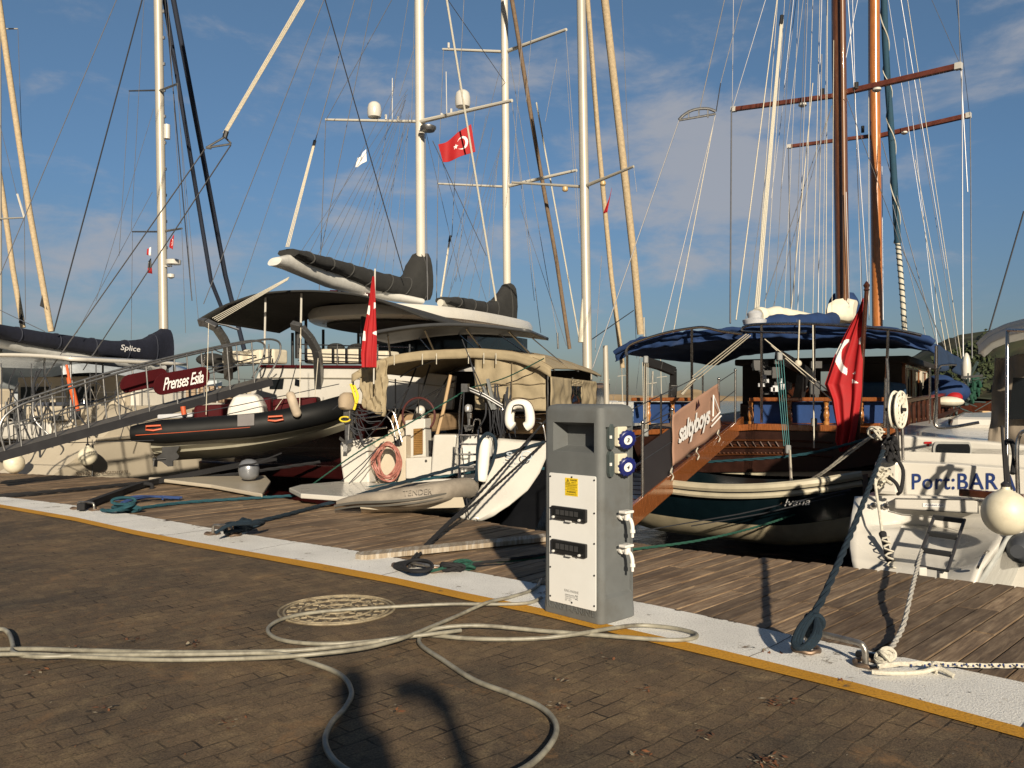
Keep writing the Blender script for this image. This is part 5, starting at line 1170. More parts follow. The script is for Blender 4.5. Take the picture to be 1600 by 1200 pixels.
# rub rail and boot stripe on the outer side
mb = MB(); mb.tube([FS.p(.03, .9, .62), FS.p(.03, 8, .72)], .035, 8); part('rubbing_strake', mb, cream, cat)
mb = MB(); mb.tube([FS.p(.015, .85, -.2), FS.p(.015, .85, .62)], .008, 5); part('hull_seam', mb, gry, cat)
textquad('Sandbluo Catamarans', FS.ps(118, 743, .012), FS.ps(200, 738.5, .012), FS.ps(118, 737, .012), M('dark_brown_lettering', (.09, .06, .04), .5), 'hull_lettering', cat, shear=.1)
mb = MB(); mb.fbox(FS, -5.6, -1.4, 1.0, 9, .55, .95); part('bridge_deck', mb, gel, cat, smooth=False, bevel=.08)
mb = MB(); mb.fbox(FS, -5.4, -1.6, 3.0, 3.2, .95, 2.0); bk_ = part('cockpit_bulkhead', mb, cream, cat, smooth=False, bevel=.03)
mb = MB(); mb.fbox(FS, -3.9, -2.6, 2.95, 3.0, 1.0, 1.75); part('saloon_door', mb, glass, bk_, smooth=False)
mb = MB(); mb.fbox(FS, -5.2, -4.2, 2.95, 3.0, 1.35, 1.75); part('saloon_window', mb, glass, bk_, smooth=False)
mb = MB(); mb.fbox(FS, -5.4, -1.5, 3.2, 8.2, .95, 1.75); part('saloon', mb, gel, cat, smooth=False, bevel=.15)
mb = MB()
for a in ((-5.5, -4.6, 1.1, 1.6, .95, 1.25), (-2.4, -1.5, 1.1, 2.2, .95, 1.3), (-4.4, -2.9, .9, 1.1, .95, 1.35), (-5.3, -4.9, 1.8, 2.6, .95, 1.7)): mb.fbox(FS, *a)
part('cockpit_seat', mb, cream, cat, smooth=False, bevel=.05)
mb = MB(); mb.fbox(FS, -2.3, -1.6, 1.2, 2.0, 1.3, 1.38); mb.fbox(FS, -5.4, -4.7, 1.2, 1.5, 1.25, 1.33); part('seat_cushion', mb, M('slate_cushion', (.06, .07, .10), .8), cat, smooth=False, bevel=.02)
# hard top
def hpt(a, c): ed = abs(2*a-1); return FS.p(-5.9+a*5.2, .9+c*3.2, 2.33+.10*math.cos((a-.5)*PI)-.04*ed**4)
hp = part('hard_top', MB().grid(hpt, 20, 8), gel, cat, solid=.07)
mb = MB()
for u in (-5.6, -3.4, -.95):
    for v in (1.1, 3.9): mb.tube([FS.p(u, v, .95), FS.p(u, v, 2.36)], .024, 8)
part('top_post', mb, dsteel, cat)
mb = MB(); cs = FS.p(-3.6, 8.6, .9); 
def spray(a, c): w = (a-.5)*PI; return FS.p(-3.5+1.9*math.sin(w), 3.3+c*1.6+.9*math.cos(w)*.3, 1.75+.35*math.cos(w)*(1-c*.6))
part('sprayhood', MB().grid(spray, 16, 6), M('grey_blue_canvas', (.10, .13, .17), .85), cat, solid=.02)
mb = MB(); wc = FS.p(-1.2, 1.9, 1.45); mb.tube([wc+(FS.e*math.cos(a*PI/14)+Vector((0, 0, 1))*math.sin(a*PI/14))*.36 for a in range(28)], .014, 6, closed=True)
for k in range(3): a = PI*k/3; d_ = (FS.e*math.cos(a)+Vector((0, 0, 1))*math.sin(a))*.36; mb.tube([wc-d_, wc+d_], .008, 5)
part('steering_wheel', mb, steel, cat)
mb = MB()
for u, v in ((-.1, .9), (-.1, 2.2), (-.1, 3.6), (-.1, 5.4), (-.1, 7.4)): mb.tube([FS.p(u, v, 1.28), FS.p(u, v, 1.95)], .013, 6)
for z in (1.6, 1.95): mb.tube([FS.p(-.1, .9, z), FS.p(-.1, 7.4, z)], .007, 5)
for pts in ([(0, 690), (8, 662), (20, 656), (30, 690), (34, 712)], [(52, 620), (54, 655), (80, 684), (82, 700)], [(52, 640), (60, 628), (76, 622), (104, 620)]): mb.tube(smooth_path([P(x, y, 16.6) for x, y in pts], 5), .018, 8)
for x in (2, 49, 70, 97, 150): mb.tube([P(x, 568, 17.6), P(x+1, 680, 17.4)], .012, 6)
part('guard_rail', mb, dsteel, cat)
mb = MB(); rn = random.Random(41)
for k in range(34):
    u = rn.uniform(-5.4, -.3); v = rn.uniform(.9, 2.9); z_ = .95+rn.random()*.25; mb.box(FS.p(u, v, z_), FS.e*rn.uniform(.03, .16), FS.h*rn.uniform(.03, .14), Vector((0, 0, rn.uniform(.03, .17))))
part('cockpit_clutter', mb, M('dark_cockpit_gear', (.05, .055, .06), .7, var=.6, scale=3, island=.5), cat, smooth=False)
mb = MB()
for k in range(26):
    x0 = rn.uniform(0, 200); y0 = rn.uniform(575, 640); mb.tube(smooth_path([P(x0, y0, 17.3), P(x0+rn.uniform(-14, 14), y0+30, 17.2), P(x0+rn.uniform(-26, 26), y0+rn.uniform(40, 80), 17.1)], 4), rn.choice((.008, .012, .02)), 5)
part('cockpit_lines', mb, dwire, cat)
mb = MB(); a_ = FS.p(-.5, 4.2, 1.3)
for k in range(5):
    c_ = FS.p(-.5, 4.0+k*.35, 1.55); mb.grid(lambda s_, t_, c_=c_, k=k: c_+FS.h*(.16*(s_-.5)*2)+FS.e*(.04*math.sin(s_*9+k))+Vector((0, 0, .22-.42*t_)), 8, 6)
part('drying_towel', mb, M('striped_towel', (.30, .22, .15), .9, var=.5, scale=9), cat, solid=.01)
mb = MB().tube([P(104, 570, 16.9), P(108, 592, 16.9)], .025, 8); mb.tube([P(107, 590, 16.9), P(110, 606, 16.9)], .04, 8); mb.tube([P(112, 606, 16.9), P(121, 642, 16.9)], [.06, .055], 10); tag(part('danbuoy', mb, M('orange_sleeve', (.62, .10, .02), .7, var=.15)), 'orange rolled danbuoy standing on the rail of the catamaran, left', 'life buoy')
# mast with boom and cover
mast(cat, 247, 0, 257, 600, 24.2, 23.6, 13, 14, alu)
ct = resample([P(-60, 494, 17.4), P(0, 507, 18.6), P(60, 518, 19.5), P(110, 525, 20.4), (P(180, 533, 21.6)), P(225, 530, 22.6), P(242, 520, 23), P(248, 514, 23.3), P(262, 514, 23.6)], 26)
cb = resample([P(-60, 524, 17.4), P(0, 530, 18.6), P(60, 541, 19.5), P(110, 549, 20.4), (P(180, 560, 21.6)), P(225, 568, 22.6), P(242, 571, 23), P(248, 574, 23.3), P(263, 576, 23.6)], 26)
scv = part('sail_cover', between(ct, cb, .24, FS.e, .1, 5), navy, cat); lacing(ct, cb, .24, FS.e, cat, M('navy_strap', (.02, .024, .04), .8), 4); part('boom', MB().tube([P(-60, 520, 17.5), P(0, 536, 18.7), P(110, 556, 20.5), P(255, 575, 23.4)], [.10, .12, .15, .12], 12), M('pale_boom', (.5, .5, .48), .4), cat)
textquad('Splice', P(180, 551, 21.6)-FS.h*.0+FS.e*.42-Vector((0, .35, 0)), P(210, 554, 22.2)+FS.e*.42-Vector((0, .35, 0)), P(180, 540, 21.6)+FS.e*.42-Vector((0, .35, 0)), wht, 'name_lettering', scv, depth=.01, shear=.15, off=.01)
def spx(par, a, c, w, Z0, Z1, mat): return part('spreader', MB().tube([P(*a, Z0), P(*c, Z1)], [.5*w*Z0/FPX, .4*w*Z1/FPX], 8), mat, par)
spx(cat, (248, 141), (202, 142), 3, 24, 25.2, dsteel); spx(cat, (249, 142), (277, 131), 4, 24, 23, dsteel); spx(cat, (252, 362), (207, 362), 3, 24, 25, dsteel); spx(cat, (253, 362), (284, 357), 4, 24, 23, dsteel)
mb = MB().tube([P(261, 195, 23.8), P(261, 217, 23.8)], .09, 12); mb.lathe([(.05, -.04), (.2, -.02), (.21, .1), (.1, .14)], P(271, 412, 23.6), n=18); mb.lathe([(.03, -.1), (.1, -.06), (.1, .03)], P(267, 430, 23.6), n=12); mb.bar(P(258, 416, 23.7), P(268, 416, 23.6), .05, .04); part('radar', mb, gel, cat)
mb = MB()
for y in range(18, 420, 41): mb.box(P(250+y*.012+5, y, 24), Vector((.03, 0, 0)), Vector((0, .03, 0)), Vector((0, 0, .04)))
part('mast_step', mb, dsteel, cat)
for a, c, w in (((222, 0, 20), (84, 518, 19.5), 2.2), ((182, 0, 20), (0, 430, 19), 1.3), ((202, 142, 25.2), (186, 400, 24), .8), ((277, 132, 23), (300, 470, 23), .9), ((258, 0, 24), (300, 470, 24), 1.7), ((284, 357, 23), (290, 520, 22), .8), ((225, 0, 24.5), (205, 360, 25), .8), ((207, 362, 25), (205, 530, 23), .8), ((282, 200, 24), (310, 500, 22), .8), ((240, 170, 24), (150, 470, 21), .7), ((238, 300, 24), (120, 520, 20), .8), ((262, 0, 24), (283, 350, 23), .9)): rig(cat, [a, c], w, dwire if w > 1.6 else wire)
rig(cat, [(257, 0, 25), (330, 440, 27.0), (346, 480, 27.5)], 6.5, M('furled_navy_sail', (.012, .018, .035), .8, bump=.3), 'furled_genoa', 10)
rig(cat, [(271, 0, 28), (352, 430, 31), (385, 560, 32)], 7.5, M('furled_navy_sail', (.012, .018, .035), .8), 'furled_genoa', 10)
rig(cat, [(245, 0, 24.5), (263, 60, 24)], .8, wire)
flying((270, 390), (264, 386), (267, 374), (272, 366), 22.8, 'tiny red flag under the spreader right of the catamaran mast', n=24, amp=.02)
def cornish(s_, t_): return 1 if s_ > .5 else 0
flying((236, 400), (229, 398), (230, 389), (236, 386), 24.6, 'tiny white and red pennant left of the catamaran mast, upper of two', matf=cornish, mats=[wht, red], n=8, amp=.01, nm='signal_pennant')
flying((238, 428), (230, 426), (232, 408), (236, 403), 24.6, 'tiny black and red pennant left of the catamaran mast, lower of two', matf=lambda s_, t_: 1 if t_ < .4 else 0, mats=[blk, red], n=8, amp=.01, nm='signal_pennant')
def ballf(loc, r, lab, neck=True, F=FS, mat=None):
    t_ = thing('ball_fender', lab, 'fender', Vector(loc)-Vector((0, 0, r*1.1))); o_ = MB(); pr = [(r*math.sin(a), -r*1.03*math.cos(a)) for a in [PI*k/16 for k in range(1, 15)]]+[(r*.2, r*1.06), (r*.17, r*1.2)]
    o_.lathe([(.01, -r*1.03)]+pr, loc, n=32); part('fender_body', o_, mat or M('aged_white_vinyl', (.66, .61, .47), .45, var=.08, scale=7, dirt=(.40, .33, .20), dirt_amt=.5), t_); part('fender_eye', MB().lathe([(r*.17, r*1.12), (r*.2, r*1.3), (r*.07, r*1.42)], loc, n=14), M('black_fender_eye', (.02, .02, .025), .5), t_)
    part('fender_line', MB().tube([Vector(loc)+Vector((0, 0, r*1.35)), Vector(loc)+Vector((-.02, .02, r*1.3+.5))], .012, 6), krope, t_); return t_
fb = FS.ps(137, 713, .2); ballf(fb, .185, 'cream ball fender hanging against the hull side of the left catamaran')
ballf(P(22, 724, 16.3), .19, 'cream ball fender on the far left beneath the gangway end')

# ------------------------------------------------------------------ D. boats behind the catamaran, left edge
bgb = thing('moored_catamaran', 'pale grey white catamaran behind the one with the navy boom cover, far left', 'catamaran', P(40, 640, 30))
FB = Frame(P(60, 640, 27), 20)
mbh, md, _, _ = hull(FB, -3.6, 3.6, 13, 1.6, 2.3, -1, mid=1.02); part('hull', mbh, M('pale_grey_gelcoat', (.42, .45, .47), .35), bgb)
def dome(a, c): w = a*PI; return FB.p(-3.4-3.4*math.cos(w), 1+c*7, 1.7+1.9*math.sin(w)**.7*(1-.35*c))
part('coachroof', MB().grid(dome, 24, 8), M('pale_grey_gelcoat', (.42, .45, .47), .35), bgb, solid=.05)
mast(bgb, -2, 0, 0, 600, 31, 31, 6, 7, alu); spx(bgb, (-4, 45), (28, 45), 2.5, 31, 31, alu); spx(bgb, (-4, 342), (38, 340), 3, 31, 30, alu); rig(bgb, [(27, 303, 30), (38, 340, 30)], 3, gel, 'antenna')
rig(bgb, [(-2, 0, 30), (12, 100, 30), (46, 330, 30), (80, 518, 30)], 9, tan, 'furled_genoa', 12)
rig(bgb, [(-10, 215, 33), (5, 310, 33), (20, 420, 33), (36, 512, 33)], 8, tan, 'furled_genoa', 12)
mb = MB().prism([P(66, 460, 29.9), P(62, 478, 29.9), P(74, 484, 29.9)], (0, .05, 0)); mb.prism([P(33, 490, 32.9), P(29, 504, 32.9), P(38, 508, 32.9)], (0, .05, 0)); part('sail_clew', mb, charcoal, bgb, smooth=False)
for a, c, w in (((-10, 480, 28), (70, 518, 24), 1.2), ((28, 45, 31), (38, 340, 30), .8), ((38, 340, 30), (40, 500, 30), 1.0), ((0, 195, 30), (30, 320, 30), .8)): rig(bgb, [a, c], w, wire)
# ------------------------------------------------------------------ E. wooden gulet, right of the pedestal
G0, G1 = P(985, 640, 16.2), P(1400, 640, 13.7); aG = math.degrees(math.atan2(-(G1-G0).y, (G1-G0).x)); FG = Frame(G0, aG); GW = (G1-G0).length
gu = thing('wooden_gulet', 'dark wooden two masted gulet with blue awning and varnished masts', 'sailboat', FG.p(GW/2, 0, -.85))
mbh, md, _, _ = hull(FG, GW/2, GW/2, 25, .92, 2.0, -1.2, vs=.0, rake=-.18, mid=1.16); part('hull', mbh, blackhull, gu); part('deck', md, teak, gu, smooth=False)
def pg(name, pts, v, th, mat, bevel=.01, par=None): return part(name, slab(FG, pts, v, th), mat, par or gu, smooth=False, bevel=bevel)
pg('transom_beam', [(985, 672), (1100, 668), (1180, 662), (1290, 664), (1398, 670), (1398, 680), (1290, 674), (1180, 672), (1100, 677), (985, 680)], -.50, .5, varn)
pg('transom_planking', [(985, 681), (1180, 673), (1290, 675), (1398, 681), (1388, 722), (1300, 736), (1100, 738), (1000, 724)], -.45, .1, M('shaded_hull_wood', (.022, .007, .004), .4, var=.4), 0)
mb = MB()
for k in range(3): mb.tube(smooth_path([FG.pl(x, y+k*11, -.47) for x, y in ((1105, 690), (1150, 688), (1240, 689), (1300, 692))], 4), .018, 6)
for k in range(17): mb.tube([FG.pl(1116+k*6, 690+(k % 2)*5, -.48), FG.pl(1121+k*6, 698-(k % 2)*2, -.48)], .012, 5); mb.ball(FG.pl(1118+k*6.5, 708, -.48), .02, n=8, m=6)
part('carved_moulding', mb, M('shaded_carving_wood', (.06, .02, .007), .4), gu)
pg('white_rubbing_strake', [(1080, 728), (1200, 734), (1300, 736), (1376, 736), (1376, 746), (1300, 745), (1200, 744), (1080, 737)], -.40, .15, M('cream_paint', (.42, .38, .28), .5), .01)
mb = MB()
for x0, x1 in ((988, 1080), (1172, 1400)):
    a, c = FG.pl(x0, 624, -.05), FG.pl(x1, 624, -.05); mb.bar(a, c, .14, .07)
part('taffrail', mb, varn, gu, smooth=False, bevel=.015)
bpan = M('blue_canvas_panel', (.012, .045, .16), .8, var=.15, scale=3, bump=.3, bscale=7)
for x0, x1 in ((990, 1010), (1016, 1048), (1054, 1078), (1178, 1229), (1238, 1287), (1296, 1341), (1350, 1396)): pg('canvas_panel', [(x0, 628), (x1, 628), (x1, 661), (x0, 661)], .02, .03, bpan, 0)
prof = [(.05, 0), (.05, .05), (.028, .07), (.042, .12), (.055, .17), (.045, .23), (.03, .27), (.045, .30), (.03, .33), (.04, .38), (.05, .42), (.05, .44)]
bal = M('turned_golden_wood', (.33, .14, .035), .3, var=.2, coat=.5)
for x in (1013, 1051, 1173, 1233, 1291, 1345, 1398):
    b0 = FG.pl(x, 663, -.03); t0 = FG.pl(x, 626, -.03); sc_ = (t0.z-b0.z)/.44; part('baluster', MB().lathe([(r_, z*sc_) for r_, z in prof], b0, n=14), bal, gu)
# deckhouse
mb = MB(); mb.fbox(FG, .95, GW-.35, 4.0, 9.0, .9, 1.35); dh = part('deckhouse', mb, dvarn, gu, smooth=False, bevel=.03)
mb = MB(); mb.fbox(FG, .95, GW-.2, 3.6, 9.2, 2.2, 2.34); part('deckhouse_roof', mb, dint, dh, smooth=False, bevel=.03)
mb = MB(); mb.fbox(FG, 1.0, 2.7, 4.05, 4.15, 1.3, 2.22); mb.fbox(FG, 3.3, GW-.4, 4.05, 4.15, 1.3, 2.22); part('deckhouse_wall', mb, dint, dh, smooth=False)
mb = MB()
for v0 in (4.3, 5.7, 7.1): mb.fbox(FG, GW-.41, GW-.36, v0, v0+1.1, 1.5, 2.1)
part('deckhouse_window', mb, glass, dh, smooth=False)
mb = MB()
for v0 in (4.1, 5.5, 6.9, 8.3): mb.fbox(FG, GW-.44, GW-.33, v0, v0+.12, 1.33, 2.2)
for z in (1.35, 2.12): mb.fbox(FG, GW-.45, GW-.34, 4.1, 8.5, z, z+.1)
part('window_frame', mb, varn, dh, smooth=False)
mb = MB(); 
for v0 in (4.3, 5.7, 7.1): mb.tube([FG.p(GW-.33, v0, 1.48), FG.p(GW-.33, v0+1.1, 1.48), FG.p(GW-.33, v0+1.1, 2.1), FG.p(GW-.33, v0, 2.1)], .02, 5, closed=True)
part('window_trim', mb, M('pale_trim', (.5, .45, .36), .5), dh)
# bench, cushions, side bulwark towards the bow
mb = MB(); mb.fbox(FG, GW-1.9, GW-.5, 1.8, 2.0, .95, 1.62); part('bench_back', mb, varn, gu, smooth=False, bevel=.02)
mb = MB(); mb.fbox(FG, GW-1.0, GW-.25, 1.6, 3.6, 1.35, 1.78); mb.fbox(FG, GW-2.0, GW-.9, 1.3, 1.75, 1.3, 1.45); part('bench_cushion', mb, M('blue_cushion', (.015, .06, .13), .8), gu, smooth=False, bevel=.08)
mb = MB(); mb.bar(FG.p(GW+.05, .1, 1.42), FG.p(GW+.30, 8.5, 1.62), .12, .06); mb.bar(FG.p(GW+.06, .1, .95), FG.p(GW+.32, 8.5, 1.2), .1, .09)
for k in range(14): v = .3+k*.6; mb.tube([FG.p(GW+.06+v*.03, v, .95+v*.03), FG.p(GW+.05+v*.03, v, 1.42+v*.024)], .035, 8)
part('side_rail', mb, dvarn, gu)
mb = MB(); mb.fbox(FG, 2.7, 2.95, 1.2, 1.7, .9, 1.75); mb.tube([FG.p(2.9, 1.15, 1.45)+(FG.e*math.cos(a*PI/12)+Vector((0, 0, 1))*math.sin(a*PI/12))*.3 for a in range(24)], .02, 6, closed=True)
for k in range(4): a = PI*k/4; d_ = (FG.e*math.cos(a)+Vector((0, 0, 1))*math.sin(a))*.3; mb.tube([FG.p(2.9, 1.15, 1.45)-d_, FG.p(2.9, 1.15, 1.45)+d_], .012, 5)
part('helm', mb, dvarn, gu)
# awning
def awn(a, c):
    u = -.15+a*(GW+.75); v = -.35+c*6.2; ed = abs(2*a-1)
    z = 2.46+.20*(1-ed**2)-.24*max(0, ed-.8)/.2*.6+.05*noise.noise(Vector((a*7, c*4, 3)))+.02*noise.noise(Vector((a*30, c*8, 3)))
    return FG.p(u, v, z)
part('awning', MB().grid(awn, 70, 20), blue, gu, solid=.03)
def aval(a, c): p = awn(a, 0); return p+Vector((0, 0, -(.14+.03*noise.noise(Vector((a*7, 1, 1)))+.03*noise.noise(Vector((a*22, 1, 4))))*c))-FG.h*(.10*noise.noise(Vector((a*26, c*2, 7)))*c+.02)
part('awning_valance', MB().grid(aval, 120, 5), blue, gu, solid=.015)
rn = random.Random(12); pt = [awn(i/60, -.01)+Vector((0, 0, .03+.03*noise.noise(Vector((i*.35, 0, 2))))) for i in range(61)]
part('rolled_awning', MB().tube(pt, [.045+.05*abs(noise.noise(Vector((i*.4, 5, 1)))) for i in range(61)], 12), blue, gu)
def avs(a, c): p = awn(.999, a); return p+Vector((0, 0, -.3*c-.1*math.sin(a*9)*c))+FG.e*(.06*math.sin(a*25)*c)
part('awning_side', MB().grid(avs, 40, 5), M('dark_blue_canvas', (.010, .03, .075), .85, bump=.4), gu, solid=.015)
mb = MB()
prail(FG, [(980, 556), (979, 548), (990, 536), (1040, 520), (1085, 512), (1104, 512), (1125, 517), (1160, 522)], .026, mb, -.6)
prail(FG, [(1160, 512), (1180, 507), (1260, 506), (1330, 510), (1400, 516), (1440, 524)], .026, mb, -.6)
prail(FG, [(1160, 512), (1168, 518), (1260, 520)], .018, mb, -.6)
for x, y0, y1 in ((980, 556, 640), (1081, 514, 625), (1190, 508, 660), (1272, 508, 600), (1388, 516, 590), (1246, 508, 500), (1463, 540, 640), (1008, 560, 640)): mb.tube([FG.pl(x, y0, -.6), FG.pl(x-(3 if x == 1388 else 0), y1, -.3)], .024 if x != 1246 else .01, 8)
mb.tube([FG.pl(1385, 590, -.25), FG.pl(1382, 680, -.25)], .03, 8)
part('awning_frame', mb, steel, gu)
# sails and boom stowed on the awning
def bundle(pts, r, nm, mat, seed): 
    p_ = smooth_path(pts, 6); return part(nm, MB().tube(p_, [r*(1+.35*noise.noise(Vector((i*.45, seed, 0)))) for i in range(len(p_))], 14), mat, gu)
bundle([FG.pl(1183, 494, .8), FG.pl(1215, 492, 1.4), FG.pl(1245, 497, 2), FG.pl(1280, 506, 3)], .15, 'furled_mainsail', sailcl, 1)
bundle([FG.pl(1195, 507, .9), FG.pl(1240, 505, 1.2), FG.pl(1290, 503, 2.5), FG.pl(1300, 500, 5)], .17, 'boom_cover', blue, 2)
part('sail_bundle', between([P(1297, 476, 25.4), P(1308, 468, 25.4), P(1325, 467, 25.4), P(1338, 469, 25.4)], [P(1298, 503, 25.4), P(1310, 505, 25.4), P(1328, 505, 25.4), P(1336, 501, 25.4)], .45, FG.h, .2, 4), sailcl, gu)
part('mast_coat', MB().lathe([(.62, 0), (.55, .3), (.42, .75), (.3, .95)], P(1318, 506, 26), n=16), blue, gu)
part('sheet_winch', MB().lathe([(.2, 0), (.22, .08), (.12, .12), (.14, .2), (.08, .25)], FG.pl(1179, 507, .3), n=16), M('pale_grey_panel', (.45, .46, .48), .4), gu)
# masts and spreaders
mb = MB().tube([P(1308, -250, 25.5), P(1311, 100, 25.5), P(1317, 505, 25.5)], [.20, .215, .20], 16); m1 = part('mainmast', mb, M('brown_varnished_mast', (.11, .042, .018), .3, var=.35, scale=6, stretch=(6, 6, .4), coat=.6), gu)
mb = MB().tube([P(1313, -250, 25.2), P(1321, 500, 25.2)], .07, 10); part('mast_track', mb, M('pale_mast_track', (.17, .08, .035), .35, coat=.5), m1)
mb = MB().tube([P(1366, -250, 34.5), P(1366, 100, 34.5), P(1371, 510, 34.5)], [.20, .22, .21], 16); part('foremast', mb, M('golden_varnished_mast', (.36, .13, .035), .25, var=.3, scale=6, stretch=(6, 6, .4), coat=.6), gu)
def spw(a, c, w, Z0, Z1): 
    o_ = MB().bar(P(*a, Z0), P(*c, Z1), .5*w*Z0/FPX*1.8, w*Z0/FPX*.9); s_ = part('spreader', o_, M('spreader_wood', (.12, .035, .022), .4, var=.3, coat=.3), gu, smooth=False, bevel=.02)
    e = (P(*c, Z1)-P(*a, Z0)).normalized()*.12; part('spreader_cap', MB().bar(P(*c, Z1)-e, P(*c, Z1)+e*.4, .5*w*Z0/FPX*2, w*Z0/FPX), gel, s_, smooth=False)
spw((1302, 150), (1145, 171), 8, 25.5, 27.6); spw((1322, 144), (1500, 103), 9, 25.5, 23.2); spw((1357, 213), (1232, 229), 6, 34.5, 36.2); spw((1375, 212), (1515, 180), 7.5, 34.5, 32.2)
mb = MB()
for x, y, Z in ((1254, 162, 26), (1370, 138, 24.8), (1413, 206, 33.8)): mb.lathe([(.12, 0), (.13, -.06), (.07, -.1)], P(x, y, Z), n=12)
part('spreader_lamp', mb, gel, gu); mb = MB()
for x, y, Z in ((1285, 144, 25.9), (1338, 134, 25.2), (1348, 202, 35)): mb.tube([P(x, y+5, Z), P(x, y-5, Z)], .07, 8)
part('mast_block', mb, blk, gu)
# gulet rigging
GL = [((1132, 0, 17), (1093, 172, 16.4), 1.7, wire), ((1160, 0, 17), (1126, 130, 16.6), 1.3, wire), ((1126, 130, 16.6), (1119, 174, 16.4), 1.6, dwire), ((1061, 188, 16.4), (926, 575, 15.8), 1.7, wire), ((1118, 180, 16.4), (1030, 540, 15.8), 1.6, wire), ((1117, 182, 16.4), (1052, 520, 15.8), 1.4, lrope),
      ((1146, 0, 27), (1144, 171, 27.4), 1.1, wire), ((1143, 172, 27.5), (1141, 505, 22), 2.6, wire), ((1196, 0, 27), (1145, 168, 27.4), 1.2, wire),
      ((1214, 0, 24), (1150, 500, 20), 1.8, lrope), ((1235, 0, 25), (1165, 500, 21), 1.0, wire), ((1240, 0, 25), (1225, 140, 25), 1.0, wire), ((1255, 0, 25), (1220, 300, 24), 1.2, wire), ((1262, 0, 25), (1246, 500, 23), 1.3, wire), ((1284, 0, 25), (1280, 150, 25), 1.0, wire), ((1284, 85, 25), (1278, 500, 23), 1.8, wire), ((1293, 0, 25), (1290, 500, 24), 1.3, lrope), ((1270, 130, 25), (1235, 500, 22), 1.6, lrope),
      ((1232, 230, 36), (1236, 480, 30), 1.6, wire), ((1300, 165, 25), (1195, 470, 22), 1.3, wire), ((1298, 172, 25), (1205, 490, 22), 1.0, wire), ((1244, 0, 28), (1205, 310, 27), .9, wire), ((1340, 0, 25), (1322, 90, 25), 1.0, wire), ((1325, 0, 30), (1358, 480, 30), 1.4, wire), ((1332, 0, 30), (1346, 480, 30), 1.0, wire), ((1357, 0, 34), (1358, 500, 34), 1.1, lrope), ((1322, 150, 25), (1410, 390, 27), 1.0, wire), ((1410, 390, 27), (1475, 540, 28), 1.4, wire), ((1378, 220, 34), (1470, 560, 30), 1.3, wire), ((1408, 0, 30), (1478, 420, 30), 1.1, wire), ((1418, 0, 30), (1502, 560, 30), 1.1, lrope), ((1456, 0, 28), (1500, 100, 24), .9, wire), ((1497, 0, 24), (1501, 102, 23.3), 1.5, wire), ((1501, 104, 23.3), (1512, 300, 23), 1.5, wire), ((1494, 0, 26), (1515, 180, 32), .8, wire), ((1503, 105, 23.3), (1505, 560, 22), 1.6, wire), ((1516, 182, 32), (1519, 560, 28), 1.6, wire), ((1395, 320, 30), (1450, 540, 28), 1.0, wire), ((1430, 250, 30), (1490, 570, 28), 1.0, lrope), ((1412, 60, 32), (1465, 540, 30), .8, wire), ((1435, 180, 32), (1500, 575, 28), .8, wire), ((1388, 0, 34), (1440, 330, 33), .8, wire), ((1440, 330, 33), (1480, 560, 30), 1.2, lrope), ((1378, 260, 34), (1380, 500, 33), 1.1, wire), ((1600, 330, 14), (1543, 526, 14), 2.6, dwire), ((1335, 140, 25), (1348, 480, 28), 1.0, wire), ((1322, 300, 25), (1327, 480, 25), 1.2, wire)]
for a, c, w, mt in GL: rig(gu, [a, c], w, mt, 'shroud' if w > 1.25 else 'stay')
rn = random.Random(21)
for k in range(9): rig(gu, [(1215+k*11, rn.uniform(0, 2), 26), (1180+k*15, 490, 22)], rn.uniform(.6, 1.1), rn.choice((wire, lrope)), 'halyard')
rig(gu, [(1222, 24, 24), (1220, 40, 24)], 6, blk, 'block', 8); part('triple_halyard', MB(), wrope, gu) if False else None
for k in (-1.4, 1.4, 0): rig(gu, [(1221+k, 36, 24), (1182+k*2.0, 488, 19)], 2.2, wrope, 'topping_lift', 6)
mb = MB(); arc = [P(x, y, 16.4) for x, y in ((1061, 187), (1068, 180), (1080, 173), (1093, 170), (1107, 170), (1118, 174))]; mb.tube(smooth_path(arc, 4), .03, 8); mb.tube([P(1061, 188, 16.4), P(1118, 178, 16.4)], .022, 6)
for x in (1076, 1092, 1106): mb.tube([P(x, 172, 16.4), P(x, 184, 16.4)], .014, 6)
part('stay_spreader', mb, dsteel, gu)
pth = [P(1379, -120, 33), P(1383, 60, 33), P(1392, 200, 33), P(1403, 380, 33)]
fs = part('furled_jib', MB().tube(smooth_path(pth, 10), .125, 12), M('teal_blue_sail_cover', (.012, .05, .085), .85, bump=.3), gu)
pl_ = smooth_path(pth, 60); mb = MB(); mb.tube([p+Vector((.137*math.cos(i*.19), .137*math.sin(i*.19), 0)) for i, p in enumerate(pl_)], .022, 5); part('spiral_lashing', mb, wrope, fs)
pth = [P(1403, 380, 33), P(1409, 450, 33), P(1414, 525, 33)]; pl_ = smooth_path(pth, 70)
f2 = part('forestay_wrap', MB().tube(pl_, .095, 10), wrope, gu); mb = MB().tube([p+Vector((.085*math.cos(i*.75), .085*math.sin(i*.75), 0)) for i, p in enumerate(pl_)], .035, 5); part('spiral_lashing', mb, M('dark_teal_lashing', (.015, .035, .05), .8), f2)
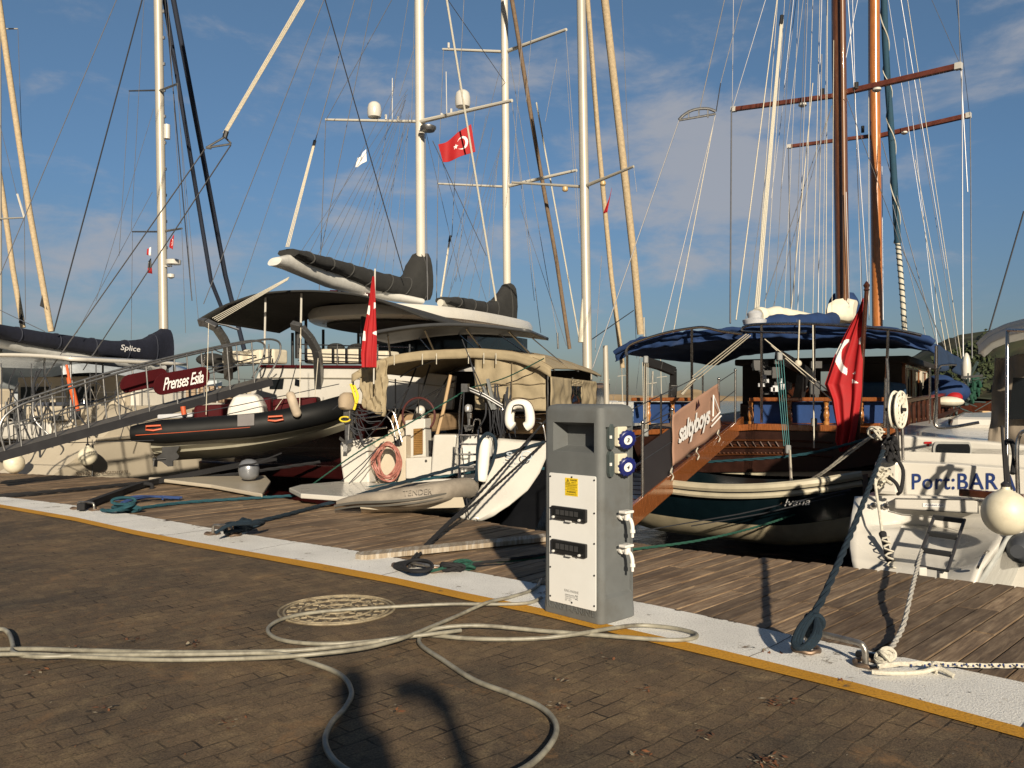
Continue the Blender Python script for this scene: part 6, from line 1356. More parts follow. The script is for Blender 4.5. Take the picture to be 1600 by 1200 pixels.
# tackles and davits at the stern
for k in range(4): rig(gu, [(1212+k*4, 562, 13.6), (1225+k*2.8, 697, 13.2)], 1.1, M('turquoise_rope', (.06, .20, .21), .8, var=.2), 'tackle_line')
for k in range(4): rig(gu, [(1004+k*2.8, 566, 15.2), (1006+k*2.2, 670, 14.6)], .9, lrope, 'tackle_line')
mb = MB()
for x, y, Z in ((1218, 557, 13.6), (1009, 562, 15.2), (1231, 702, 13.2), (1009, 676, 14.6), (1272, 660, 13.4)): mb.box(P(x, y, Z), Vector((.045, 0, 0)), Vector((0, .04, 0)), Vector((0, 0, .07)))
part('tackle_block', mb, gry, gu, smooth=False, bevel=.02)
mb = MB()
for pts in ([(1008, 565, 15.3), (1030, 571, 15.5), (1052, 580, 15.7)], [(1052, 578, 15.7), (1052, 600, 15.8), (1050, 626, 15.9)], [(1216, 555, 13.7), (1250, 575, 14.3), (1268, 590, 14.6)], [(1255, 585, 14.4), (1247, 625, 14.5)]):
    for a, c in zip(pts[:-1], pts[1:]): mb.bar(P(*a), P(*c), .13, .16)
part('davit', mb, blk, gu, smooth=False, bevel=.01)
for k in range(3): rig(gu, [(1166+k*3.4, 522+k, 14.2), (1082+k*4, 588+k*2.4, 15.0)], 1.7, lrope, 'boom_tackle', 6)
rig(gu, [(1085, 592, 15), (1066, 615, 15.2)], 6, lrope, 'boom_tackle', 6)
for a, c in (((1195, 530, 13.9), (1330, 640, 12.8)), ((1205, 540, 14), (1300, 625, 13))): rig(gu, [a, c], 2, lrope, 'mizzen_sheet')
rig(gu, [(1270, 508, 13.6), (1272, 700, 13.2)], 2.4, wrope, 'hoist_line'); rig(gu, [(1249, 500, 13.6), (1247, 566, 13.8)], 2.8, lrope, 'hoist_line'); mb = MB().ball(P(1247, 568, 13.8), .06); part('rope_knot', mb, lrope, gu)
rn = random.Random(31)
mb = MB()
for k in range(26):
    x = rn.uniform(1180, 1275); y = rn.uniform(565, 618); c_ = P(x, y, 14.6+rn.random()); mb.box(c_, Vector((rn.uniform(.02, .1), 0, 0)), Vector((0, .04, 0)), Vector((0, 0, rn.uniform(.02, .12))))
part('deck_gear', mb, [blk], gu, smooth=False)
mb = MB()
for k in range(9): x = rn.uniform(1186, 1290); mb.box(P(x, rn.uniform(580, 615), 14.5), Vector((rn.uniform(.02, .06), 0, 0)), Vector((0, .03, 0)), Vector((0, 0, rn.uniform(.02, .06))))
part('pale_deck_gear', mb, M('pale_grey_panel', (.45, .46, .48), .4), gu, smooth=False)

# ensign with its varnished staff
fl = thing('ensign', 'large red Turkish flag with white crescent draped from the wooden staff of the gulet', 'flag', P(1330, 700, 12.6))
part('flagstaff', MB().tube([P(1354, 452, 12.4), P(1347, 560, 12.6), P(1338, 705, 12.8)], [.03, .035, .04], 10), dvarn, fl)
part('finial', MB().lathe([(.02, -.06), (.045, -.04), (.03, -.01), (.05, .03), (.03, .06), (.01, .09)], P(1354, 449, 12.4), n=12), dvarn, fl)
def cres2(a, t_, l, r_, y0, y1):
    x = l(t_)+(r_(t_)-l(t_))*a; y = y0+(y1-y0)*t_
    big = ((x-1330)/25)**2+((y-558)/29)**2 < 1 and ((x-1336)/22)**2+((y-556)/24)**2 > 1 and x < 1327-(y-530)*.07 and y > 526
    return big or (1342 < x < 1349.5 and 526+(1348-x)*.5 < y < 538+(1348-x)*.1) or (1331 < x < 1341 and 592+(x-1331)*.55 < y < 599-(x-1331)*.05 and y > 590) or (1332 < x < 1337 and 580+(1337-x)*.8 < y < 585)
mb = hanging(FG, -1.5, 0, 0, 466, 706, lin([(0, 1348), (.08, 1341), (.225, 1321), (.38, 1302), (.56, 1287), (.66, 1298), (.83, 1306), (.93, 1304), (1, 1312)]), lin([(0, 1352), (.3, 1349), (.6, 1346), (.85, 1338), (.93, 1334), (1, 1318)]), '', 3, cres=cres2, depth=.13)
part('flag_cloth', mb, [red, wht], fl, solid=.006)

# gangway with the banner
pw = thing('wooden_gangway', 'varnished wooden gangway rising from the boardwalk to the gulet stern', 'gangway', P(965, 830, 8.9))
Q0, Q1 = P(948, 836, 9.0), P(1158, 662, 15.0); dQ = (Q1-Q0); LQ = dQ.length; dQ.normalize(); nQ = Vector((dQ.y, -dQ.x, 0)).normalized()   # nQ to the right
def qp(s_, w_, z_): return Q0+dQ*s_+nQ*w_+Vector((0, 0, z_))
mb = MB(); mb.bar(qp(0, .02, 0), qp(LQ, .02, 0), .06, .26); mb.bar(qp(0, -.62, 0), qp(LQ, -.62, 0), .06, .22); part('side_beam', mb, varn, pw, smooth=False, bevel=.01)
mb = MB()
for k in range(int(LQ/.22)): mb.box(qp(.1+k*.22, -.3, .03), dQ*.09, nQ*.29, dQ.cross(nQ).normalized()*.015)
part('tread', mb, dvarn, pw, smooth=False)
def onq(x, y, w_=.03):
    d = Vector(((x-800)/FPX, 1, -(y-HOR)/FPX)); c = Vector((0, 0, CH)); t_ = (qp(0, w_, 0)-c).dot(nQ)/d.dot(nQ); return c+d*t_
mb = MB()
for x, y0, y1 in ((1004, 660, 790), (1050, 640, 745), (1123, 592, 678), (1149, 578, 660)):
    a, c = onq(x, y1), onq(x, y0); mb.tube([a, c], .018, 10); mb.ball(c, .026, n=10, m=8)
part('stanchion', mb, steel, pw)
mb = MB()
for w_ in (-.62,):
    for s_ in (.9, 2.4, 4.0, LQ-.3): mb.tube([qp(s_, w_, 0), qp(s_, w_, .95)], .016, 8)
part('stanchion', mb, steel, pw); mb = MB()
for (x0, y0), (x1, y1) in (((1004, 664), (1050, 644)), ((1123, 597), (1149, 580)), ((1123, 630), (1149, 610)), ((1004, 720), (1050, 690)), ((1004, 784), (1050, 740))): mb.tube([onq(x0, y0), onq(x1, y1)], .008, 6)
for z in (.5, .93): mb.tube([qp(.9, -.62, z), qp(LQ-.3, -.62, z)], .008, 6)
part('guard_line', mb, dwire, pw)
mb = MB().prism([onq(1003, 700, .02), onq(1049, 668, .02), onq(1049, 744, .02), onq(1003, 786, .02)], nQ*.006); part('side_net', mb, M('dark_netting', (.018, .015, .018), .8), pw, smooth=False)
c4 = [onq(1051, 728, .06), onq(1127, 671, .06), onq(1122, 599, .06), onq(1050, 648, .06)]
bnm = M('brown_pink_banner', (.33, .19, .13), .7, var=.06, scale=3)
bn = part('banner', sag_cloth(c4, 30, 14, .03, 4, 4), bnm, pw, solid=.006)
def bq(a, c): return c4[0].lerp(c4[1], a).lerp(c4[3].lerp(c4[2], a), c)+nQ*.035
textquad('saltyboys', bq(.06, .26), bq(.70, .24), bq(.06, .78), wht, 'banner_lettering', bn, depth=.004 , shear=.25, off=.03, space=.9)
mb = MB()
for a, c in (((.74, .36), (.93, .42)), ((.93, .42), (.80, .86)), ((.80, .86), (.76, .44)), ((.72, .26), (.95, .33))): mb.tube([bq(*a)+nQ*.01, bq(*c)+nQ*.01], .012, 6)
part('banner_emblem', mb, wht, bn)
mb = MB().prism([bq(.42, .80), bq(.50, .84), bq(.47, .98)], nQ*.003); part('banner_motif', mb, dvarn, bn, smooth=False)
mb = MB()
for x, y in ((1050, 732), (1090, 700), (1123, 672)): mb.tube(smooth_path([onq(x, y, .08), onq(x-2, y+6, .09), onq(x+2, y+12, .09), onq(x, y+18, .09)], 4), .01, 6)
part('banner_lashing', mb, wrope, bn)

# ------------------------------------------------------------------ F. green dinghy lying across the gulet's stern
dgy = thing('wooden_dinghy', 'dark green wooden dinghy with a cream gunwale floating behind the gulet', 'dinghy', P(1180, 830, 11.3))
X0, X1 = P(958, 775, 12.6), P(1352, 790, 10.2); xg = (X1-X0); xg.z = 0; Lx = xg.length; xg.normalize(); yg = Vector((-xg.y, xg.x, 0))
rings = []; gun = []
for i in range(27):
    t_ = i/26; w_ = .72*max(.0, 1-abs(2*t_-.95)**3.0)**.65+.02 if t_ < .97 else .1; w_ = max(w_, .06); b0 = P(958, 775, 12.6); b0.z = 0
    ztop = .33+.22*(2*t_-1)**2; zk = -.42+.32*max(0, 2*abs(t_-.5)-.45)**1.5*1.4
    rr = []
    for k in range(-8, 9):
        ph = PI/2-abs(k)/8*PI/2; s_ = 1 if k > 0 else -1; rr.append(b0+xg*Lx*t_+yg*(.0+s_*w_*math.cos(ph)**.6*(1 if k else 0))+Vector((0, 0, ztop+(zk-ztop)*math.sin(ph)**1.4)))
    rings.append(rr); gun.append(rr[0])
mb = MB().loft(rings, closed=False, caps=True)
for i, f_ in enumerate(mb.f):
    z = sum(mb.v[k].z for k in f_)/len(f_); kk = [k % 17 for k in f_]; a = min(kk); mb.m[i] = 0 if a in (0, 1, 14, 15) and False else (1 if (a <= 3 or a >= 12) else 2)
part('dinghy_hull', mb, [cream, M('dark_green_paint', (.002, .007, .010), .3, var=.2, coat=.3), M('cream_antifoul', (.36, .31, .21), .5, var=.15)], dgy)
mb = MB()
for off, r_ in ((.0, .055), (-.10, .04)): mb.tube([p+Vector((0, 0, off))-yg*(.02) for p in gun], r_, 8)
part('gunwale', mb, M('cream_paint', (.42, .38, .28), .5), dgy)
mb = MB().tube([p+Vector((0, 0, -.05))-yg*.035 for p in gun], .012, 6); part('gunwale_rope', mb, krope, dgy)
mb = MB()
for t_ in (.3, .55, .75): mb.box(b0+xg*Lx*t_+Vector((0, 0, .18)), xg*.12, yg*.6, Vector((0, 0, .02)))
part('thwart', mb, teak, dgy, smooth=False)
textquad('Ivana', P(1226, 791, 10.1), P(1266, 789, 9.75), P(1226, 780, 10.1), wht, 'bow_lettering', dgy, shear=.3, depth=.003)
part('bow_tackle', MB().tube([P(1234, 704, 13), P(1237, 768, 10.9)], .02, 6), lrope, dgy)

# ------------------------------------------------------------------ G. white yacht on the right (Port:BAR)
FR = Frame(P(1336, 778, 8.6), 30)
ry = thing('white_yacht', 'white sailing yacht with an open stern lettered Port:BAR, right edge', 'sailboat', FR.p(1.6, 0, -.85))
def pr_(name, pts, v, th, mat=gel, bevel=.015, par=None): return part(name, slab(FR, pts, v, th), mat, par or ry, smooth=False, bevel=bevel)
mbh, md, _, _ = hull(FR, 1.75, 1.45, 11.5, .92, 1.25, -1.0, vs=.5, rake=0, mid=1.12); part('hull', mbh, gel, ry); 
# scoop: curved sheet from the locker down and aft to the platform lip
rows = [[P(1336, 779, 8.6), P(1410, 776, 8.35), P(1490, 778, 8.1), P(1600, 786, 7.75)],
        [P(1331, 800, 8.35), P(1408, 803, 8.4), P(1492, 806, 8.2), P(1602, 812, 7.7)],
        [P(1328, 825, 8.15), P(1405, 822, 8.4), P(1494, 828, 8.2), P(1596, 832, 7.6)],
        [P(1327, 842, 8.05), P(1400, 828, 8.2), P(1500, 838, 7.95), P(1573, 838, 7.55)],
        [P(1328, 858, 7.95), P(1395, 866, 7.9), P(1495, 880, 7.5), P(1556, 858, 7.3)],
        [P(1331, 876, 7.85), P(1385, 885, 7.7), P(1480, 897, 7.3), P(1535, 885, 7.05)],
        [P(1335, 892, 7.8), P(1385, 902, 7.6), P(1470, 912, 7.25), P(1524, 915, 7.0)]]
part('stern_scoop', MB().grid(lambda a, c: bil(rows, a, c), 18, 36), gel, ry, solid=.05)
# quarters: left side wall and right side quarter
mb = MB().prism([P(1336, 777, 8.62), P(1327, 842, 8.05), P(1335, 900, 7.8), P(1336, 950, 7.8), P(1345, 900, 9.2), P(1350, 777, 9.4)], Vector((.03, .0, 0))); part('quarter_side', mb, gel, ry, smooth=False)
mb = MB().grid(lambda a, c: P(1602-78*c**1.15+60*a, 786+130*c+(0 if a < .3 else 8*a), 7.72-.7*c+1.6*a), 10, 16); part('topside', mb, M('grey_white_topside', (.40, .41, .39), .25, var=.2, coat=.3), ry, solid=.03)
pr_('scoop_step', [(1352, 776), (1410, 774), (1500, 777), (1600, 785), (1600, 795), (1410, 784), (1352, 786)], -.05, .5)
lk = pr_('locker', [(1398, 779), (1529, 781), (1529, 802), (1510, 801), (1398, 795)], -.16, .5)
mb = MB().tube([FR.pl(x, y, -.165) for x, y in ((1398, 779), (1529, 781), (1529, 802), (1510, 801), (1398, 795))], .005, 5, closed=True); part('locker_seam', mb, M('dark_seam', (.06, .06, .06), .5), lk)
q2 = lambda s, x0, x1, y0, y1, v, mt, nm, par, **k: textquad(s, FR.pl(x0, y0, v), FR.pl(x1, y0, v), FR.pl(x0, y1, v), mt, nm, par, **k)
mb = MB().prism([FR.pl(x, y, -.163) for x, y in ((1442, 786), (1478, 787), (1478, 793), (1442, 792))], -FR.h*.002); nbd = part('maker_badge', mb, M('badge_white', (.8, .8, .78), .3), lk, smooth=False)
nvy = M('navy_lettering', (.012, .03, .13), .35, var=.1)
q2('Freedom Age', 1446, 1474, 791.5, 787.5, -.167, nvy, 'badge_lettering', nbd, shear=.3, depth=.001)
tw_ = pr_('transom', [(1390, 726), (1410, 722), (1500, 726), (1640, 736), (1640, 785), (1400, 778), (1390, 774)], .12, .3)
q2('Port:BAR', 1425, 1560, 765, 740, .115, nvy, 'port_lettering', tw_, off=.012, depth=.002, space=1.08)
q2('A', 1568, 1588, 767, 742, .115, nvy, 'port_lettering', tw_, off=.02, depth=.002)
pr_('stern_corner', [(1366, 722), (1378, 716), (1405, 720), (1405, 775), (1366, 772)], .0, .35, gel, .04)
pr_('cockpit_ledge', [(1392, 690), (1404, 680), (1545, 690), (1640, 700), (1640, 730), (1500, 727), (1392, 725)], .9, .3, gel, .03)
wf = pr_('window_frame', [(x, y) for x, y in [(1463+5.5*math.cos(a)*1+(50 if math.cos(a) > 0 else 0), 703+math.copysign(abs(math.sin(a)), math.sin(a))*13+(0)) for a in [2*PI*k/24 for k in range(24)]]], .88, .02, M('grey_window_rim', (.34, .34, .32), .5), .004)
pr_('window_pane', [(1467+4*math.cos(a)+(45 if math.cos(a) > 0 else 0), 703+math.sin(a)*9.5) for a in [2*PI*k/24 for k in range(24)]], .865, .012, glass, .002, wf)
mb = MB().prism([FR.pl(1444, 690, .893), FR.pl(1456, 690, .893), FR.pl(1456, 693.5, .893), FR.pl(1444, 693.5, .893)], -FR.h*.002); mb.prism([FR.pl(1448, 694, .893), FR.pl(1452, 694, .893), FR.pl(1452, 697, .893), FR.pl(1448, 697, .893)], -FR.h*.002); part('red_sticker', mb, red, ry, smooth=False)
# side deck and coachroof going forward
mb = MB().prism([FR.p(.15, .9, .98), FR.p(3.1, .9, .98), FR.p(3.1, 8, 1.15), FR.p(2.1, 10.5, 1.2), FR.p(.9, 9, 1.2), FR.p(.1, 5, 1.08)], (0, 0, -.3)); part('side_deck', mb, gel, ry, smooth=False, bevel=.03)
mb = MB(); mb.fbox(FR, .7, 2.5, 4.2, 8.2, 1.0, 1.21); part('coachroof', mb, gel, ry, smooth=False, bevel=.12)
mb = MB(); mb.fbox(FR, .66, .7, 4.8, 7.2, 1.09, 1.17); part('coachroof_window', mb, glass, ry, smooth=False)
mb = MB()
for pts in ([(1404, 725), (1403, 690), (1400, 650)], [(1388, 720), (1388, 600), (1386, 560)], [(1393, 660), (1398, 648), (1408, 652), (1411, 720)], [(1530, 660), (1466, 668), (1462, 640), (1463, 625)]): prail(FR, pts, .016, mb, .35)
for x in (1453, 1463): mb.tube([FR.pl(x, 662, 3), FR.pl(x, 575, 3)], .014, 6)
mb.tube(smooth_path([FR.pl(1465, 600, 3), FR.pl(1467, 574, 3), FR.pl(1480, 570, 3), FR.pl(1495, 570, 3)], 4), .014, 6)
part('guard_rail', mb, steel, ry)
# ladder
lad = M('grey_black_ladder', (.016, .017, .018), .45)
A1, A2, B1, B2 = P(1460, 806, 7.75), P(1507, 812, 7.6), P(1431, 884, 7.15), P(1480, 892, 7.0)
mb = MB(); mb.tube([A1, B1], .015, 8); mb.tube([A2, B2], .015, 8); ld = part('boarding_ladder', mb, M('ladder_rail', (.035, .035, .04), .4, metal=.2), ry)
for t_ in (.03, .37, .70): part('rung', MB().bar(A1.lerp(B1, t_), A2.lerp(B2, t_), .05, .045), lad, ld, smooth=False, bevel=.008)
part('rung', MB().tube([B1, B2], .012, 8), lad, ld)
for x, y in ((1440, 893), (1472, 899)): part('ladder_chock', MB().box(P(x, y, 7.1), Vector((.035, 0, 0)), Vector((0, .03, 0)), Vector((0, 0, .04))), gel, ld, smooth=False, bevel=.01)
mb = MB().tube(smooth_path([P(1527, 888, 7.0), P(1529, 884, 6.95), P(1538, 866, 7.0), P(1544, 861, 7.1)], 4), .011, 8); part('grab_handle', mb, steel, ry)
for x in (1365, 1384): mb = MB().lathe([(.03, 0), (.034, .008), (.02, .02), (.018, .02)], P(x, 790+(x-1365)*.05, 8.35), -FR.h, n=18); part('deck_fitting', mb, steel, ry); part('fitting_cap', MB().lathe([(.017, 0), (.015, .012)], P(x, 790+(x-1365)*.05, 8.32)-FR.h*.01, -FR.h, n=14), blk, ry)
# bimini and curtain
def bim(a, c):
    w = a; p = [P(1530, 541, 9.5), P(1548, 524, 9.3), P(1575, 512, 9.0), P(1610, 503, 8.6), P(1680, 498, 8.0), P(1760, 505, 7.4)]
    return along(p, length(p)*w*.999)+FR.h*2.2*c+Vector((0, 0, .04*math.sin(c*PI)))
part('bimini_top', MB().grid(bim, 30, 10), M('white_bimini', (.70, .69, .64), .6, var=.04), ry, solid=.10)
def bimr(a, c): p = bim(a, 0); return p+Vector((0, 0, -.09*c))
part('bimini_edge', MB().grid(bimr, 30, 4), M('white_bimini', (.70, .69, .64), .6), ry, solid=.02)
part('side_curtain', sag_cloth([FR.pl(1541, 716, 1.25), FR.pl(1640, 735, 1.1), FR.pl(1650, 545, 1.4), FR.pl(1556, 560, 1.5)], 26, 24, .09, 15, 6), M('taupe_canvas', (.20, .165, .125), .8, var=.12, bump=.4, bscale=8), ry, solid=.012)
mb = MB().prism([FR.pl(x, y, 1.1) for x, y in ((1583, 590), (1640, 590), (1640, 655), (1576, 655))], FR.h*.01); part('curtain_window', mb, glass, ry, smooth=False)
mb = MB(); mb.tube([P(1574, 516, 7.9), P(1573, 772, 7.7)], .017, 10); mb.tube([P(1574, 516, 7.9), P(1640, 517, 7.4)], .017, 8); mb.tube(smooth_path([P(1592, 800, 7.3), P(1589, 720, 7.3), P(1592, 682, 7.3), P(1610, 672, 7.2), P(1650, 675, 7.1)], 4), .018, 8); part('bimini_frame', mb, steel, ry)
# plank behind the big fender, ropes
mb = MB().bar(P(1500, 769, 8.0), P(1600, 778, 7.6), .08, .07); part('wooden_step', mb, dvarn, ry, smooth=False, bevel=.01)
ballf(P(1571, 801, 7.15), .19, 'large scuffed white ball fender on the stern of the yacht lettered Port:BAR', F=FR)
mb = MB().tube(smooth_path([P(1578, 772, 7.2), P(1574, 742, 7.25), P(1570, 710, 7.35), P(1571, 692, 7.5), P(1580, 690, 7.5), P(1585, 710, 7.4), P(1582, 740, 7.3)], 5), .022, 8); tag(part('fender_strap', mb, krope), 'black strap holding the big ball fender to the steel pole', 'strap')
# white reel
rl = thing('rope_reel', 'white perforated rope reel on the stern rail of the right hand yacht', 'reel', FR.pl(1400, 672, .2)); rc = FR.pl(1403, 640, .25); ax = (FR.e*.80-FR.h*.60).normalized(); ax = (Vector((.62, -.78, .05))).normalized()
rl_ax = Vector((-.93, -.35, .0)).normalized(); rl_ax = Vector((.74, -.67, 0)).normalized(); RR = .185
mb = MB(); az_ = Vector((0, 0, 1)); ay_ = rl_ax.cross(az_).normalized()
def wr(r, w, k): return rc+rl_ax*w+(ay_*math.cos(k)+az_*math.sin(k))*r
for w in (-.03, .03): mb.tube([wr(RR, w, 2*PI*k/40) for k in range(40)], .014, 6, closed=True); mb.tube([wr(RR*.35, w, 2*PI*k/24) for k in range(24)], .014, 6, closed=True)
for w in (-.03, .03):
    for k in range(9): a = 2*PI*k/9; mb.prism([wr(RR*.3, w, a-.3), wr(RR*.3, w, a+.3), wr(RR, w, a+.14), wr(RR, w, a-.14)], rl_ax*.008)
    mb.tube([wr(RR*.72, w, 2*PI*k/36) for k in range(36)], .012, 6, closed=True)
part('reel_flange', mb, M('white_reel_plastic', (.72, .69, .58), .5), rl); mb = MB().lathe([(RR*.55, -.025), (RR*.9, -.02), (RR*.92, .02), (RR*.55, .025)], rc, rl_ax, n=24); part('webbing_roll', mb, M('dark_webbing', (.03, .03, .032), .8), rl); mb = MB().lathe([(.02, -.12), (.02, .08)], rc, rl_ax, n=10); part('axle', mb, blk, rl)
# coils on the left corner
mb = MB(); rn = random.Random(17)
for k in range(9):
    c_ = (1380+rn.uniform(-3, 3), 745+rn.uniform(-4, 4)); rx, ry_ = rn.uniform(7, 13), rn.uniform(7, 15); ph = rn.random()*6
    mb.tube([P(c_[0]+rx*math.cos(a*PI/10+ph), c_[1]+ry_*math.sin(a*PI/10), 8.3+.06*math.sin(a*.6+k)) for a in range(20)], .013, 6, closed=True)
tag(part('rope_coil', mb, wrope), 'tangled cream rope coil on the left corner of the Port:BAR stern', 'rope')
mb = MB()
for k in range(9):
    c_ = (1393+rn.uniform(-6, 6), 702+rn.uniform(-5, 5)); rx, ry_ = rn.uniform(6, 12), rn.uniform(10, 18); ph = rn.random()*6
    mb.tube([P(c_[0]+rx*math.cos(a*PI/10+ph)*(.5 if k % 2 else 1), c_[1]+ry_*math.sin(a*PI/10), 8.3+.07*math.sin(a*.6+k)) for a in range(20)], .018, 6, closed=True)
mb.tube(smooth_path([P(1400, 715, 8.2), P(1411, 735, 8.15), P(1408, 765, 8.1), P(1403, 772, 8.2)], 5), .018, 6); mb.tube(smooth_path([P(1388, 745, 8.1), P(1400, 755, 8.05), P(1406, 768, 8.05)], 5), .018, 6)
tag(part('black_rope_bundle', mb, krope), 'black rope bundle lashed below the white reel', 'rope')
# corner rope with black sleeve down the scoop
mb = MB().tube(smooth_path([P(1366, 742, 8.2), P(1370, 775, 8.1), P(1374, 800, 8.0), P(1378, 830, 7.9)], 5), .014, 8); cr_ = part('stern_line', mb, wrope); tag(cr_, 'cream rope with a black sleeve hanging down the Port:BAR stern', 'rope')
mb = MB().tube(smooth_path([P(1378, 830, 7.88), P(1382, 845, 7.85), P(1386, 862, 7.8), P(1391, 885, 7.7)], 5), [.02, .035, .038, .034, .03, .03, .03, .03, .03, .03, .03, .03, .03, .028, .026, .02], 8); part('chafe_sleeve', mb, krope, cr_)
pth = smooth_path([P(1380, 838, 7.85), P(1386, 862, 7.75), P(1391, 888, 7.65)], 12); part('rope_whipping', MB().tube([p+Vector((.04*math.cos(i*1.1), -.045+.02*math.sin(i*1.1), 0)) for i, p in enumerate(pth)], .009, 5), wrope, cr_)
# dark boat behind the ladder's right: grey dinghy tube at the frame edge
mb = MB().tube(smooth_path([P(1590, 862, 7.3), P(1610, 855, 7.6), P(1660, 850, 8.2)], 4), [.06, .11, .13, .14, .14, .14, .14, .14, .14], 14); tag(part('dark_fender', mb, M('slate_fender', (.05, .055, .065), .6)), 'dark slate fender at the right edge against the yacht side', 'fender')

# ------------------------------------------------------------------ H. far boats seen through the gaps
def far_yacht(x, Z, top, w, hullc, lab, spr=True, lean=2):
    t_ = thing('distant_sailboat', lab, 'sailboat', P(x, 632, Z)); g_ = Frame(P(x, 632, Z), 25); m_, d_, _, _ = hull(g_, 0, 1.3, 9, .75, 1.1, -.8, vs=-5); part('hull', m_, hullc, t_); o_ = MB(); o_.fbox(g_, -.7, .7, -2, 1.5, .7, 1.15); part('coachroof', o_, gel, t_, smooth=False, bevel=.1)
    part('mast', MB().tube([P(x, 634, Z), P(x-lean, top, Z)], w*.5*Z/FPX, 8), alu, t_)
    if spr: part('spreader', MB().tube([P(x-8, (top+620)/2, Z), P(x+8, (top+620)/2-2, Z)], .03, 5), alu, t_)
    for s_ in (-1, 1): part('stay', MB().tube([P(x-lean, top+4, Z), P(x+s_*16, 630, Z+s_*2)], .012, 4), wire, t_)
    return t_
whh = M('distant_white_hull', (.6, .6, .57), .4)
far_yacht(1008, 46, 496, 3, whh, 'distant white sailboat with a thin mast just right of the pedestal top'); far_yacht(973, 60, 556, 2, whh, 'small distant sailboat in the gap left of the gulet'); far_yacht(1018, 52, 580, 2.5, whh, 'distant sailboat with a short white mast behind the gulet davit', lean=-2); far_yacht(1034, 70, 560, 1.6, whh, 'faint distant sailboat mast beneath the left end of the blue awning'); far_yacht(945, 75, 570, 1.6, whh, 'faint distant sailboat mast behind the pedestal top')
tb = thing('moored_sloop', 'sailing boat hidden behind the centre boats with two tan furled headsails', 'sailboat', P(940, 640, 29)); g_ = Frame(P(935, 640, 28), 18); m_, d_, _, _ = hull(g_, 0, 1.7, 12, .9, 1.3, -.8, vs=0); part('hull', m_, whh, tb)
rig(tb, [(945, 0, 27), (970, 220, 28), (990, 400, 29), (1001, 522, 29.5)], 11.5, tan, 'furled_genoa', 12); rig(tb, [(918, 0, 30), (935, 220, 31), (955, 430, 32), (973, 575, 32)], 7.5, tan, 'furled_genoa', 12)
rig(tb, [(990, 258, 30), (995, 300, 30)], .8, wire); rig(tb, [(972, 0, 27), (995, 560, 30)], .9, wire); rig(tb, [(800, 0, 26), (838, 230, 27), (870, 410, 28), (890, 545, 28.5)], 6.5, brown_cov, 'furled_genoa', 10); rig(tb, [(838, 160, 26), (906, 535, 27)], 2.5, wrope, 'halyard'); rig(tb, [(835, 0, 26), (822, 160, 26)], .8, wire); rig(tb, [(870, 92, 27), (852, 190, 27)], .8, wire)
mast(tb, 871, 520, 872, 545, 30, 30, 3, 3, dsteel); rig(tb, [(885, 110, 27), (905, 380, 26)], .8, wire); rig(tb, [(900, 268, 25), (922, 540, 25)], .9, wire); rig(tb, [(990, 485, 28), (925, 530, 24)], 1.6, dwire); rig(tb, [(940, 400, 28), (930, 550, 27)], 1.0, wire)
mast(tb, 946, 540, 948, 640, 29, 29, 8, 9, alu)
flying((949, 332), (943, 333), (952, 310), (956, 293), 20, 'small plain red pennant hanging under the right spreader of the centre mast', matf=lambda s_, t_: 0, mats=[red, wht], n=14, amp=.03, nm='signal_pennant')
rb = thing('moored_ketch', 'boat with rust streaked white bow and green net beyond the gulet, right', 'sailboat', P(1500, 650, 24)); g_ = Frame(P(1492, 650, 22), 38); m_, d_, _, _ = hull(g_, 0, 1.5, 9, .9, 1.4, -.8, vs=-.5); part('hull', m_, dvarn, rb)
mb = MB(); rn = random.Random(19)
for k in range(60): c_ = P(rn.gauss(1500, 16), rn.gauss(625, 20), 20+rn.random()*2); mb.tube([c_, c_+Vector((rn.gauss(0, .3), 0, rn.gauss(0, .4)))], rn.choice((.012, .02, .04)), 5)
part('deck_gear', mb, M('dark_deck_gear', (.03, .05, .05), .7, var=.5), rb)
mb = MB(); 
for k in range(34): mb.ball(P(rn.gauss(1522, 5), rn.gauss(612, 9), 20.5+rn.random()*.4), rn.uniform(.03, .07), rn.uniform(.03, .07), rn.uniform(.03, .12), n=6, m=4)
part('green_net', mb, M('green_net', (.006, .05, .03), .9), rb); mb = MB().ball(P(1510, 577, 21), .11, .1, .42, n=12, m=10); part('white_cover', mb, gel, rb)
mb = MB().ball(P(1478, 613, 19), .5, .5, .3); mb.ball(P(1468, 600, 19.4), .35, .3, .22); part('blue_tarp', mb, blue, rb); mb = MB().ball(P(1490, 621, 18.6), .18, .2, .13); part('red_tarp', mb, red, rb); mb = MB().ball(P(1480, 628, 18.4), .35, .3, .12); part('cream_cover', mb, sailcl, rb)
mb = MB().box(P(1538, 652, 18), Vector((.10, 0, 0)), Vector((0, .1, 0)), Vector((0, 0, .14))); part('gas_bottle', mb, M('tan_bottle', (.5, .33, .16), .5), rb, smooth=False, bevel=.03)
mb = MB().bar(P(1500, 590, 18), P(1534, 587, 18), .09, .05); part('crane_arm', mb, blk, rb, smooth=False)

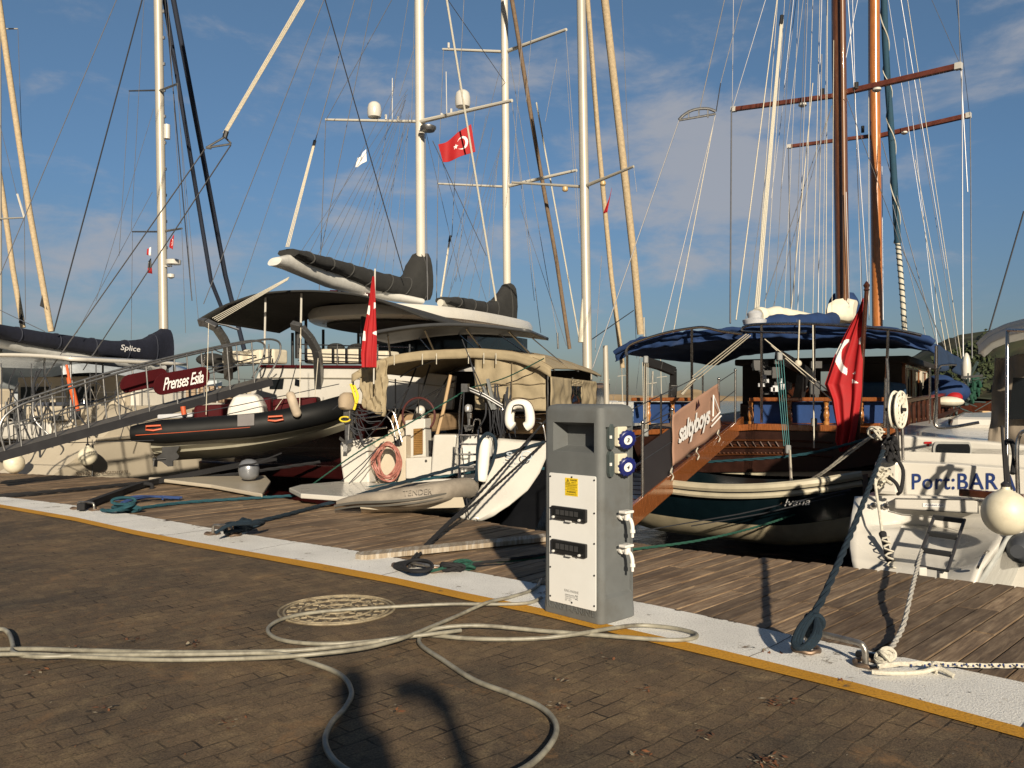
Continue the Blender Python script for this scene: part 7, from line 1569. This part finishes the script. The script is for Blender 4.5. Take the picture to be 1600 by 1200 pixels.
# ================================================================== MOORING LINES
def lift(p, r):      # nothing sinks into the boardwalk or the kerb
    if p.z > r or p.z < -.02 and min((p-q).length for q in gDo_s) < 0: return p
    c = Vector((0, 0, CH)); d = p-c; t_ = (r-CH)/d.z
    return c+d*t_ if t_ > 0 else p
gDo_s = gDo
def strands(pts, r, mat, label, name='mooring_rope', cat='rope', group='mooring ropes between quay and boats', tw=.22, n=3, sp=10, closed=False):
    p_ = smooth_path(pts, sp); p_ = [lift(p, r) for p in p_]; L_ = length(p_); N_ = max(24, int(L_/(r*1.6))); p_ = [along(p_, L_*i/N_) for i in range(N_+1)]; mb = MB()
    if N_ > 500: mb.tube(p_, r, 8)
    else:
        for k in range(n):
            q_ = []
            for i, p in enumerate(p_):
                t_ = (p_[min(i+1, N_)]-p_[max(i-1, 0)]).normalized(); a = t_.cross(Vector((.3, .2, .93))).normalized(); b_ = t_.cross(a); w = i*.42+2*PI*k/n; q_.append(p+(a*math.cos(w)+b_*math.sin(w))*r*.52)
            mb.tube(q_, r*.56, 6)
    return tag(part(name, mb, mat), label, cat, group)
def knot(c, r, R_, mat, par, n=5, seed=0, st=(1, 1, 1)):
    rn = random.Random(seed); mb = MB()
    for k in range(n):
        ax = Vector((rn.gauss(0, 1), rn.gauss(0, 1), rn.gauss(0, 1))).normalized(); a = ax.orthogonal().normalized(); b_ = ax.cross(a); o = Vector(c)+Vector((rn.gauss(0, .3), rn.gauss(0, .3), rn.gauss(0, .3)))*R_
        mb.tube([o+Vector(((a*math.cos(w)+b_*math.sin(w)).x*st[0], (a*math.cos(w)+b_*math.sin(w)).y*st[1], (a*math.cos(w)+b_*math.sin(w)).z*st[2]))*R_ for w in [2*PI*j/18 for j in range(18)]], r, 6, closed=True)
    return part('knot', mb, mat, par)
# thick blue rope on the right hoop
Zb = G(1262, 1005).y
r1 = strands([P(1270, 962, 4.92), P(1290, 925, 5.2), P(1325, 845, 6.0), P(1356, 768, 7.0), P(1380, 705, 8.1)], .0215, brope, 'thick dark blue mooring rope from the right hoop up to the white yacht')
knot(P(1268, 974, 4.88), .018, .05, brope, r1, 7, 3, (.7, .7, 1.1)); mb = MB()
for k in range(3): mb.tube(smooth_path([P(1268+k*3, 960, 4.85), P(1250+k*4, 980, 4.78), P(1240+k*5, 1006, 4.7), P(1254+k*5, 1012, 4.66), P(1272+k*4, 992, 4.7), P(1276, 968, 4.82)], 6), .0165, 8)
part('rope_loop', mb, brope, r1)
# white rope
r2 = strands([G(1384, 1026, .06), P(1398, 1004, 5.0), P(1412, 975, 5.35), P(1424, 925, 5.9), P(1433, 888, 6.6), P(1440, 860, 7.2)], .0155, M('grey_white_rope', (.42, .40, .36), .85, var=.3, scale=80, bump=.4, bscale=150), 'pale grey rope rising from the right hoop to the ladder of the white yacht')
r3 = strands([G(1372, 1042, .05), G(1400, 1038, .06), G(1460, 1037, .05), G(1530, 1040, .04), G(1640, 1040, .04), G(1760, 1042, .04)], .0135, wrope, 'white rope with blue flecks running along the boardwalk to the right edge')
mb = MB()
for k in range(34): x = 1395+k*9.6+(k % 3); mb.ball(G(x, 1037.5+(x-1400)*.008+(k % 2)*2, .054), .007, n=6, m=5)
part('blue_fleck', mb, nvy, r3); mb = MB().tube(smooth_path([G(1362, 1050, .03), G(1395, 1052, .03), G(1440, 1050, .02), G(1465, 1044, .04), G(1490, 1056, .02)], 6), .013, 8); part('rope_tail', mb, wrope, r3)
knot(G(1461, 1041, .04), .010, .020, wrope, r3, 4, 7); knot(G(1383, 1028, .045), .012, .034, wrope, r2, 7, 9, (1.2, 1, .9))
mb = MB().tube(smooth_path([G(1340, 1022, .02), G(1360, 1026, .03), G(1385, 1030, .03)], 4), .02, 8); tag(part('black_hose_end', mb, krope), 'short black rope end lying between the right hoop and the white knot', 'rope')
# black ropes, centre
for k, (xe, ye, Ze) in enumerate(((852, 658, 12.0), (852, 690, 12.0), (846, 706, 12.0))):
    if k < 2: r_ = strands([G(640+k*7, 884, .03), P(651+k*5, 866, 7.9), P(700+k*4, 817, 8.9), P(748+k*5, 772+k*6, 9.9), P(xe, ye, Ze)], .016, krope, ('upper' if k == 0 else 'lower')+' of the two black mooring ropes rising from the low hoop')
mb = MB()
for k in range(5): mb.tube([G(646+k*2+(30-k*2)*math.cos(w), 884+(7+k*.6)*math.sin(w), .03+k*.012) for w in [2*PI*j/24 for j in range(24)]], .013, 6, closed=True)
tag(part('rope_turns', mb, krope), 'black rope turns wrapped round the low hoop left of the pedestal', 'rope')
# green rope and its knot
r5 = strands([G(672, 893, .03), G(700, 886, .05), G(735, 880, .05), G(800, 876, .05), G(846, 871, .06), P(960, 862, 8.6), P(1000, 857, 8.8), P(1100, 843, 9.4), P(1200, 818, 10), P(1290, 784, 10.6), P(1372, 742, 11.4)], .013, grope, 'green mooring rope passing behind the pedestal towards the dinghy')
knot(G(722, 882, .05), .014, .05, grope, r5, 5, 4, (1.6, 1, .6)); knot(G(706, 888, .04), .014, .05, krope, r5, 5, 14, (1.8, 1, .6))
r6 = strands([G(700, 889, .03), G(760, 878, .06), G(846, 867, .08), P(930, 850, 9)], .014, krope, 'black rope lying beside the green rope left of the pedestal')
# left side ropes
r7 = strands([G(158, 797, .04), G(200, 796, .05), P(300, 784, 13.2), P(500, 771, 12.6), P(640, 752, 12.2), P(737, 738, 11.8), P(790, 731, 11.6), P(850, 732, 11.8)], .021, trope, 'teal mooring rope from the left hoop to the stern of the centre yacht')
knot(G(192, 796, .04), .02, .12, trope, r7, 5, 8, (1.6, 1, .35))
r8 = strands([G(348, 826, .12), P(360, 818, 10.9), P(405, 814, 11.0), P(500, 790, 11.3), P(610, 759, 11.6), P(740, 723, 11.5), P(850, 691, 11.9)], .024, brope, 'dark blue mooring rope knotted to the hoop in front of the grey dinghy')
knot(G(382, 822, .10), .02, .06, brope, r8, 6, 6, (1.3, 1, .9)); mb = MB()
for k in range(3): mb.tube(smooth_path([G(338, 832, .11), G(360, 820, .14+k*.02), G(395, 818, .16), G(412, 817, .12), G(395, 824, .08), G(350, 832, .06)], 5), .018, 8)
part('rope_loop', mb, brope, r8)
mb = MB(); a = G(126, 792, .07); pts = [a, P(180, 772, 13.6), P(231, 755, 14.2), P(330, 735, 15), P(430, 716, 16)]
p_ = [lift(p, .05) for p in smooth_path(pts, 6)]
for i in range(len(p_)-1): mb.bar(p_[i], p_[i+1]+(p_[i+1]-p_[i])*.05, .09, .085)
st = part('mooring_strap', mb, krope, smooth=False); tag(st, 'thick black mooring strap tied to the leftmost hoop', 'strap')
part('strap_loop', MB().tube(smooth_path([P(217, 786, 13.6), P(222, 770, 13.7), P(222, 757, 13.7), P(236, 757, 13.7), P(237, 764, 13.7), P(228, 768, 13.6), P(216, 770, 13.6), P(219, 788, 13.6)], 5), .03, 8), krope, st)
strands([P(-20, 775, 12.6), P(60, 770, 13), P(225, 754, 14.2), P(340, 744, 15), P(500, 722, 16)], .03, krope, 'black mooring rope from the left edge above the boardwalk')
mb = MB(); rn = random.Random(23)
for k in range(7): mb.tube(smooth_path([G(180+rn.uniform(-8, 30), 783+rn.uniform(-3, 5), .03), G(215, 777+rn.uniform(-2, 4), .03+k*.01), G(245+rn.uniform(-5, 5), 776+rn.uniform(-2, 2), .05), G(262+rn.uniform(-10, 30), 778+rn.uniform(-2, 3), .03)], 5), .013, 6)
tag(part('blue_rope_heap', mb, M('bright_blue_rope', (.02, .05, .16), .85)), 'heap of bright blue rope on the boardwalk behind the leftmost hoop', 'rope')
strands([P(1100, 722, 14), P(1240, 712, 13), P(1340, 690, 12.4), P(1375, 676, 12.2)], .022, trope, 'teal rope strung across the gulet stern below the flag')
for k, y in enumerate((678, 683)): strands([P(1374, 674, 9.5), P(1330, 702+k*5, 9.9), P(1287, 736+k*3, 10.3), P(1245, 760+k*7, 10.8)], .011, wrope, ('upper' if k == 0 else 'lower')+' of two thin pale ropes from the white yacht corner to the green dinghy')
knot(P(1371, 675, 9.4), .012, .07, wrope, bpy.data.objects[[o.name for o in COL.objects if o.name.startswith('mooring_rope')][-1]], 5, 22)
strands([P(735, 606, 12.6), P(640, 661, 12.6), P(560, 706, 12.8), P(470, 770, 13.2)], .011, grope, 'thin green line running down left from the tent of the centre yacht'); strands([P(850, 560, 11.9), P(790, 590, 12.2), P(735, 606, 12.6)], .009, grope, 'thin green line at the right of the beige tent')
mb = MB()
for a, c in (((1330, 765, 9.5), (1000, 830, 10.8)), ((1320, 772, 9.6), (1080, 822, 10.6)), ((0, 690, 15.5), (240, 688, 14)), ((200, 664, 14.2), (530, 600, 15)), ((600, 690, 12.5), (533, 752, 12.6)), ((596, 692, 12.5), (545, 756, 12.4)), ((610, 560, 13), (520, 640, 13.5)), ((725, 612, 12), (720, 700, 11.7)), ((722, 700, 11.7), (732, 810, 10.8)), ((716, 700, 11.7), (724, 780, 11)), ((640, 604, 12), (560, 700, 13)), ((733, 556, 11.6), (752, 620, 11.6)), ((722, 530, 12), (756, 612, 12))): mb.tube([P(*a), P(*a).lerp(P(*c), .5)-Vector((0, 0, .03)), P(*c)], .008, 5)
tag(part('thin_lines', mb, dwire), 'thin dark lashings strung about the yacht sterns', 'lines', kind='stuff')

# ================================================================== BEHIND THE CAMERA: what throws the two shadows on the pavers
def skin_body(name, J, E_, parent, mat):
    me = bpy.data.meshes.new(name); me.from_pydata([tuple(Vector(p)-root_loc(parent)) for p, r_ in J], E_, []); o = bpy.data.objects.new(name, me); COL.objects.link(o); o.parent = parent; me.materials.append(mat)
    md_ = o.modifiers.new('skin', 'SKIN'); md_.use_smooth_shade = True
    for i, (p, r_) in enumerate(J): me.skin_vertices[0].data[i].radius = (r_, r_); me.skin_vertices[0].data[i].use_root = (i == 0)
    ss = o.modifiers.new('sub', 'SUBSURF'); ss.levels = 2; ss.render_levels = 2; return o
bx, by = .0, -.40
ps = thing('person', 'person in dark clothes standing behind the camera taking the picture', 'person', (bx, by, 0))
J = [((bx, by, .98), .12), ((bx, by, 1.15), .11), ((bx, by, 1.38), .12), ((bx, by+.01, 1.50), .065), ((bx, by+.01, 1.60), .09), ((bx, by, 1.70), .10), ((bx, by, 1.79), .06),
     ((bx-.13, by, 1.42), .06), ((bx-.17, by+.05, 1.17), .045), ((bx-.10, by+.20, 1.32), .03), ((bx+.13, by, 1.42), .06), ((bx+.17, by+.05, 1.17), .045), ((bx+.10, by+.20, 1.32), .03),
     ((bx-.10, by, .90), .10), ((bx-.12, by, .50), .065), ((bx-.13, by, .09), .045), ((bx-.13, by+.14, .04), .035), ((bx+.10, by, .90), .10), ((bx+.12, by, .50), .065), ((bx+.13, by, .09), .045), ((bx+.13, by+.14, .04), .035)]
J = [((p_[0], p_[1], p_[2]*1.07), r_) for p_, r_ in J]
skin_body('body', J, [(0, 1), (1, 2), (2, 3), (3, 4), (4, 5), (5, 6), (2, 7), (7, 8), (8, 9), (2, 10), (10, 11), (11, 12), (0, 13), (13, 14), (14, 15), (15, 16), (0, 17), (17, 18), (18, 19), (19, 20)], ps, M('dark_clothing', (.03, .035, .045), .9))
sg = thing('shadow_post', 'grey steel post with a tilted lamp head standing behind the camera', 'post', (.47, -.42, 0))  # unseen object, its form made up to throw the right-hand shadow
part('post', MB().tube([(.49, -.42, 0), (.49, -.42, 1.4), (.46, -.42, 1.66)], [.06, .05, .035], 12), dsteel, sg); part('lamp_head', MB().tube(smooth_path([(.47, -.42, 1.64), (.42, -.42, 1.74), (.34, -.42, 1.78), (.22, -.42, 1.77)], 5), [.04, .045, .05, .055, .06, .06, .065, .065, .065, .065, .065, .065, .065, .06, .055, .05], 12), gry, sg)
